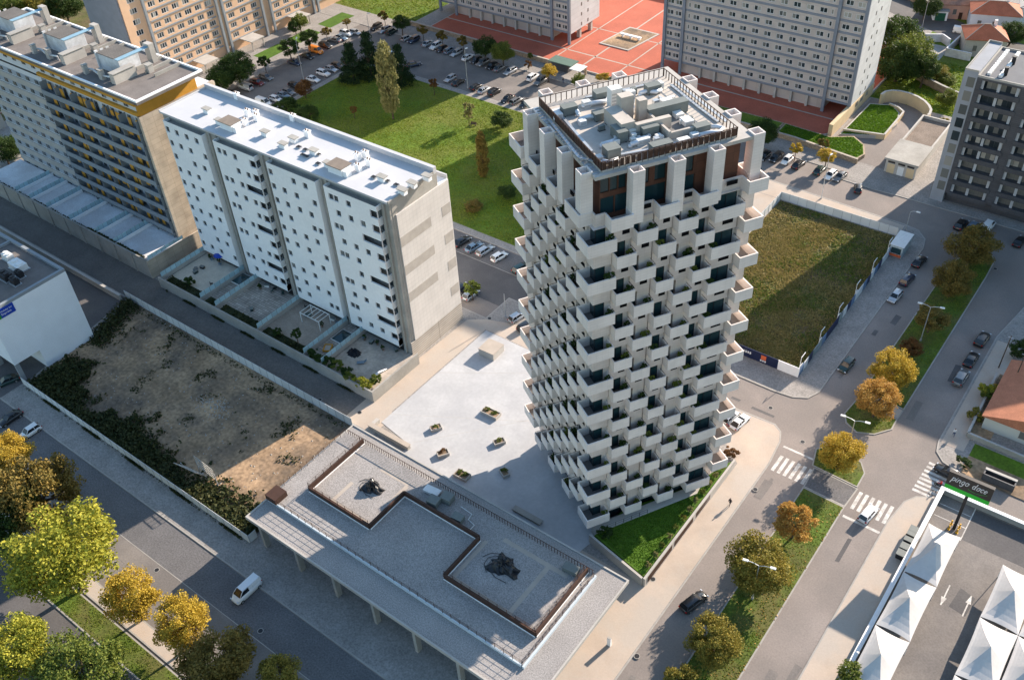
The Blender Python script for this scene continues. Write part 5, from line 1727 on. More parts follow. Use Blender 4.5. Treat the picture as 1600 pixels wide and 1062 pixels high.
x, y = axy(1438, 533)
lamp('double armed lamp on the shaded upper median by the small tree', x, y, 8.0, (-1, 1), R(12))
x, y = axy(1336, 657, 8.2)
lamp('double armed lamp on the rounded median end beside the orange tree', x, y, 8.0, (-1, 1), R(10))
x, y = axy(1186, 883, 8.2)
lamp('double armed lamp rising beside the big olive tree on the lower median', x, y, 8.0, (-1, 1), R(14))
x, y = axy(1283, 311)
lamp('tall single lamp behind the grassy lot fence by the parked cars', x, y, 10.5, (1,), R(80), None, .5)
x, y = axy(731, 139)
lamp('tall lamp at the north edge of the park lawn', x, y, 11.0, (1,), R(80), None, .4)
x, y = axy(475, 127)
lamp('tall lamp beside the west road at the shaded park corner', x, y, 11.5, (-1,), R(-50), None, 1.6)
x, y = axy(580, 70)
lamp('thin tall lamp by the far north west parking bays', x, y, 9.0, (1,), R(70), None, .4)
x, y = axy(1441, 42)
lamp('curved lamp on the hillside street behind the evergreen trees', x, y, 8.5, (1,), R(20), None, 2.0)
x, y = axy(790, 497)
lamp('thin lamp post on the beige walk between the white block and the tower', x, y, 6.0, (), 0)
x, y = axy(1412, 372)
lamp('white angled lamp beside the site cabin', x, y, 6.5, (1,), R(0), None, 1.2)
for px, py, h, lab in ((1560, 575, 7.5, 'bare wooden pole at the garden wall of the cream house'), (1580, 606, 8.0, 'leaning wooden pole beside the tiled roof of the cream house')):
    x, y = axy(px, py)
    t = thing('utility_pole', lab, 'pole', (x, y, .1))
    obj('pole', MB().tube([(0, 0, 0), (.1, .05, h)], .12, 0, 8, .08), M['bark'], t, local=True)
    obj('insulator', MB().tube([(-.4, 0, h - .3), (.6, 0, h - .3)], .05, 0, 6), M['galv'], t, local=True)
x, y = axy(951.7, 1008)
t = thing('sign_post', 'short white pillar standing alone on the wide beige sidewalk', 'pillar', (x, y, .12))
obj('post', MB().box(-.28, .28, -.14, .14, 0, 1.8), M['white'], t, local=True)
obj('cap', MB().box(-.3, .3, -.16, .16, 1.8, 1.86), M['concrete_lt'], t, local=True)

# ------------------------------------------------------------------ supermarket yard: wall, sign, tents, bins
mw = thing('yard_wall', 'low wall with a pale coping around the supermarket car park', 'wall', (-9.4, 100, 0))
obj('wall', MB().box(-9.6, -9.2, 30, 115.3, 0, 1.1).box(-9.6, 60, 115.3, 115.7, 0, 1.1), M['concrete'], mw)
obj('coping', MB().box(-9.75, -9.1, 30, 115.2, 1.1, 1.2).box(-9.75, 60, 115.2, 115.8, 1.1, 1.2), M['white'], mw)
sp = thing('supermarket_sign', 'dark roadside sign with white handwriting and a green stripe on a black pole', 'sign', (-5.6, 109.6, .06))
obj('pole', MB().box(-.22, .22, -.22, .22, 0, 7.9), M['dark_metal'], sp, local=True)
obj('panel', MB().box(-3.3, 3.0, -.28, .28, 8.6, 11.2).box(-3.32, 3.02, -.3, .3, 11.2, 11.26), mat('dark brown sign panel', (0.035, 0.03, 0.028), 0.5, 0.05, 1.0), sp, local=True)
obj('stripe', MB().box(-3.3, 3.0, -.29, .29, 7.8, 8.6), mat('bright green stripe', (0.02, 0.42, 0.03), 0.5, 0.03, 1.0), sp, local=True)


def hand(strokes, x, z, k, sh=.25):
    out = []
    for s in strokes:
        out.append([(x + k * (a + sh * b), z + k * b) for a, b in s])
    return out


def circ(cx, cz, rx, rz, a0, a1, n=9):
    return [(cx + rx * math.cos(R(a0 + (a1 - a0) * i / n)), cz + rz * math.sin(R(a0 + (a1 - a0) * i / n))) for i in range(n + 1)]


GL = {
    'p': ([[(0, .95), (.12, 1.0), (.12, -.75)], circ(.36, .5, .26, .48, 170, -160)], .78),
    'i': ([[(0, 1.0), (.0, .15), (.1, 0), (.22, .1)], [(.0, 1.32), (.03, 1.36)]], .34),
    'n': ([[(0, 1.0), (0, 0)], [(0, .6), (.14, .92), (.3, 1.0), (.44, .85), (.46, .2), (.54, 0), (.64, .1)]], .72),
    'g': ([circ(.28, .5, .27, .48, 40, 330), [(.5, .95), (.5, -.35), (.36, -.72), (.14, -.7), (.02, -.5)]], .72),
    'o': ([circ(.28, .5, .27, .48, 90, 450, 12), [(.3, .98), (.5, .82), (.66, .88)]], .72),
    'd': ([circ(.28, .5, .27, .48, 40, 330), [(.52, 1.75), (.5, .12), (.6, 0), (.7, .1)]], .82),
    'c': ([circ(.28, .5, .27, .48, 45, 320)], .6),
    'e': ([[(.04, .48), (.5, .58)] + circ(.28, .5, .25, .48, 10, 320)], .66),
}
x = -2.75
for word, gap in (('pingo', .45), ('doce', 0)):
    for ch in word:
        st, adv = GL[ch]
        m = MB()
        for s in hand(st, x, 9.75, .68):
            m.tube([(a, -.30, b) for a, b in s], .055, 0, 5)
        obj('letter', m, M['letter'], sp, local=True)
        x += adv * .68 + .05
    x += gap
m = MB().tube([(-.2 + 2.6 * i / 10, -.30, 9.35 - .28 * math.sin(math.pi * (i / 10) ** .8) + .25 * (i / 10) ** 3) for i in range(11)], .03, 0, 5)
obj('swoosh', m, mat('green swoosh', (0.05, 0.3, 0.05), 0.5, 0.02, 1.0), sp, local=True)
M['yellow'] = mat('yellow safety paint', (0.62, 0.34, 0.02), 0.5, 0.08, 2.0)
for i, (dx, dy) in enumerate(((-.6, -.6), (.6, -.6), (-.6, .6), (.6, .6))):
    t = thing('safety_bollard', 'yellow bollard at the foot of the supermarket sign pole', 'bollard', (-5.6 + dx, 109.6 + dy, .06), 0, 'yellow bollards around the sign pole')
    obj('post', MB().tube([(0, 0, 0), (0, 0, .9)], .12, 0, 10), M['yellow'], t, local=True)
    obj('base', MB().box(-.2, .2, -.2, .2, 0, .05), M['yellow'], t, local=True)
M['canvas'] = mat('white canvas', (0.51, 0.485, 0.46), 0.7, 0.05, 0.5, 0.03, 2.0)


def tent(x0, x1, y0, y1, label, group, zl=2.9, zp=4.9):
    t = thing('shade_tent', label, 'tent', ((x0 + x1) / 2, (y0 + y1) / 2, .06), 0, group)
    n = 12
    w_, h_ = (x1 - x0) / 2, (y1 - y0) / 2
    vs = []
    for i in range(n + 1):
        for j in range(n + 1):
            a, b = -1 + 2 * i / n, -1 + 2 * j / n
            m_ = max(abs(a), abs(b))
            h = zl + (zp - zl) * (1 - m_) ** 1.6
            edge = 1 - min(abs(a), abs(b)) / max(m_, 1e-6)
            q = .09 * m_ * edge
            h += .25 * edge * m_ * (1 - m_) * 2 - .35 * edge * m_ * m_ * 0
            ax = a * (1 - (.05 * (1 - b * b) if abs(a) > .99 else .05 * m_ * m_ * (1 - min(1, (b / max(abs(a), 1e-6)) ** 2)) if abs(a) >= abs(b) else 0))
            by = b * (1 - (.05 * m_ * m_ * (1 - min(1, (a / max(abs(b), 1e-6)) ** 2)) if abs(b) > abs(a) else 0))
            vs.append((ax * w_, by * h_, h))
    k = n + 1
    fs = [(i * k + j, (i + 1) * k + j, (i + 1) * k + j + 1, i * k + j + 1) for i in range(n) for j in range(n)]
    m = MB()
    for i in range(n):
        for j in range(n):
            c = [vs[q] for q in (i * k + j, (i + 1) * k + j, (i + 1) * k + j + 1, i * k + j + 1)]
            if (i + j) % 2 == 0 and False:
                pass
            same = (i - (n - 1) / 2) * (j - (n - 1) / 2) > 0
            m.add(c, [(0, 1, 2), (0, 2, 3)] if same else [(0, 1, 3), (1, 2, 3)])
    obj('canopy', m, M['canvas'], t, local=True)
    for sx in (-1, 1):
        for sy in (-1, 1):
            obj('post', MB().tube([(sx * (w_ - .1), sy * (h_ - .1), 0), (sx * (w_ - .1), sy * (h_ - .1), zl)], .06, 0, 6), M['white_metal'], t, local=True)
    return t


for k in range(5):
    y1 = 105.9 - k * 10.55
    tent(-8.8, -4.1, y1 - 10.45, y1, ('row of white peaked shade tents next to the wall: the one nearest the sign', 'white peaked tent second from the sign in the row along the wall', 'white peaked tent third from the sign in the row along the wall', 'white peaked tent farthest from the sign in the row along the wall', 'white peaked tent furthest down the row along the wall')[k], 'shade tents along the wall') if k < 4 else None
for k in range(4):
    for c in range(2):
        tent(2.2 + c * 5.0, 7.15 + c * 5.0, 104.6 - (k + 1) * 10.5, 104.5 - k * 10.5, 'white peaked shade tent, number-like %s in the double block right of the painted arrows' % ('first', 'second', 'third', 'fourth')[k] if False else ('white peaked tent in the %s of the double block, %s row from the sign' % (('inner line', 'outer line')[c], ('first', 'second', 'third', 'fourth')[k])), 'shade tents in the double block')
for i, (px, py) in enumerate(((1408, 868), (1413, 857), (1421, 846), (1425, 840), (1430, 832))):
    x, y = axy(px, py, .6)
    t = thing('waste_bin', 'dark grey wheeled waste container lined up against the car park wall', 'waste bin', (-10.35, y, .12), 0, 'waste containers along the car park wall')
    m = MB()
    m.add([(-.5, -.5, .1), (.5, -.5, .1), (.5, .5, .1), (-.5, .5, .1), (-.58, -.58, 1.1), (.58, -.58, 1.1), (.58, .58, 1.1), (-.58, .58, 1.1)], [(0, 1, 5, 4), (1, 2, 6, 5), (2, 3, 7, 6), (3, 0, 4, 7), (3, 2, 1, 0)])
    obj('body', m, M['dark_metal'], t, local=True)
    obj('lid', MB().box(-.62, .62, -.62, .62, 1.1, 1.22), M['grey_unit'], t, local=True)
    for sx in (-.4, .4):
        obj('wheel', MB().tube([(sx - .04, -.4, .1), (sx + .04, -.4, .1)], .1, 0, 8), M['dark_metal'], t, local=True)

# billboard frames on the dirt lot
for (px, py, L, lab) in ((326, 747, 5.0, 'upright rusty billboard frame of open bars on the dirt lot'), (305, 735, 5.0, 'second bare billboard frame leaning in the brush of the dirt lot')):
    x, y = axy(px, py, 1.0)
    t = thing('billboard_frame', lab, 'frame', (x, y, .13), R(-3) if px > 310 else R(8))
    z0 = 2.4 if px > 310 else .8
    tilt = .0 if px > 310 else -1.6
    m = MB()
    for k in range(5):
        f = k / 4
        m.tube([(-L / 2, tilt * f, z0 + 2.4 * f), (L / 2, tilt * f, z0 + 2.4 * f)], .06, 0, 5)
    for k in range(7):
        xx = -L / 2 + L * k / 6
        m.tube([(xx, 0, z0), (xx, tilt, z0 + 2.4)], .05, 0, 5)
    obj('lattice', m, mat('weathered pale steel %d' % px, (0.36, 0.34, 0.3), 0.7, 0.2, 2.0), t, local=True)
    for sx in (-L / 2, L / 2):
        obj('post', MB().tube([(sx, .05, 0), (sx, .05 + tilt * .3, z0 + 1.2)], .09, 0, 6), M['galv'], t, local=True)

# plaza furniture
for (px, py, L, Wd, lab) in ((681, 668, 2.0, 1.2, 'planter box nearest the white block on the plaza'), (767, 645, 3.4, 1.6, 'widest planter box, filled with small green plants, in the middle of the plaza'), (780, 690, 2.0, 1.2, 'planter box close to the edge of the tower shadow on the plaza'), (692, 708, 2.0, 1.3, 'planter box with dry rusty plants beside the gravel roof'), (722, 742, 2.6, 1.6, 'planter box against the gravel roof edge with patchy greens'), (788, 738, 1.9, 1.2, 'planter box standing in the tower shadow on the plaza')):
    x, y = axy(px, py, .5)
    t = thing('planter_box', lab, 'planter', (x, y, .17), R(-28) if L < 2.5 else R(2))
    if px in (681, 780, 692):
        t.rotation_euler = (0, 0, R(58))
    m = MB()
    for b in ((-L / 2, L / 2, -Wd / 2, -Wd / 2 + .12), (-L / 2, L / 2, Wd / 2 - .12, Wd / 2), (-L / 2, -L / 2 + .12, -Wd / 2 + .12, Wd / 2 - .12), (L / 2 - .12, L / 2, -Wd / 2 + .12, Wd / 2 - .12)):
        m.box(*b, 0, .62)
    obj('box', m, M['concrete_lt'], t, local=True)
    obj('soil', MB().box(-L / 2 + .12, L / 2 - .12, -Wd / 2 + .12, Wd / 2 - .12, .3, .5), M['soil'], t, local=True)
x, y = axy(768, 549, .5)
t = thing('plaza_vent_block', 'big square concrete vent block with a flat lid on the white plaza', 'vent block', (x, y, .17), R(2))
obj('block', MB().box(-1.7, 1.7, -1.7, 1.7, 0, 1.5), M['concrete_lt'], t, local=True)
obj('lid', MB().box(-1.75, 1.75, -1.75, 1.75, 1.5, 1.6), M['pale_line'], t, local=True)
x, y = axy(824, 806, .3)
t = thing('plaza_bench', 'long low stone bench in the shade by the pavilion roof edge', 'bench', (x, y, .17), R(0))
obj('seat', MB().box(-2.7, 2.7, -.5, .5, .25, .55), M['concrete'], t, local=True)
for q in (-2.2, 0, 2.2):
    obj('leg', MB().box(q - .3, q + .3, -.4, .4, 0, .25), M['concrete'], t, local=True)
x, y = axy(740, 197)
t = thing('park_bench', 'small wooden bench on the park lawn beside the little round headed tree', 'bench', (x, y, .13), R(20))
obj('seat', MB().box(-.8, .8, -.25, .25, .42, .48), M['bark'], t, local=True)
obj('backrest', MB().box(-.8, .8, .22, .28, .5, .9), M['bark'], t, local=True)
for q in (-.65, .65):
    obj('leg', MB().box(q - .05, q + .05, -.25, .25, 0, .42), M['dark_metal'], t, local=True)

for i, (px, py) in enumerate(((1204, 637), (1254, 690), (1282, 770), (1338, 640), (1420, 560), (1190, 910), (995, 1025), (1180, 765), (765, 498), (562, 645), (407, 985), (180, 880), (245, 890), (1460, 440), (1555, 420), (1020, 905), (500, 625))):
    x, y = axy(px, py)
    z = .13 if px in (1180, 765, 562, 995, 500, 1020) else .02
    t = thing('manhole_cover', 'round dark manhole cover set flush in the ' + ('road' if z < .1 else 'pavement'), 'manhole cover', (x, y, z), 0, 'manhole covers in the ' + ('roads' if z < .1 else 'pavements'))
    obj('cover', MB().tube([(0, 0, 0), (0, 0, .012)], .36, 0, 16), M['dark_metal'], t, local=True)
    obj('rim', MB().tube([(0, 0, 0), (0, 0, .008)], .46, 0, 16), M['kerb'], t, local=True)
# ------------------------------------------------------------------ cars
def paint(name, col, metal=0.0):
    m = mat('car paint ' + name, col, 0.28, 0.03, 1.0, metal=metal, spec=0.5)
    m.node_tree.nodes['Principled BSDF'].inputs['Coat Weight'].default_value = 0.5
    return m


PAINT = {'white': paint('white', (0.72, 0.72, 0.71)), 'silver': paint('silver', (0.42, 0.44, 0.46), .4), 'grey': paint('grey', (0.17, 0.175, 0.18), .3), 'black': paint('black', (0.012, 0.012, 0.014)), 'dark blue': paint('dark blue', (0.014, 0.025, 0.055)), 'dark green': paint('dark green', (0.014, 0.04, 0.036)), 'dark red': paint('dark red', (0.12, 0.012, 0.012)), 'orange': paint('orange', (0.72, 0.22, 0.02)), 'brown': paint('brown', (0.09, 0.05, 0.03)), 'steel blue': paint('steel blue', (0.16, 0.23, 0.30), .3)}
M['tyre'] = mat('tyre rubber', (0.012, 0.012, 0.012), 0.9, 0.1, 3.0)
M['rim'] = mat('wheel rim', (0.4, 0.41, 0.42), 0.35, 0.05, 3.0, metal=0.7)
M['car_glass'] = mat('car glass', (0.012, 0.015, 0.018), 0.06, 0.0, spec=0.6)
M['headlight'] = mat('headlight', (0.6, 0.62, 0.65), 0.15, 0.0)
M['taillight'] = mat('tail light', (0.35, 0.015, 0.012), 0.25, 0.0)
TYPES = {
    'hatchback': dict(L=4.05, W=1.76, hood=.86, belt=.92, H=1.48, gx=(.95, .35, -1.55, -1.95), nose=.62),
    'saloon': dict(L=4.6, W=1.80, hood=.84, belt=.92, H=1.44, gx=(.95, .2, -1.15, -1.8), nose=.6),
    'estate': dict(L=4.65, W=1.80, hood=.86, belt=.94, H=1.5, gx=(1.0, .3, -1.85, -2.22), nose=.62),
    'suv': dict(L=4.5, W=1.88, hood=1.02, belt=1.08, H=1.70, gx=(1.05, .45, -1.7, -2.12), nose=.78),
    'van': dict(L=4.9, W=1.92, hood=1.15, belt=1.25, H=1.98, gx=(1.75, .95, -2.3, -2.42), nose=.85),
    'sports car': dict(L=4.4, W=1.84, hood=.74, belt=.82, H=1.25, gx=(.85, .0, -1.1, -1.9), nose=.52),
}


def car_proto(kind):
    d = TYPES[kind]
    L, Wd, H = d['L'], d['W'], d['H']
    t = bpy.data.objects.new('parked_car', None)
    ROOTLOC[t.name] = Vector((0, 0, 0))
    h = L / 2
    g0, g1, g2, g3 = d['gx']
    hb = d['belt']
    st = [(h, .40, .50, .62, d['nose'] - .12), (h - .12, .22, .64, .78, d['nose']), (h - .5, .18, .82, .88, d['hood'] - .1), (g0 + .1, .18, .92, .93, d['hood']), (g0 - .3, .18, .95, .94, hb), (0, .18, .96, .95, hb), (g3 + .3, .18, .95, .94, hb), (-h + .25, .2, .88, .9, hb - .02), (-h + .06, .28, .74, .82, hb - .16), (-h, .40, .6, .72, .62)]
    if kind == 'saloon':
        st[7] = (-h + .25, .2, .86, .88, hb - .03)
    m = MB()
    rings = []
    for x, zb, wt, wm, zt in st:
        zm = zb + (zt - zb) * .55
        w0 = Wd / 2
        rings.append([(x, -w0 * wm * .9, zb), (x, -w0 * wm, zb + .1), (x, -w0 * wm * 1.02, zm), (x, -w0 * wt * .97, zt - .06), (x, -w0 * wt * .86, zt), (x, w0 * wt * .86, zt), (x, w0 * wt * .97, zt - .06), (x, w0 * wm * 1.02, zm), (x, w0 * wm, zb + .1), (x, w0 * wm * .9, zb)])
    n = 10
    fs = []
    for i in range(len(rings) - 1):
        for k in range(n):
            fs.append((i * n + k, (i + 1) * n + k, (i + 1) * n + (k + 1) % n, i * n + (k + 1) % n))
    fs.append(tuple(range(n)))
    fs.append(tuple(reversed(range((len(rings) - 1) * n, len(rings) * n))))
    m.add([p for r in rings for p in r], fs)
    wb_, wt_ = Wd / 2 * .88, Wd / 2 * .68
    # roof skin and pillars
    r = [(g1, wt_), (g2, wt_)]
    m.add([(g1, -wt_, H - .02), (g1, wt_, H - .02), (g2, wt_, H - .03), (g2, -wt_, H - .03), (g1 - .25, -wt_ * .9, H + .02), (g1 - .25, wt_ * .9, H + .02), (g2 + .2, wt_ * .9, H + .01), (g2 + .2, -wt_ * .9, H + .01)], [(4, 7, 6, 5), (0, 4, 5, 1), (1, 5, 6, 2), (2, 6, 7, 3), (3, 7, 4, 0)])
    for s in (-1, 1):
        for a, b in (((g0, s * wb_ * .93, hb), (g1, s * wt_, H - .03)), ((g3, s * wb_ * .95, hb), (g2, s * wt_, H - .03)), (((g1 + g2) / 2 - .1, s * wb_, hb), ((g1 + g2) / 2 - .1, s * wt_, H - .03))):
            m.tube([a, b], .05, 0, 5)
    b = obj('body', m, PAINT['white'], t, True, True)
    b.data.polygons.foreach_set('use_smooth', [len(p.vertices) == 4 for p in b.data.polygons])
    b.material_slots[0].link = 'OBJECT'
    gl = MB()
    vs = [(g0, -wb_ * .93, hb), (g0, wb_ * .93, hb), (g3, wb_ * .95, hb), (g3, -wb_ * .95, hb), (g1, -wt_, H - .03), (g1, wt_, H - .03), (g2, wt_, H - .03), (g2, -wt_, H - .03)]
    gl.add(vs, [(0, 1, 5, 4), (2, 3, 7, 6)])
    if kind != 'van':
        gl.add(vs, [(1, 2, 6, 5), (3, 0, 4, 7)])
    else:
        gx = (g0 + g3) / 2 + .3
        for s in (-1, 1):
            gl.add([(g0, s * wb_ * .94, hb), (gx, s * wb_, hb), (gx, s * wt_ * 1.01, H - .25), (g1, s * wt_ * 1.01, H - .1)], [(0, 1, 2, 3)])
            m2 = MB()
        pn = MB()
        for s in (-1, 1):
            pn.add([(gx, s * wb_, hb - .02), (g3, s * wb_ * .97, hb - .02), (g2, s * wt_ * 1.02, H - .02), (gx, s * wt_ * 1.02, H - .02)], [(0, 1, 2, 3)])
        o = obj('side_panel', pn, PAINT['white'], t, False, True)
        o.material_slots[0].link = 'OBJECT'
    obj('window', gl, M['car_glass'], t, False, True)
    wx = (h - .82, -h + .82)
    for x in wx:
        for s in (-1, 1):
            wh = obj('wheel', MB().tube([(x, s * (Wd / 2 - .2), .32), (x, s * (Wd / 2 - .01), .32)], .32, 0, 14), M['tyre'], t, False, True)
            obj('rim', MB().tube([(x, s * (Wd / 2 - .03), .32), (x, s * (Wd / 2 + .005), .32)], .2, 0, 10), M['rim'], wh, False, True)
    zl = d['nose'] - .1
    for s in (-1, 1):
        obj('headlight', MB().box(h - .16, h - .02, s * Wd * .36 - .17, s * Wd * .36 + .17, zl - .04, zl + .1), M['headlight'], t, False, True)
        obj('taillight', MB().box(-h - .01, -h + .12, s * Wd * .36 - .14, s * Wd * .36 + .14, hb - .3, hb - .12), M['taillight'], t, False, True)
    return t


PROTO = {}
used_labels = set()
CARS = 0


def put_car(px, py, kind, col, ang, label, group=None):
    fresh = kind not in PROTO
    if fresh:
        PROTO[kind] = car_proto(kind)
        o = PROTO[kind]
        COL.objects.link(o)
    else:
        o = copy_tree(PROTO[kind])
    p = at(px, py, .75)
    o.location = (p.x, p.y, 0.015)
    o.rotation_euler = (0, 0, R(ang))
    for c in o.children:
        if c.name.startswith(('body', 'side_panel')):
            c.material_slots[0].link = 'OBJECT'
            c.material_slots[0].material = PAINT[col]
    for k in ('group',):
        if k in o:
            del o[k]
    assert label not in used_labels, label
    assert len(label.split()) <= 16, label
    used_labels.add(label)
    tag(o, label, 'van' if kind == 'van' else 'car', group)
    return o


def row(cars, ang, place, group):
    """cars parked side by side; each label names its neighbours in the row"""
    for i, c in enumerate(cars):
        px, py, kind, col = c[:4]
        a = ang + random.uniform(-2.5, 2.5) + (180 if (c[4] if len(c) > 4 else random.random() < .4) else 0)
        me = '%s %s' % (col, kind)
        prev = '%s %s' % (cars[i - 1][3], cars[i - 1][2]) if i else None
        nxt = '%s %s' % (cars[i + 1][3], cars[i + 1][2]) if i + 1 < len(cars) else None
        if prev and nxt:
            lab = '%s between a %s and a %s, %s' % (me, prev, nxt, place)
        elif nxt:
            lab = '%s at the left end beside a %s, %s' % (me, nxt, place)
        else:
            lab = '%s at the right end beside a %s, %s' % (me, prev, place)
        if lab in used_labels:
            lab = '%s, number %d from the left, %s' % (me, i + 1, place) if False else lab.replace(' between', ' further right between')
        put_car(px, py, kind, col, a, lab, group)


row([(588, 41.7, 'suv', 'black'), (601, 46, 'estate', 'silver'), (611.7, 49, 'suv', 'dark green'), (635, 59, 'hatchback', 'silver'), (646.5, 62, 'suv', 'dark blue'), (669, 67, 'saloon', 'silver'), (680.6, 71.5, 'suv', 'white'), (689.6, 76, 'hatchback', 'black'), (702.6, 78, 'estate', 'steel blue'), (713, 82, 'estate', 'silver'), (731, 88.6, 'saloon', 'white'), (744, 93.4, 'hatchback', 'black'), (754.6, 97.5, 'suv', 'grey'), (768.4, 102.4, 'hatchback', 'black'), (780.6, 105.8, 'saloon', 'grey'), (797, 110.5, 'estate', 'silver'), (832.6, 120, 'suv', 'white'), (844, 126.7, 'suv', 'grey')], 88, 'far park row', 'cars parked along the far side of the park road')
row([(703.4, 121.9, 'hatchback', 'silver'), (716.4, 127.6, 'saloon', 'black'), (744, 134.9, 'hatchback', 'black'), (756, 139.7, 'saloon', 'silver'), (772.4, 143, 'suv', 'black'), (792.7, 153.6, 'saloon', 'black'), (806.6, 156.8, 'estate', 'grey'), (820.4, 161.7, 'hatchback', 'black')], 88, 'lawn side row', 'cars parked along the north edge of the park lawn')
row([(401.7, 128, 'estate', 'dark red'), (415.7, 120, 'estate', 'grey'), (460, 97, 'saloon', 'dark blue'), (480, 87, 'saloon', 'black'), (494, 79, 'van', 'orange'), (508, 70.7, 'suv', 'black'), (523, 61.7, 'saloon', 'grey'), (533, 58, 'saloon', 'steel blue'), (540.5, 51.7, 'suv', 'white'), (555, 50, 'hatchback', 'silver')], 2, 'west road row', 'cars parked along the west side of the west road')
row([(411.7, 160, 'van', 'white', 0), (431, 154, 'hatchback', 'white', 0), (442.7, 148, 'saloon', 'steel blue'), (450, 142.7, 'saloon', 'grey'), (460, 133, 'hatchback', 'black'), (489, 123, 'saloon', 'white', 0), (505, 114, 'suv', 'white', 0), (516.7, 107, 'saloon', 'silver', 0), (527, 102, 'hatchback', 'brown')], 2, 'park side row', 'cars parked along the park side of the west road')
put_car(383.7, 136, 'van', 'silver', 182, 'small silver van with its tail to the road beside the dark red estate')
put_car(360, 145, 'saloon', 'dark blue', 4, 'dark blue car half hidden behind the white block roof edge')
put_car(602.7, 80, 'saloon', 'white', 40, 'white car hidden behind the tall pale poplar')
put_car(646.5, 100, 'saloon', 'dark blue', 62, 'dark blue car standing in the turning area off the lawn corner')
row([(721.7, 376, 'saloon', 'black'), (740.7, 384.7, 'saloon', 'steel blue'), (758, 390, 'estate', 'silver'), (780, 399.7, 'hatchback', 'white'), (815, 417, 'estate', 'dark green')], 82, 'south park row', 'cars parked along the south edge of the park')
put_car(735.5, 459, 'hatchback', 'silver', 88, 'silver hatchback under the small tree beside the white block')
put_car(722, 449, 'hatchback', 'black', 88, 'black car mostly hidden behind the end of the white block')
put_car(808, 494, 'hatchback', 'silver', 80, 'silver hatchback parked in the sun beside the balcony tower')
put_car(822, 508, 'hatchback', 'black', 80, 'black car tucked under the balconies of the tower')
row([(1180.5, 236.7, 'saloon', 'silver'), (1194.6, 243, 'hatchback', 'black'), (1213.4, 245.4, 'suv', 'black'), (1230, 249.2, 'hatchback', 'white'), (1248, 255.6, 'saloon', 'black'), (1281, 264.5, 'saloon', 'dark green'), (1298, 272.5, 'hatchback', 'white'), (1313, 274.5, 'saloon', 'grey')], 86, 'row behind the tower', 'cars parked in front of the stone wall behind the tower')
put_car(1341, 293, 'hatchback', 'black', 110, 'black hatchback driving on the road past the grassy lot')
put_car(1502, 350, 'suv', 'black', 84, 'black suv in front of the dark apartment block')
put_car(1521, 352, 'hatchback', 'steel blue', 84, 'pale blue hatchback in front of the dark apartment block')
put_car(1543, 354, 'van', 'white', 84, 'white van behind the round olive tree by the dark block')
put_car(1594, 376, 'saloon', 'black', 84, 'black car cut by the right edge of the photo')
put_car(1437, 407, 'saloon', 'black', 85, 'black car at the kerb nearest the site cabin on the avenue')
put_car(1418, 435, 'estate', 'dark blue', 85, 'dark blue estate on the avenue between a black car and a silver one')
put_car(1399, 462, 'hatchback', 'silver', 265, 'silver hatchback at the avenue kerb, last of three cars in a line')
put_car(1323, 569, 'hatchback', 'dark green', 266, 'dark green hatchback alone on the shaded avenue')
put_car(1535, 529, 'suv', 'black', 86, 'black suv first of three cars on the sunlit right carriageway')
put_car(1518, 560, 'saloon', 'black', 88, 'black car in the middle of three on the right carriageway')
put_car(1502, 589, 'suv', 'grey', 88, 'grey suv nearest the crossing of three on the right carriageway')
put_car(1357, 801, 'hatchback', 'white', 82, 'white hatchback driving over the zebra crossing')
put_car(1482, 737, 'saloon', 'black', 168, 'black car behind the supermarket sign on the side street')
put_car(1084, 938, 'estate', 'black', 75, 'black estate driving beside the round bushy median trees')
put_car(1156, 657, 'sports car', 'white', 82, 'low white sports car parked at the street corner by the tower')
put_car(1141, 650, 'hatchback', 'silver', 84, 'silver car half hidden behind the last tower balconies')
put_car(385, 921, 'van', 'white', 270, 'white panel van in the shade near the pavilion')
put_car(46, 673, 'hatchback', 'white', 270, 'white hatchback in the shade by the fenced dirt lot')
put_car(15, 652, 'saloon', 'black', 270, 'black car beside the white hatchback at the left edge')
put_car(10, 594, 'saloon', 'dark green', 250, 'dark car on the hotel driveway cut by the photo edge')
put_car(1503, 48.5, 'van', 'white', 10, 'white van on the hillside street by the pink house')
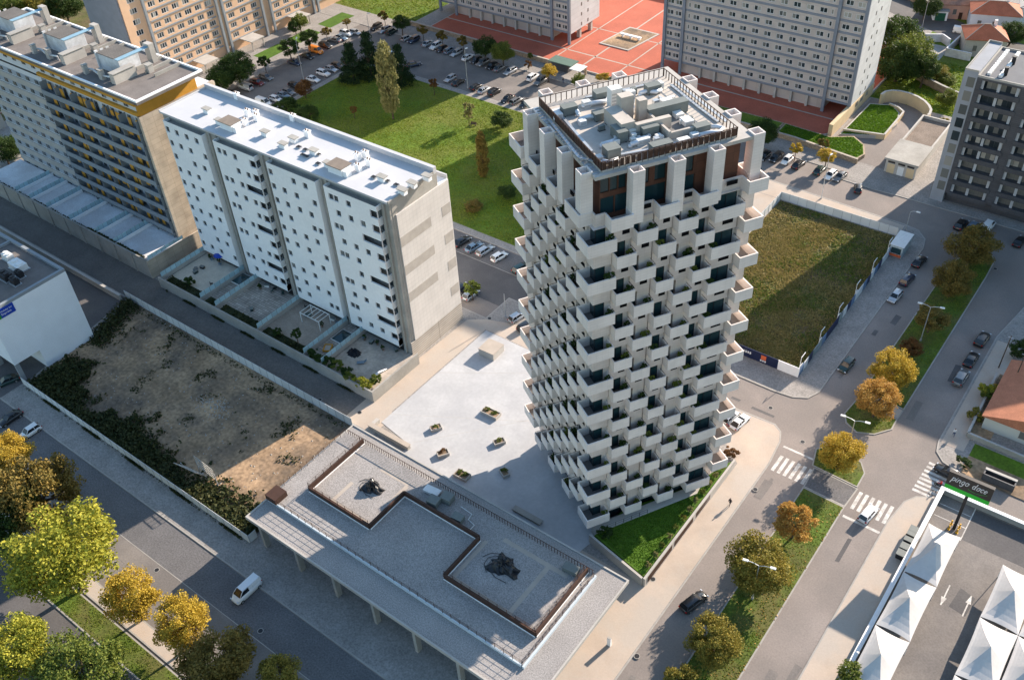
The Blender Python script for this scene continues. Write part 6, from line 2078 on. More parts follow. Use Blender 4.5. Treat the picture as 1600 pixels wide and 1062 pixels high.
# ------------------------------------------------------------------ trees and plants
LEAF = {
    'olive': leaf_mat('olive leaves', (0.14, 0.14, 0.025), (0.33, 0.25, 0.045)),
    'bronze': leaf_mat('bronze leaves', (0.14, 0.115, 0.028), (0.25, 0.17, 0.04)),
    'dark': leaf_mat('dark green leaves', (0.028, 0.055, 0.014), (0.06, 0.10, 0.02)),
    'green': leaf_mat('mid green leaves', (0.075, 0.12, 0.022), (0.19, 0.21, 0.035)),
    'lime': leaf_mat('yellow green leaves', (0.20, 0.23, 0.03), (0.44, 0.40, 0.05)),
    'yellow': leaf_mat('yellow leaves', (0.33, 0.23, 0.03), (0.56, 0.40, 0.05)),
    'gold': leaf_mat('golden leaves', (0.34, 0.24, 0.03), (0.6, 0.42, 0.06)),
    'orange': leaf_mat('orange leaves', (0.36, 0.19, 0.045), (0.58, 0.36, 0.09)),
    'rust': leaf_mat('rust brown leaves', (0.12, 0.055, 0.02), (0.2, 0.1, 0.03)),
    'conifer': leaf_mat('conifer needles', (0.014, 0.035, 0.014), (0.03, 0.06, 0.02)),
    'poplar': leaf_mat('pale poplar leaves', (0.17, 0.17, 0.06), (0.33, 0.3, 0.12)),
    'brush': leaf_mat('brushwood leaves', (0.022, 0.036, 0.013), (0.085, 0.085, 0.028)),
    'weed': leaf_mat('dry weeds', (0.20, 0.185, 0.05), (0.38, 0.29, 0.12)),
    'lawn_tuft': leaf_mat('grass tufts', (0.08, 0.125, 0.02), (0.15, 0.18, 0.03)),
    'park_grass': leaf_mat('park grass blades', (0.135, 0.21, 0.018), (0.25, 0.28, 0.04)),
    'rich_grass': leaf_mat('fresh grass blades', (0.08, 0.18, 0.010), (0.14, 0.23, 0.02)),
}


def leaf_quad(mb, p, s, rnd, up=.3):
    n = Vector((rnd.gauss(0, 1), rnd.gauss(0, 1), rnd.gauss(0, 1) + up))
    n = n.normalized() if n.length > 1e-4 else Vector((0, 0, 1))
    a = n.orthogonal().normalized()
    th = rnd.uniform(0, 6.28)
    b = n.cross(a)
    u = (a * math.cos(th) + b * math.sin(th)) * s
    v = (b * math.cos(th) - a * math.sin(th)) * s * .75
    p = Vector(p)
    mb.v += [tuple(p - u), tuple(p - v * .8), tuple(p + u), tuple(p + v)]
    k = len(mb.v) - 4
    mb.f.append((k, k + 1, k + 2, k + 3))
    mb.m.append(0)


def crown_mesh(name, nleaf, ncl, size, seed, shape='round'):
    rnd = random.Random(seed)
    mb = MB()
    cl = []
    for i in range(ncl):
        for _ in range(40):
            q = Vector((rnd.uniform(-1, 1), rnd.uniform(-1, 1), rnd.uniform(-1, 1)))
            if q.length > 1:
                continue
            if shape == 'cone':
                z = rnd.random() ** 1.5
                a = rnd.uniform(0, 6.28)
                r = (1 - z) * (.55 + .4 * rnd.random())
                q = Vector((r * math.cos(a), r * math.sin(a), z * 2 - 1))
                break
            if shape == 'tall':
                z = rnd.uniform(-1, 1)
                a = rnd.uniform(0, 6.28)
                r = .62 * rnd.random() ** .5 * (1 - max(0, z) ** 2.2 * .85 - max(0, -z) ** 3 * .5)
                q = Vector((r * math.cos(a), r * math.sin(a), z))
                break
            if q.length > rnd.uniform(.25, .8):
                q *= .82
                if q.z < -.35:
                    q.z *= .65
                break
        cl.append((q, rnd.uniform(.13, .29) if shape == 'round' else rnd.uniform(.2, .36), rnd.uniform(.6, 1.2)))
    tot = sum(c[1] ** 2 * c[2] for c in cl)
    for q, r, w in cl:
        k = int(nleaf * r * r * w / tot)
        for _ in range(k):
            d = Vector((rnd.gauss(0, 1), rnd.gauss(0, 1), rnd.gauss(0, .85)))
            d = d.normalized() * r * rnd.random() ** .42
            if shape == 'tall':
                d.z *= .5
            if shape == 'cone':
                d.z *= .4
            leaf_quad(mb, q + d, size * rnd.uniform(.6, 1.35), rnd)
    me = bpy.data.meshes.new(name)
    me.from_pydata(mb.v, [], mb.f)
    me.materials.append(LEAF['olive'])
    return me


BIG = [crown_mesh('crown', 15000, 95, .031, 100 + i) for i in range(4)]
MEDM = [crown_mesh('crown', 6000, 64, .048, 200 + i) for i in range(4)]
SMALL = [crown_mesh('crown', 1300, 24, .10, 300 + i) for i in range(4)]
CONE = [crown_mesh('crown', 6000, 110, .05, 400 + i, 'cone') for i in range(3)]
TALL = [crown_mesh('crown', 8000, 110, .05, 500 + i, 'tall') for i in range(2)]


def tree(px, py, r, hc, kind, label, meshes=None, rz=None, trunk=True, name='tree', cat='tree', group=None, z0=.12, pos=None):
    """px, py: where the middle of the crown shows; hc: its height above the ground; r: crown radii"""
    p = Vector((pos[0], pos[1], 0)) if pos else at(px, py, hc + z0)
    if not isinstance(r, tuple):
        r = (r, r, r * .85)
    ms = meshes or (BIG if r[0] > 4.0 else MEDM if r[0] > 2.2 else SMALL)
    assert len(label.split()) <= 16 and (group or label not in used_labels), label
    used_labels.add(label)
    t = thing(name, label, cat, (p.x, p.y, z0), 0, group)
    c = bpy.data.objects.new('crown', random.choice(ms))
    link(c, t)
    c.location = (0, 0, hc)
    c.scale = r
    c.rotation_euler = (0, 0, random.uniform(0, 6.28))
    c.material_slots[0].link = 'OBJECT'
    c.material_slots[0].material = LEAF[kind]
    if trunk:
        th = max(.09, r[0] * .045)
        m = MB()
        top = hc - r[2] * .25
        m.tube([(0, 0, -.1), (.06 * r[0] * .4, .02, top * .5), (.03, -.04, top)], th * 1.3, 0, 7, th * .7)
        tr = obj('trunk', m, M['bark'], t, local=True)
        b = MB()
        rr = random.Random(int(px))
        for k in range(5):
            a = k * 1.256 + rr.uniform(-.4, .4)
            z = top * rr.uniform(.65, .95)
            b.tube([(0, 0, z), (r[0] * .35 * math.cos(a), r[0] * .35 * math.sin(a), z + r[2] * .3), (r[0] * .62 * math.cos(a), r[0] * .62 * math.sin(a), hc + r[2] * rr.uniform(0, .35))], th * .55, 0, 5, th * .2)
        obj('limbs', b, M['bark'], tr, local=True)
    return t


# median of the avenue, from the far end to the near one
tree(1519, 384, (6.0, 5.4, 4.2), 4.8, 'bronze', 'widest olive brown tree at the far end of the avenue median')
tree(1491, 436, 4.5, 4.2, 'bronze', 'olive brown tree just in front of the widest median tree')
tree(1456, 496, (3.9, 3.4, 2.0), 3.6, 'bronze', 'thin crowned shaded tree beside the upper double armed lamp')
tree(1424, 543, (2.3, 2.3, 1.7), 2.4, 'rust', 'small rusty orange tree between the shade and the yellow tree')
tree(1396, 577, 4.3, 4.4, 'yellow', 'bright yellow round tree on the upper median')
tree(1372, 622, 4.2, 4.4, 'orange', 'pale orange tree directly in front of the bright yellow one')
tree(1314, 706, 4.1, 4.0, 'gold', 'golden tree at the rounded median end by the left zebra crossing')
tree(1243, 815, 3.6, 3.8, 'orange', 'orange tree standing alone after the zebra crossings on the lower median')
tree(1188, 884, (5.4, 5.4, 4.4), 4.8, 'olive', 'big olive green tree behind the double armed lamp of the lower median')
tree(1116, 1001, 4.1, 3.8, 'olive', 'round yellow olive tree on the lower median beside the black estate')
tree(1068, 1066, 3.0, 2.8, 'olive', 'olive tree cut by the bottom edge on the lower median')
# bottom left street trees
tree(96, 862, (8.8, 8.4, 7.0), 9.0, 'lime', 'largest yellow green tree over the lower left street')
tree(56, 765, (9.0, 7.2, 6.2), 8.4, 'bronze', 'dark shaded olive tree behind the largest yellow green tree')
tree(8, 712, (4.6, 4.2, 4.0), 9.5, 'gold', 'sunlit golden crown at the left edge above the shaded trees')
tree(203, 930, (4.6, 4.4, 4.2), 6.0, 'yellow', 'slender yellow tree to the right of the largest yellow green tree')
tree(282, 972, (4.6, 4.2, 4.0), 6.0, 'yellow', 'leaning yellow tree, right one of the two slender yellow trees')
tree(336, 1032, (6.4, 5.8, 5.0), 6.0, 'bronze', 'dark olive tree at the bottom beside the leaning yellow tree')
tree(22, 1012, (5.6, 5.2, 5.0), 8.0, 'lime', 'yellow green tree in the bottom left corner')
tree(122, 1046, (7.2, 6.0, 4.8), 6.6, 'green', 'dark green shaded tree at the bottom between the yellow trees')
tree(432, 1064, (4.2, 3.6, 3.2), 4.5, 'olive', 'olive crown cut by the bottom edge near the pavilion')
tree(10, 800, (5.5, 5.5, 5), 7.0, 'dark', 'dark tree in deep shade at the left edge below the golden crown')
# park
tree(605, 120, (4.3, 4.1, 8.8), 12.0, 'poplar', 'tall pale poplar standing in the park lawn', TALL, name='poplar_tree')
tree(548, 97, (4.3, 4.3, 5.2), 5.6, 'conifer', 'left dark conifer of the group behind the poplar', CONE, name='pine_tree')
tree(575, 86, (4.2, 4.2, 6.4), 6.6, 'conifer', 'tallest dark conifer in the middle of the group behind the poplar', CONE, name='pine_tree')
tree(624, 102, (3.9, 3.9, 5.6), 5.8, 'conifer', 'right dark conifer of the group behind the poplar', CONE, name='pine_tree')
tree(731, 170, (1.9, 1.9, 1.8), 5.0, 'poplar', 'small pale tree with a stacked crown beside the park bench')
tree(730, 181, (1.7, 1.7, 1.2), 2.9, 'poplar', 'lower tuft growing on the stem of the small pale tree', trunk=False, name='shrub', cat='shrub')
tree(783, 188, (3.4, 3.0, 2.4), 2.2, 'dark', 'wide dark shrub on the shaded east lawn near the tower')
tree(753, 240, (2.2, 2.2, 5.6), 6.2, 'bronze', 'thin brown leaved tree in the shade of the park near the tower', TALL)
tree(677, 131, (1.6, 1.6, 1.5), 3.4, 'rust', 'young copper tree at the north edge of the lawn')
tree(475, 138, (3.0, 2.8, 2.4), 3.0, 'rust', 'dark reddish tree at the west edge of the park lawn')
tree(446, 166, (4.0, 3.6, 2.6), 2.6, 'dark', 'dark bush behind the white block roof, left of a pair')
tree(479, 178, (4.0, 3.6, 2.8), 2.8, 'dark', 'dark bush behind the white block roof, right of a pair')
tree(740, 322, (2.6, 2.4, 1.2), 1.2, 'bronze', 'low brown bush on the shaded lawn beside the tower', trunk=False, name='shrub', cat='shrub')
tree(792, 300, (2.6, 2.4, 1.8), 2.0, 'dark', 'dark bush touching the tower balconies on the lawn', name='shrub', cat='shrub')
tree(672, 264, (1.5, 1.4, .9), .9, 'dark', 'low dark bush behind the right end of the white block', trunk=False, name='shrub', cat='shrub')
tree(552, 172, (1.2, 1.2, 1.2), 2.4, 'rust', 'tiny brown sapling on the shaded lawn', None)
# west road and north row street trees
tree(369, 106, (6.4, 6.0, 4.6), 5.6, 'dark', 'large dark green tree in front of the peach block')
tree(345, 122, (5.0, 4.6, 4.0), 4.8, 'dark', 'dark green tree behind the ochre block corner')
tree(412, 96, (2.2, 2.2, 1.8), 4.0, 'dark', 'small round street tree between the large dark tree and the lamp')
tree(451, 74, (3.8, 3.6, 3.0), 4.6, 'dark', 'round dark street tree nearest the orange van, left side')
tree(481.6, 59, (3.4, 3.4, 2.8), 4.6, 'dark', 'round dark street tree behind the orange van')
tree(509, 49, (2.0, 2.0, 1.4), 3.2, 'bronze', 'thin bronze street tree by the garden lawns')
tree(541, 34, (1.6, 1.6, 1.2), 3.2, 'bronze', 'small thin tree beside the steps of the garden lawns')
tree(467, 33, (3.2, 3.0, 2.6), 3.6, 'green', 'olive bush against the peach block facade')
tree(460, 41, (2.4, 2.4, 2.4), 3.0, 'dark', 'dark bush against the peach block facade')
tree(600, 25, (2.1, 2.1, 1.7), 3.6, 'bronze', 'first small street tree at the far corner bays')
tree(626.7, 35, (3.3, 3.2, 2.4), 4.4, 'dark', 'dark round street tree behind the far corner bays')
tree(660, 46.7, (2.0, 2.0, 1.8), 3.6, 'bronze', 'small bronze street tree, left of three along the stone wall')
tree(690, 56.7, (2.0, 2.0, 1.8), 3.6, 'bronze', 'small bronze street tree, middle of three along the stone wall')
tree(723, 65, (2.0, 2.0, 1.8), 3.6, 'bronze', 'small bronze street tree, right of three along the stone wall')
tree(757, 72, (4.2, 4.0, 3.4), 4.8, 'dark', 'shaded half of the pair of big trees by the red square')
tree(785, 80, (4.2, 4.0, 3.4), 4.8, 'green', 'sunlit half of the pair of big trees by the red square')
tree(857, 111, (3.0, 2.6, 2.0), 3.2, 'gold', 'yellow tree beside the kiosk of the red square')
tree(904, 125, (2.3, 2.3, 1.9), 3.4, 'green', 'green tree on the beige pavement behind the tower roof')
tree(826, 101, (1.4, 1.4, 1.2), 1.4, 'rust', 'bare brown shrub in front of the stone wall by the kiosk', name='shrub', cat='shrub')
tree(829, 87, (1.0, 1.0, 1.0), 1.2, 'green', 'small green shrub on the stone wall by the kiosk', trunk=False, name='shrub', cat='shrub')
tree(942, 120, (2.4, 1.6, 1.2), 1.3, 'gold', 'yellow green hedge shrub behind the tower roof fence', trunk=False, name='shrub', cat='shrub')
tree(960, 127, (2.4, 1.6, 1.2), 1.2, 'dark', 'dark hedge shrub behind the tower roof fence', trunk=False, name='shrub', cat='shrub')
tree(1192, 206, (4.3, 4.2, 3.8), 5.2, 'dark', 'round dark green tree beside the parked cars behind the tower')
tree(1244, 231, (1.8, 1.8, 1.6), 3.6, 'yellow', 'small yellow tree over the white hatchback')
tree(1292, 243, (2.6, 2.4, 1.8), 3.6, 'gold', 'yellow green tree beside the tall single lamp')
tree(1287, 224, (1.6, 1.6, 1.4), 1.8, 'bronze', 'dark purple brown bush on the sunny ramp lawn', name='shrub', cat='shrub')
# hillside on the right
for i, (px, py, r, k, lab) in enumerate(((1398, 62, 8.5, 'dark', 'tallest dark evergreen of the clump right of the grey tower'), (1425, 88, 8.0, 'green', 'sunlit evergreen in front of the dark clump right of the grey tower'), (1405, 100, 7.5, 'dark', 'lowest dark evergreen of the clump beside the grey tower'), (1446, 104, 5.0, 'dark', 'dark evergreen at the right end of the clump'))):
    tree(px, py, (r, r * .9, r * .8), 6.0 if i != 2 else 5, k, lab)
tree(1466, 112, (4.2, 3.6, 2.2), 2.2, 'olive', 'pale flowering bush below the evergreen clump', name='shrub', cat='shrub')
tree(1481, 124, (3.4, 2.6, 1.6), 1.6, 'green', 'pale green bush on the bank behind the dark block', trunk=False, name='shrub', cat='shrub')
tree(1481, 152, (3.2, 3.0, 2.2), 2.2, 'green', 'round green bush on the slope beside the dark block', name='shrub', cat='shrub')
tree(1475, 190, (1.5, 1.4, 1.1), 1.1, 'olive', 'small round bush on the slope above the substation', trunk=False, name='shrub', cat='shrub')
tree(1582, 52, (4.5, 4.2, 3.4), 3.6, 'dark', 'dark tree right of the white house')
tree(1448, 8, (5, 4.5, 4), 4.5, 'dark', 'dark tree above the hillside street wall')
# top left hill
for i, (px, py, r, k, lab) in enumerate(((20, 12, 9, 'green', 'left green tree on the hill behind the ochre block'), (62, 10, 8, 'olive', 'second olive tree on the hill behind the ochre block'), (98, 8, 7, 'dark', 'dark tree on the hill next to the orange roofed cottage'))):
    tree(px, py, (r, r, r * .8), 6.5, k, lab)
tree(4, 235, (5, 5, 4), 5, 'dark', 'dark tree left of the pale terraces at the photo edge')
tree(30, 225, (4.5, 4, 3), 3.5, 'dark', 'dark shrub behind the left end of the pale terraces', name='shrub', cat='shrub')
# others
tree(737, 449, (2.0, 2.0, 1.6), 3.2, 'green', 'small green tree over the silver hatchback beside the white block')
tree(1542, 606, (1.5, 1.5, 1.3), 1.7, 'lime', 'bright palm like shrub in the cream house garden')
tree(1543, 617, (1.3, 1.3, 1.0), 1.2, 'green', 'green shrub under the bright palm like one in the garden')
tree(1560, 608, (1.3, 2.2, .8), .8, 'yellow', 'yellow flowering shrub along the tiled roof eaves', trunk=False, name='shrub', cat='shrub')
tree(1527, 648, (1.6, 2.0, .9), .9, 'olive', 'dry shrub at the lower end of the cream house garden', trunk=False, name='shrub', cat='shrub')
tree(1505, 722, (1.6, 1.3, .7), .7, 'dark', 'dark shrub in the plot beside the concrete bin store', trunk=False, name='shrub', cat='shrub')
tree(1338, 1056, (3.2, 2.4, 2.0), 2.2, 'green', 'yellow green hedge tree at the bottom by the tents')
tree(1594, 545, (2.4, 2.2, 1.8), 2.0, 'dark', 'dark bush behind the garden wall at the right edge', name='shrub', cat='shrub')
tree(462, 521, (1.3, 1.3, 1.1), 3.2, 'dark', 'small palm on the white block patio', z0=1.6, name='palm_tree')
tree(432, 518, (1.2, 1.1, .8), .8, 'dark', 'dark round bush left of the small palm on the patio', z0=1.7, trunk=False, name='shrub', cat='shrub')
tree(297, 438, (1.6, 1.3, 1.0), 1.0, 'dark', 'dark shrub in the first patio bed of the white block', z0=1.7, trunk=False, name='shrub', cat='shrub')
for i, (px, py, k) in enumerate(((490, 552, 'dark'), (503, 560, 'dark'), (516, 566, 'dark'), (528, 570, 'green'), (540, 580, 'dark'), (548, 588, 'green'), (560, 596, 'lime'), (572, 600, 'lime'), (585, 592, 'green'))):
    tree(px, py, (1.5, 1.3, 1.1), 1.0, k, 'leafy shrub in the hedge inside the sunny corner patio wall', z0=1.7, trunk=False, name='shrub', cat='shrub', group='shrubs along the corner patio wall')
for i in range(12):
    y = 76.2 + i * 2.1
    tree(0, 0, (.62, .6, .55), .45, random.choice(('poplar', 'green', 'olive')), 'small pale shrub in the bed along the slatted sidewalk wall', z0=1.6, trunk=False, name='shrub', cat='shrub', group='shrubs along the sidewalk wall', pos=(-39.5, y))
tree(0, 0, (1.6, 1.4, .8), .7, 'rust', 'brown and green bed of shrubs at the tower corner by the parked sports car', z0=.2, trunk=False, name='shrub', cat='shrub', pos=(-40.2, 104.0))
tree(0, 0, (1.5, 1.2, .9), .8, 'dark', 'dark shrub at the sharp tower corner of the lawn', z0=1.5, trunk=False, name='shrub', cat='shrub', pos=(-47.6, 77.4))
for i, (px, py, dx) in enumerate(((681, 667, 0), (767, 643, -.8), (767, 643, .8), (780, 688, 0), (722, 740, -.5), (722, 740, .5), (788, 736, 0), (692, 705, 0))):
    p = at(px, py, .6)
    tree(0, 0, (.75, .5, .3), .15, 'rust' if i == 7 else 'green', 'low plant filling a planter box on the plaza', z0=.66, trunk=False, name='plant', cat='plant', group='plants in the plaza planters', pos=(p.x + dx, p.y))

# balcony plants: one pot, copied
pot = thing('potted_shrub', 'leafy potted shrub on a balcony of the pale tower', 'potted plant', (0, 0, 0), 0, 'potted shrubs on the tower balconies')
obj('pot', MB().add([], []) or MB().box(-.42, .42, -.3, .3, 0, .55), M['dark_metal'], pot, local=True)
c = bpy.data.objects.new('foliage', SMALL[0])
link(c, pot)
c.location, c.scale = (0, 0, 1.25), (.62, .5, .62)
c.material_slots[0].link = 'OBJECT'
c.material_slots[0].material = LEAF['dark']
for i, (q, side) in enumerate(plants):
    p = TO + UV @ Vector(q)
    o = pot if i == 0 else copy_tree(pot)
    o.location = p
    o.rotation_euler = (0, 0, TA + (0 if side == 'r' else R(90)))
    for ch in o.children:
        if ch.name.startswith('foliage'):
            s = random.uniform(.7, 1.25)
            ch.scale = (.68 * s, .52 * s, .7 * s)
            ch.data = SMALL[i % 4]
            ch.material_slots[0].link = 'OBJECT'
            ch.material_slots[0].material = LEAF[random.choice(('dark', 'dark', 'green'))]

# ground cover nobody could count
rnd = random.Random(5)


def cover(name, n, region, z, hmin, hmax, size, kind, dens=None):
    mb = MB()
    k = 0
    while k < n:
        x, y = rnd.uniform(region[0], region[1]), rnd.uniform(region[2], region[3])
        d = dens(x, y) if dens else 1
        if rnd.random() > d:
            continue
        leaf_quad(mb, (x, y, z + rnd.uniform(hmin, hmax) * (d ** .5)), size * rnd.uniform(.6, 1.5), rnd, .8)
        k += 1
    return tag(obj(name, mb, LEAF[kind]), kind='stuff')


def nz(x, y, f, o=0.0):
    return noise.noise(Vector((x * f + o, y * f - o, o)))


def brush(x, y):
    lim = 52.5 + 3.0 * nz(x, 0, .09) + (4.5 if x < -148 else 0) - (1.5 if -118 < x < -106 else 0)
    v = (lim - y) / 4.5 + .9 * nz(x, y, .32) + .5 * nz(x, y, .9, 3)
    return max(0, min(1, v))


cover('undergrowth', 15000, (-156.3, -93.6, 45.9, 58), .12, 0, 1.3, .26, 'brush', brush)
cover('undergrowth', 1600, (-160, -94, 56, 72.5), .12, 0, .35, .2, 'brush', lambda x, y: max(0, nz(x, y, .22, 7) + .5 * nz(x, y, .7, 2) - .28) * 2 + (.3 if y > 71.3 else 0))
cover('undergrowth', 1800, (-163, -150, 60, 72.6), .12, 0, 1.2, .25, 'brush', lambda x, y: max(0, 1 - abs(x + 158 - (66 - y) * .4) / 3.5))
cover('weeds', 24000, (-66.1, -39.4, 128.0, 178.8), .12, 0, .22, .15, 'weed', lambda x, y: max(.08, min(1, .4 + 1.5 * nz(x, y, .12, 4) + .7 * nz(x, y, .4))))
cover('grass_tufts', 9000, (-66.1, -39.4, 128.0, 178.8), .12, 0, .22, .2, 'lawn_tuft', lambda x, y: max(.05, min(1, .35 - 1.5 * nz(x, y, .12, 4) + .7 * nz(x, y, .5, 9))))
cover('fallen_leaves', 900, (-27.5, -20.7, 50, 104), .13, 0, .03, .12, 'orange')
cover('hedge', 1800, (-228, -166, 80.65, 81.3), 4.1, 0, .7, .2, 'brush', lambda x, y: 1 if x > -186 else .3)
cover('path_weeds', 1500, (-158, -99, 79.0, 79.5), .12, 0, .3, .18, 'brush', lambda x, y: max(0, math.sin(x * .7)))
cover('gutter_weeds', 1500, (-157, -93, 45.0, 45.4), .12, 0, .25, .16, 'brush', lambda x, y: max(0.05, math.sin(x * .5)))

# rubble and clods on the dirt lot: one heap of pale rubble, scattered stones
mb = MB()
for k in range(160):
    a, r_ = rnd.uniform(0, 6.28), rnd.random() ** .5
    x, y = -122 + 4.6 * r_ * math.cos(a), 62.2 + 2.6 * r_ * math.sin(a)
    s = rnd.uniform(.08, .2)
    h = .12 + .15 * (1 - r_) * rnd.random()
    mb.add([(x - s, y - s * .7, h - .1), (x + s, y - s, h - .05), (x + s * .8, y + s, h - .1), (x - s, y + s * .8, h - .02), (x, y, h + s * .7)], [(0, 1, 4), (1, 2, 4), (2, 3, 4), (3, 0, 4)])
tag(obj('rubble', mb, M['concrete']), kind='stuff')
mb = MB()
for k in range(500):
    x, y = rnd.uniform(-156, -94), rnd.uniform(47, 72.5)
    s = rnd.uniform(.04, .16)
    mb.add([(x - s, y - s * .7, .12), (x + s, y - s, .12), (x + s * .8, y + s, .12), (x - s, y + s * .8, .12), (x, y, .13 + s * .9)], [(0, 1, 4), (1, 2, 4), (2, 3, 4), (3, 0, 4)])
tag(obj('stones', mb, M['kerb']), kind='stuff')

# ------------------------------------------------------------------ people
SKIN = mat('skin', (0.45, 0.28, 0.2), 0.6, 0.05, 5.0)
HAIR = mat('dark hair', (0.03, 0.02, 0.015), 0.8, 0.1, 8.0)


def person(label, x, y, z, rz, top, bottom, joints, rider=False):
    t = thing('person', label, 'person', (x, y, z), rz)
    names = list(joints)
    E_ = [('hip', 'chest'), ('chest', 'neck'), ('neck', 'head'), ('chest', 'shl'), ('shl', 'ell'), ('ell', 'hal'), ('chest', 'shr'), ('shr', 'elr'), ('elr', 'har'), ('hip', 'hil'), ('hil', 'knl'), ('knl', 'anl'), ('anl', 'tol'), ('hip', 'hir'), ('hir', 'knr'), ('knr', 'anr'), ('anr', 'tor'), ('head', 'crown')]
    RAD = {'hip': .15, 'chest': .17, 'neck': .06, 'head': .1, 'crown': .08, 'shl': .075, 'shr': .075, 'ell': .05, 'elr': .05, 'hal': .038, 'har': .038, 'hil': .1, 'hir': .1, 'knl': .065, 'knr': .065, 'anl': .045, 'anr': .045, 'tol': .04, 'tor': .04}
    me = bpy.data.meshes.new('person_body')
    me.from_pydata([joints[n] for n in names], [(names.index(a), names.index(b)) for a, b in E_], [])
    o = bpy.data.objects.new('tmp', me)
    COL.objects.link(o)
    sk = o.modifiers.new('skin', 'SKIN')
    for i, n in enumerate(names):
        me.skin_vertices[0].data[i].radius = (RAD[n], RAD[n])
    me.skin_vertices[0].data[names.index('hip')].use_root = True
    sb_ = o.modifiers.new('sub', 'SUBSURF')
    sb_.levels = sb_.render_levels = 2
    bpy.context.view_layer.update()
    m2 = bpy.data.meshes.new_from_object(o.evaluated_get(bpy.context.evaluated_depsgraph_get()))
    bpy.data.objects.remove(o)
    m2.materials.clear()
    for q in (top, bottom, SKIN, M['dark_metal']):
        m2.materials.append(q)
    hz, nz = joints['hip'][2], joints['neck'][2]
    for p in m2.polygons:
        c = p.center
        dh = min((Vector(joints[k]) - c).length for k in ('hal', 'har'))
        df = min((Vector(joints[k]) - c).length for k in ('tol', 'tor'))
        dl = min((Vector(joints[k]) - c).length for k in ('knl', 'knr', 'hil', 'hir', 'hip', 'anl', 'anr'))
        du = min((Vector(joints[k]) - c).length for k in ('chest', 'shl', 'shr', 'ell', 'elr', 'neck'))
        p.material_index = 2 if (dh < .07 or c.z > nz + .02) else 3 if df < .1 else 1 if dl < du else 0
        p.use_smooth = True
    b = bpy.data.objects.new('body', m2)
    link(b, t)
    hx, hy, hz_ = joints['crown']
    m = MB()
    for i in range(6):
        for j in range(10):
            pass
    ring_ = []
    vs = [(hx - .01, hy, hz_ + .10)]
    for i in range(1, 4):
        for j in range(10):
            a = 2 * math.pi * j / 10
            rr = .105 * math.sin(i * .55)
            vs.append((hx - .02 + rr * math.cos(a), hy + rr * math.sin(a), hz_ + .1 * math.cos(i * .55)))
    fs = [(0, 1 + j, 1 + (j + 1) % 10) for j in range(10)] + [(1 + i * 10 + j, 11 + i * 10 + j, 11 + i * 10 + (j + 1) % 10, 1 + i * 10 + (j + 1) % 10) for i in range(2) for j in range(10)]
    m.add(vs, fs)
    obj('hair', m, HAIR, t, True, True)
    return t


WALK = {'hip': (0, 0, .93), 'chest': (.03, 0, 1.3), 'neck': (.04, 0, 1.49), 'head': (.06, 0, 1.6), 'crown': (.06, 0, 1.68), 'shl': (.03, .19, 1.4), 'ell': (-.1, .24, 1.12), 'hal': (.05, .25, .9), 'shr': (.03, -.19, 1.4), 'elr': (.08, -.24, 1.12), 'har': (.26, -.22, .95), 'hil': (0, .1, .88), 'knl': (.2, .1, .5), 'anl': (.28, .1, .09), 'tol': (.45, .1, .05), 'hir': (0, -.1, .88), 'knr': (-.04, -.1, .5), 'anr': (-.3, -.1, .13), 'tor': (-.15, -.1, .05)}
C_DARK = mat('dark jacket', (0.02, 0.02, 0.025), 0.85, 0.1, 5.0)
C_BLUE = mat('blue jeans', (0.04, 0.06, 0.12), 0.85, 0.1, 5.0)
C_WHITE = mat('white shirt', (0.6, 0.6, 0.6), 0.85, 0.05, 5.0)
C_RED = mat('red jacket', (0.45, 0.03, 0.02), 0.8, 0.08, 5.0)
x, y = axy(1140, 790)
person('person in dark clothes walking alone on the wide beige sidewalk', x, y, .13, R(-95), C_DARK, C_DARK, WALK)
x, y = axy(880, 131)
person('person in dark clothes walking on the sunny pavement behind the tower roof', x, y, .13, R(-60), C_DARK, C_BLUE, WALK)
x, y = axy(1489, 682)
person('person in a white shirt and blue trousers standing at the shaded street corner', x, y, .13, R(100), C_WHITE, C_BLUE, WALK)
x, y = axy(1467, 761)
SIT = dict(WALK)
SIT.update({'hip': (-.2, 0, .85), 'chest': (-.08, 0, 1.2), 'neck': (-.04, 0, 1.4), 'head': (-.01, 0, 1.5), 'crown': (-.01, 0, 1.58), 'shl': (-.08, .19, 1.3), 'ell': (.12, .27, 1.1), 'hal': (.42, .28, 1.04), 'shr': (-.08, -.19, 1.3), 'elr': (.12, -.27, 1.1), 'har': (.42, -.28, 1.04), 'hil': (-.18, .11, .8), 'knl': (.22, .16, .72), 'anl': (.2, .16, .34), 'tol': (.36, .16, .3), 'hir': (-.18, -.11, .8), 'knr': (.22, -.16, .72), 'anr': (.2, -.16, .34), 'tor': (.36, -.16, .3)})
person('person in a red jacket riding a scooter over the zebra crossing', x, y, .02, R(165), C_RED, C_DARK, SIT)
sc = thing('scooter', 'dark motor scooter under the rider in the red jacket', 'scooter', (x, y, .02), R(165))
m = MB()
m.tube([(-.75, 0, .62), (-.3, 0, .68), (-.05, 0, .35), (.3, 0, .3), (.52, 0, .7), (.46, 0, 1.0)], .13, 0, 8, .08)
obj('body', m, C_DARK, sc, True, True)
obj('seat', MB().box(-.6, -.02, -.14, .14, .68, .78), M['tyre'], sc, local=True)
obj('handlebar', MB().tube([(.42, -.32, 1.03), (.46, 0, 1.02), (.42, .32, 1.03)], .025, 0, 6), M['galv'], sc, local=True)
for xx in (-.6, .66):
    w_ = obj('wheel', MB().tube([(xx, -.06, .24), (xx, .06, .24)], .24, 0, 14), M['tyre'], sc, local=True)
    obj('rim', MB().tube([(xx, -.07, .24), (xx, .07, .24)], .13, 0, 10), M['rim'], w_, local=True)
obj('headlight', MB().tube([(.58, 0, .86), (.64, 0, .86)], .08, 0, 8), M['headlight'], sc, local=True)
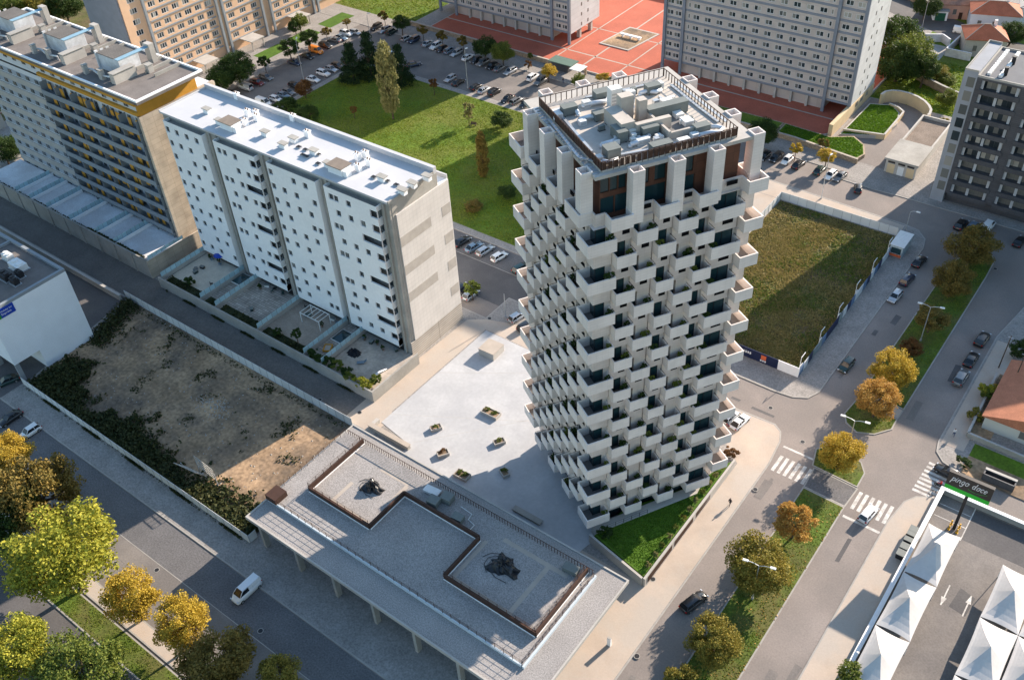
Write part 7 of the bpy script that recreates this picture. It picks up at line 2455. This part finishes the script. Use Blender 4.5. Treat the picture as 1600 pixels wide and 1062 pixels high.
# clutter on the patios
for i, (px, py, k, lab) in enumerate(((553, 550, C_DARK, 'dark covered heap on the corner patio under the white block'), (565, 566, PAINT['steel blue'], 'blue lounger standing on the corner patio'), (597, 580, M['white'], 'folded white parasol lying on the corner patio'), (512, 543, M['ochre'], 'orange wooden sandbox on the narrow patio by the skylight'), (482, 494, PAINT['dark green'], 'dark round table on the patio by the pergola'), (346, 409, M['sign_blue'], 'blue parasol on the western patio'))):
    p = at(px, py, 1.9)
    t = thing(('covered_heap', 'sun_lounger', 'folded_parasol', 'sandbox', 'patio_table', 'parasol')[i], lab, ('heap', 'lounger', 'parasol', 'sandbox', 'table', 'parasol')[i], (p.x, p.y, 1.6), i * .7)
    if i == 0:
        m = MB()
        for q in range(7):
            a = q * .9
            m.add([(math.cos(a) * .8 + u * .6, math.sin(a) * .6 + v * .5, w) for u, v, w in ((-1, -1, 0), (1, -1, 0), (1, 1, 0), (-1, 1, 0), (0, 0, .9))], [(0, 1, 4), (1, 2, 4), (2, 3, 4), (3, 0, 4)])
        obj('cover', m, k, t, local=True)
    elif i == 1:
        obj('bed', MB().box(-.9, .5, -.35, .35, .3, .4), k, t, local=True)
        m = MB()
        m.add([(.5, -.35, .4), (.5, .35, .4), (1.0, .35, .85), (1.0, -.35, .85)], [(0, 1, 2, 3)])
        obj('backrest', m, k, t, local=True)
        for q in (-.8, .4):
            obj('leg', MB().box(q - .04, q + .04, -.3, .3, 0, .3), M['galv'], t, local=True)
    elif i == 2:
        obj('canopy', MB().tube([(-1.4, 0, .25), (-.6, .1, .45), (1.2, 0, .2)], .32, 0, 8, .08), k, t, True, True)
        obj('pole', MB().tube([(1.2, 0, .2), (1.9, 0, .12)], .04, 0, 6), M['galv'], t, local=True)
    elif i == 3:
        obj('frame', MB().wall_path([(-.9, -.7), (.9, -.7), (.9, .7), (-.9, .7), (-.9, -.7)], .2, 0, .4), k, t, local=True)
        obj('sand', MB().box(-.8, .8, -.6, .6, .1, .25), M['sand_pave'], t, local=True)
    elif i == 4:
        obj('top', MB().tube([(0, 0, .7), (0, 0, .76)], .75, 0, 16), k, t, local=True)
        obj('leg', MB().tube([(0, 0, 0), (0, 0, .7)], .08, 0, 6), M['dark_metal'], t, local=True)
    else:
        m = MB()
        m.add([(1.3 * math.cos(a * .785), 1.3 * math.sin(a * .785), 2.1) for a in range(8)] + [(0, 0, 2.6)], [(a, (a + 1) % 8, 8) for a in range(8)])
        obj('canopy', m, k, t, local=True)
        obj('pole', MB().tube([(0, 0, 0), (0, 0, 2.5)], .04, 0, 6), M['galv'], t, local=True)

cc = random.Random(21)
for i in range(26):
    x0, x1 = cc.choice(((-158.5, -148), (-141, -131), (-128.5, -118), (-111, -99.5)))
    x, y = cc.uniform(x0, x1), cc.choice((cc.uniform(89.5, 91.3), cc.uniform(84, 91)))
    k = i % 3
    t = thing(('garden_chair', 'storage_box', 'plant_pot')[k], ('small plastic garden chair on a patio of the white block', 'small storage box on a patio of the white block', 'potted plant standing on a patio of the white block')[k], ('chair', 'box', 'potted plant')[k], (x, y, 1.61), cc.uniform(0, 6), ('garden chairs on the patios', 'storage boxes on the patios', 'plant pots on the patios')[k])
    col = cc.choice((M['white_metal'], M['dark_metal'], PAINT['steel blue'], PAINT['dark green']))
    if k == 0:
        obj('seat', MB().box(-.25, .25, -.25, .25, .4, .45), col, t, local=True)
        obj('backrest', MB().box(-.25, .25, .22, .27, .45, .9), col, t, local=True)
        for sx in (-.22, .22):
            for sy in (-.22, .22):
                obj('leg', MB().box(sx - .02, sx + .02, sy - .02, sy + .02, 0, .4), col, t, local=True)
    elif k == 1:
        obj('box', MB().box(-.5, .5, -.3, .3, 0, .5), col, t, local=True)
        obj('lid', MB().box(-.53, .53, -.33, .33, .5, .56), M['grey_unit'], t, local=True)
    else:
        obj('pot', MB().tube([(0, 0, 0), (0, 0, .4)], .2, 0, 10, .27), M['terracotta'], t, local=True)
        f = bpy.data.objects.new('foliage', SMALL[i % 4])
        link(f, t)
        f.location, f.scale = (0, 0, .85), (.5, .5, .55)
        f.material_slots[0].link = 'OBJECT'
        f.material_slots[0].material = LEAF['dark']
cover('bed_plants', 1500, (-158.8, -117, 79.9, 82.1), 1.72, 0, .5, .16, 'brush', lambda x, y: 0 if -147.8 < x < -146 or -142.8 < x < -141.4 or -130.4 < x < -128.8 else max(.1, min(1, .5 + nz(x, y, .5))))


def blades(name, n, poly, z, h, w, kind, dens=None):
    """upright grass blades spread over a polygon; they catch the low sun as turf does"""
    xs, ys = [p[0] for p in poly], [p[1] for p in poly]
    mb = MB()
    k = 0
    while k < n:
        x, y = rnd.uniform(min(xs), max(xs)), rnd.uniform(min(ys), max(ys))
        ins = False
        j = len(poly) - 1
        for i in range(len(poly)):
            if (poly[i][1] > y) != (poly[j][1] > y) and x < (poly[j][0] - poly[i][0]) * (y - poly[i][1]) / (poly[j][1] - poly[i][1]) + poly[i][0]:
                ins = not ins
            j = i
        if not ins or (dens and rnd.random() > dens(x, y)):
            continue
        a, hh, ww = rnd.uniform(0, 3.1416), h * rnd.uniform(.5, 1.3), w * rnd.uniform(.6, 1.3)
        c, s_ = math.cos(a) * ww, math.sin(a) * ww
        lx, ly = rnd.uniform(-.4, .4) * hh, rnd.uniform(-.4, .4) * hh
        b = len(mb.v)
        mb.v += [(x - c, y - s_, z), (x + c, y + s_, z), (x + c * .7 + lx, y + s_ * .7 + ly, z + hh), (x - c * .7 + lx, y - s_ * .7 + ly, z + hh)]
        mb.f.append((b, b + 1, b + 2, b + 3))
        mb.m.append(0)
        k += 1
    return tag(obj(name, mb, LEAF[kind]), kind='stuff')


blades('grass', 80000, [(-198.4, 132.4), (-85.7, 132.4), (-85.7, 179.3), (-138, 181.5), (-198.4, 181.5)], .125, .1, .14, 'park_grass', lambda x, y: max(.35, min(1, .75 + 1.1 * nz(x, y, .08) + .5 * nz(x, y, .35))))
for pl in ([(-27.3, 45), (-20.9, 45), (-20.9, 103.8), (-27.3, 104)], [(-28, 131), (-20.9, 130.4), (-20.8, 176), (-23, 183), (-27.5, 176)], [(-28.4, 123.6), (-25.2, 120.8), (-20.9, 124.4), (-21, 126.9), (-28, 127.6)], [(-29, 113), (-28, 109.7), (-20.9, 109.4), (-22, 114.3), (-28, 114.5)]):
    blades('grass', 7000 if pl[0][1] in (45, 131) else 900, pl, .12, .07, .08, 'park_grass', lambda x, y: max(.2, min(1, .7 + 1.2 * nz(x, y, .25))))
blades('grass', 7000, [(-48.6, 76.6), (-39.9, 74.9), (-39.9, 99.5), (-41.6, 93.2), (-47.8, 83.4)], 1.6, .07, .08, 'rich_grass')
blades('grass', 5000, [(-66.2, 212.9), (-57.9, 217.2), (-57.1, 224.8), (-58.5, 230.0), (-61.3, 233.0), (-66.0, 231.0)], 1.0, .14, .13, 'rich_grass')
blades('grass', 4000, [(-79.2, 205.6), (-59.0, 203.7), (-58.3, 206.4), (-60.0, 210.2), (-63.2, 212.7), (-68.0, 209.6), (-79.4, 210.1)], 1.1, .14, .13, 'rich_grass')
blades('grass', 9000, [(-259, 210.8), (-206, 210.8), (-206, 260), (-259, 260)], .13, .2, .2, 'park_grass')
blades('grass', 9000, [(-67.5, 237), (-30, 237), (-30, 266), (-67.5, 266)], .13, .2, .2, 'park_grass')
blades('grass', 6000, [(-140, 20.8), (-76, 20.8), (-76, 24.1), (-140, 24.1)], .12, .07, .08, 'park_grass', lambda x, y: max(.2, min(1, .6 + nz(x, y, .4))))
blades('grass', 26000, [(-66, 128), (-39.5, 128), (-39.5, 178.8), (-66, 178.8)], .12, .22, .12, 'weed', lambda x, y: max(.15, min(1, .55 + 1.4 * nz(x, y, .1, 4) + .5 * nz(x, y, .4))))
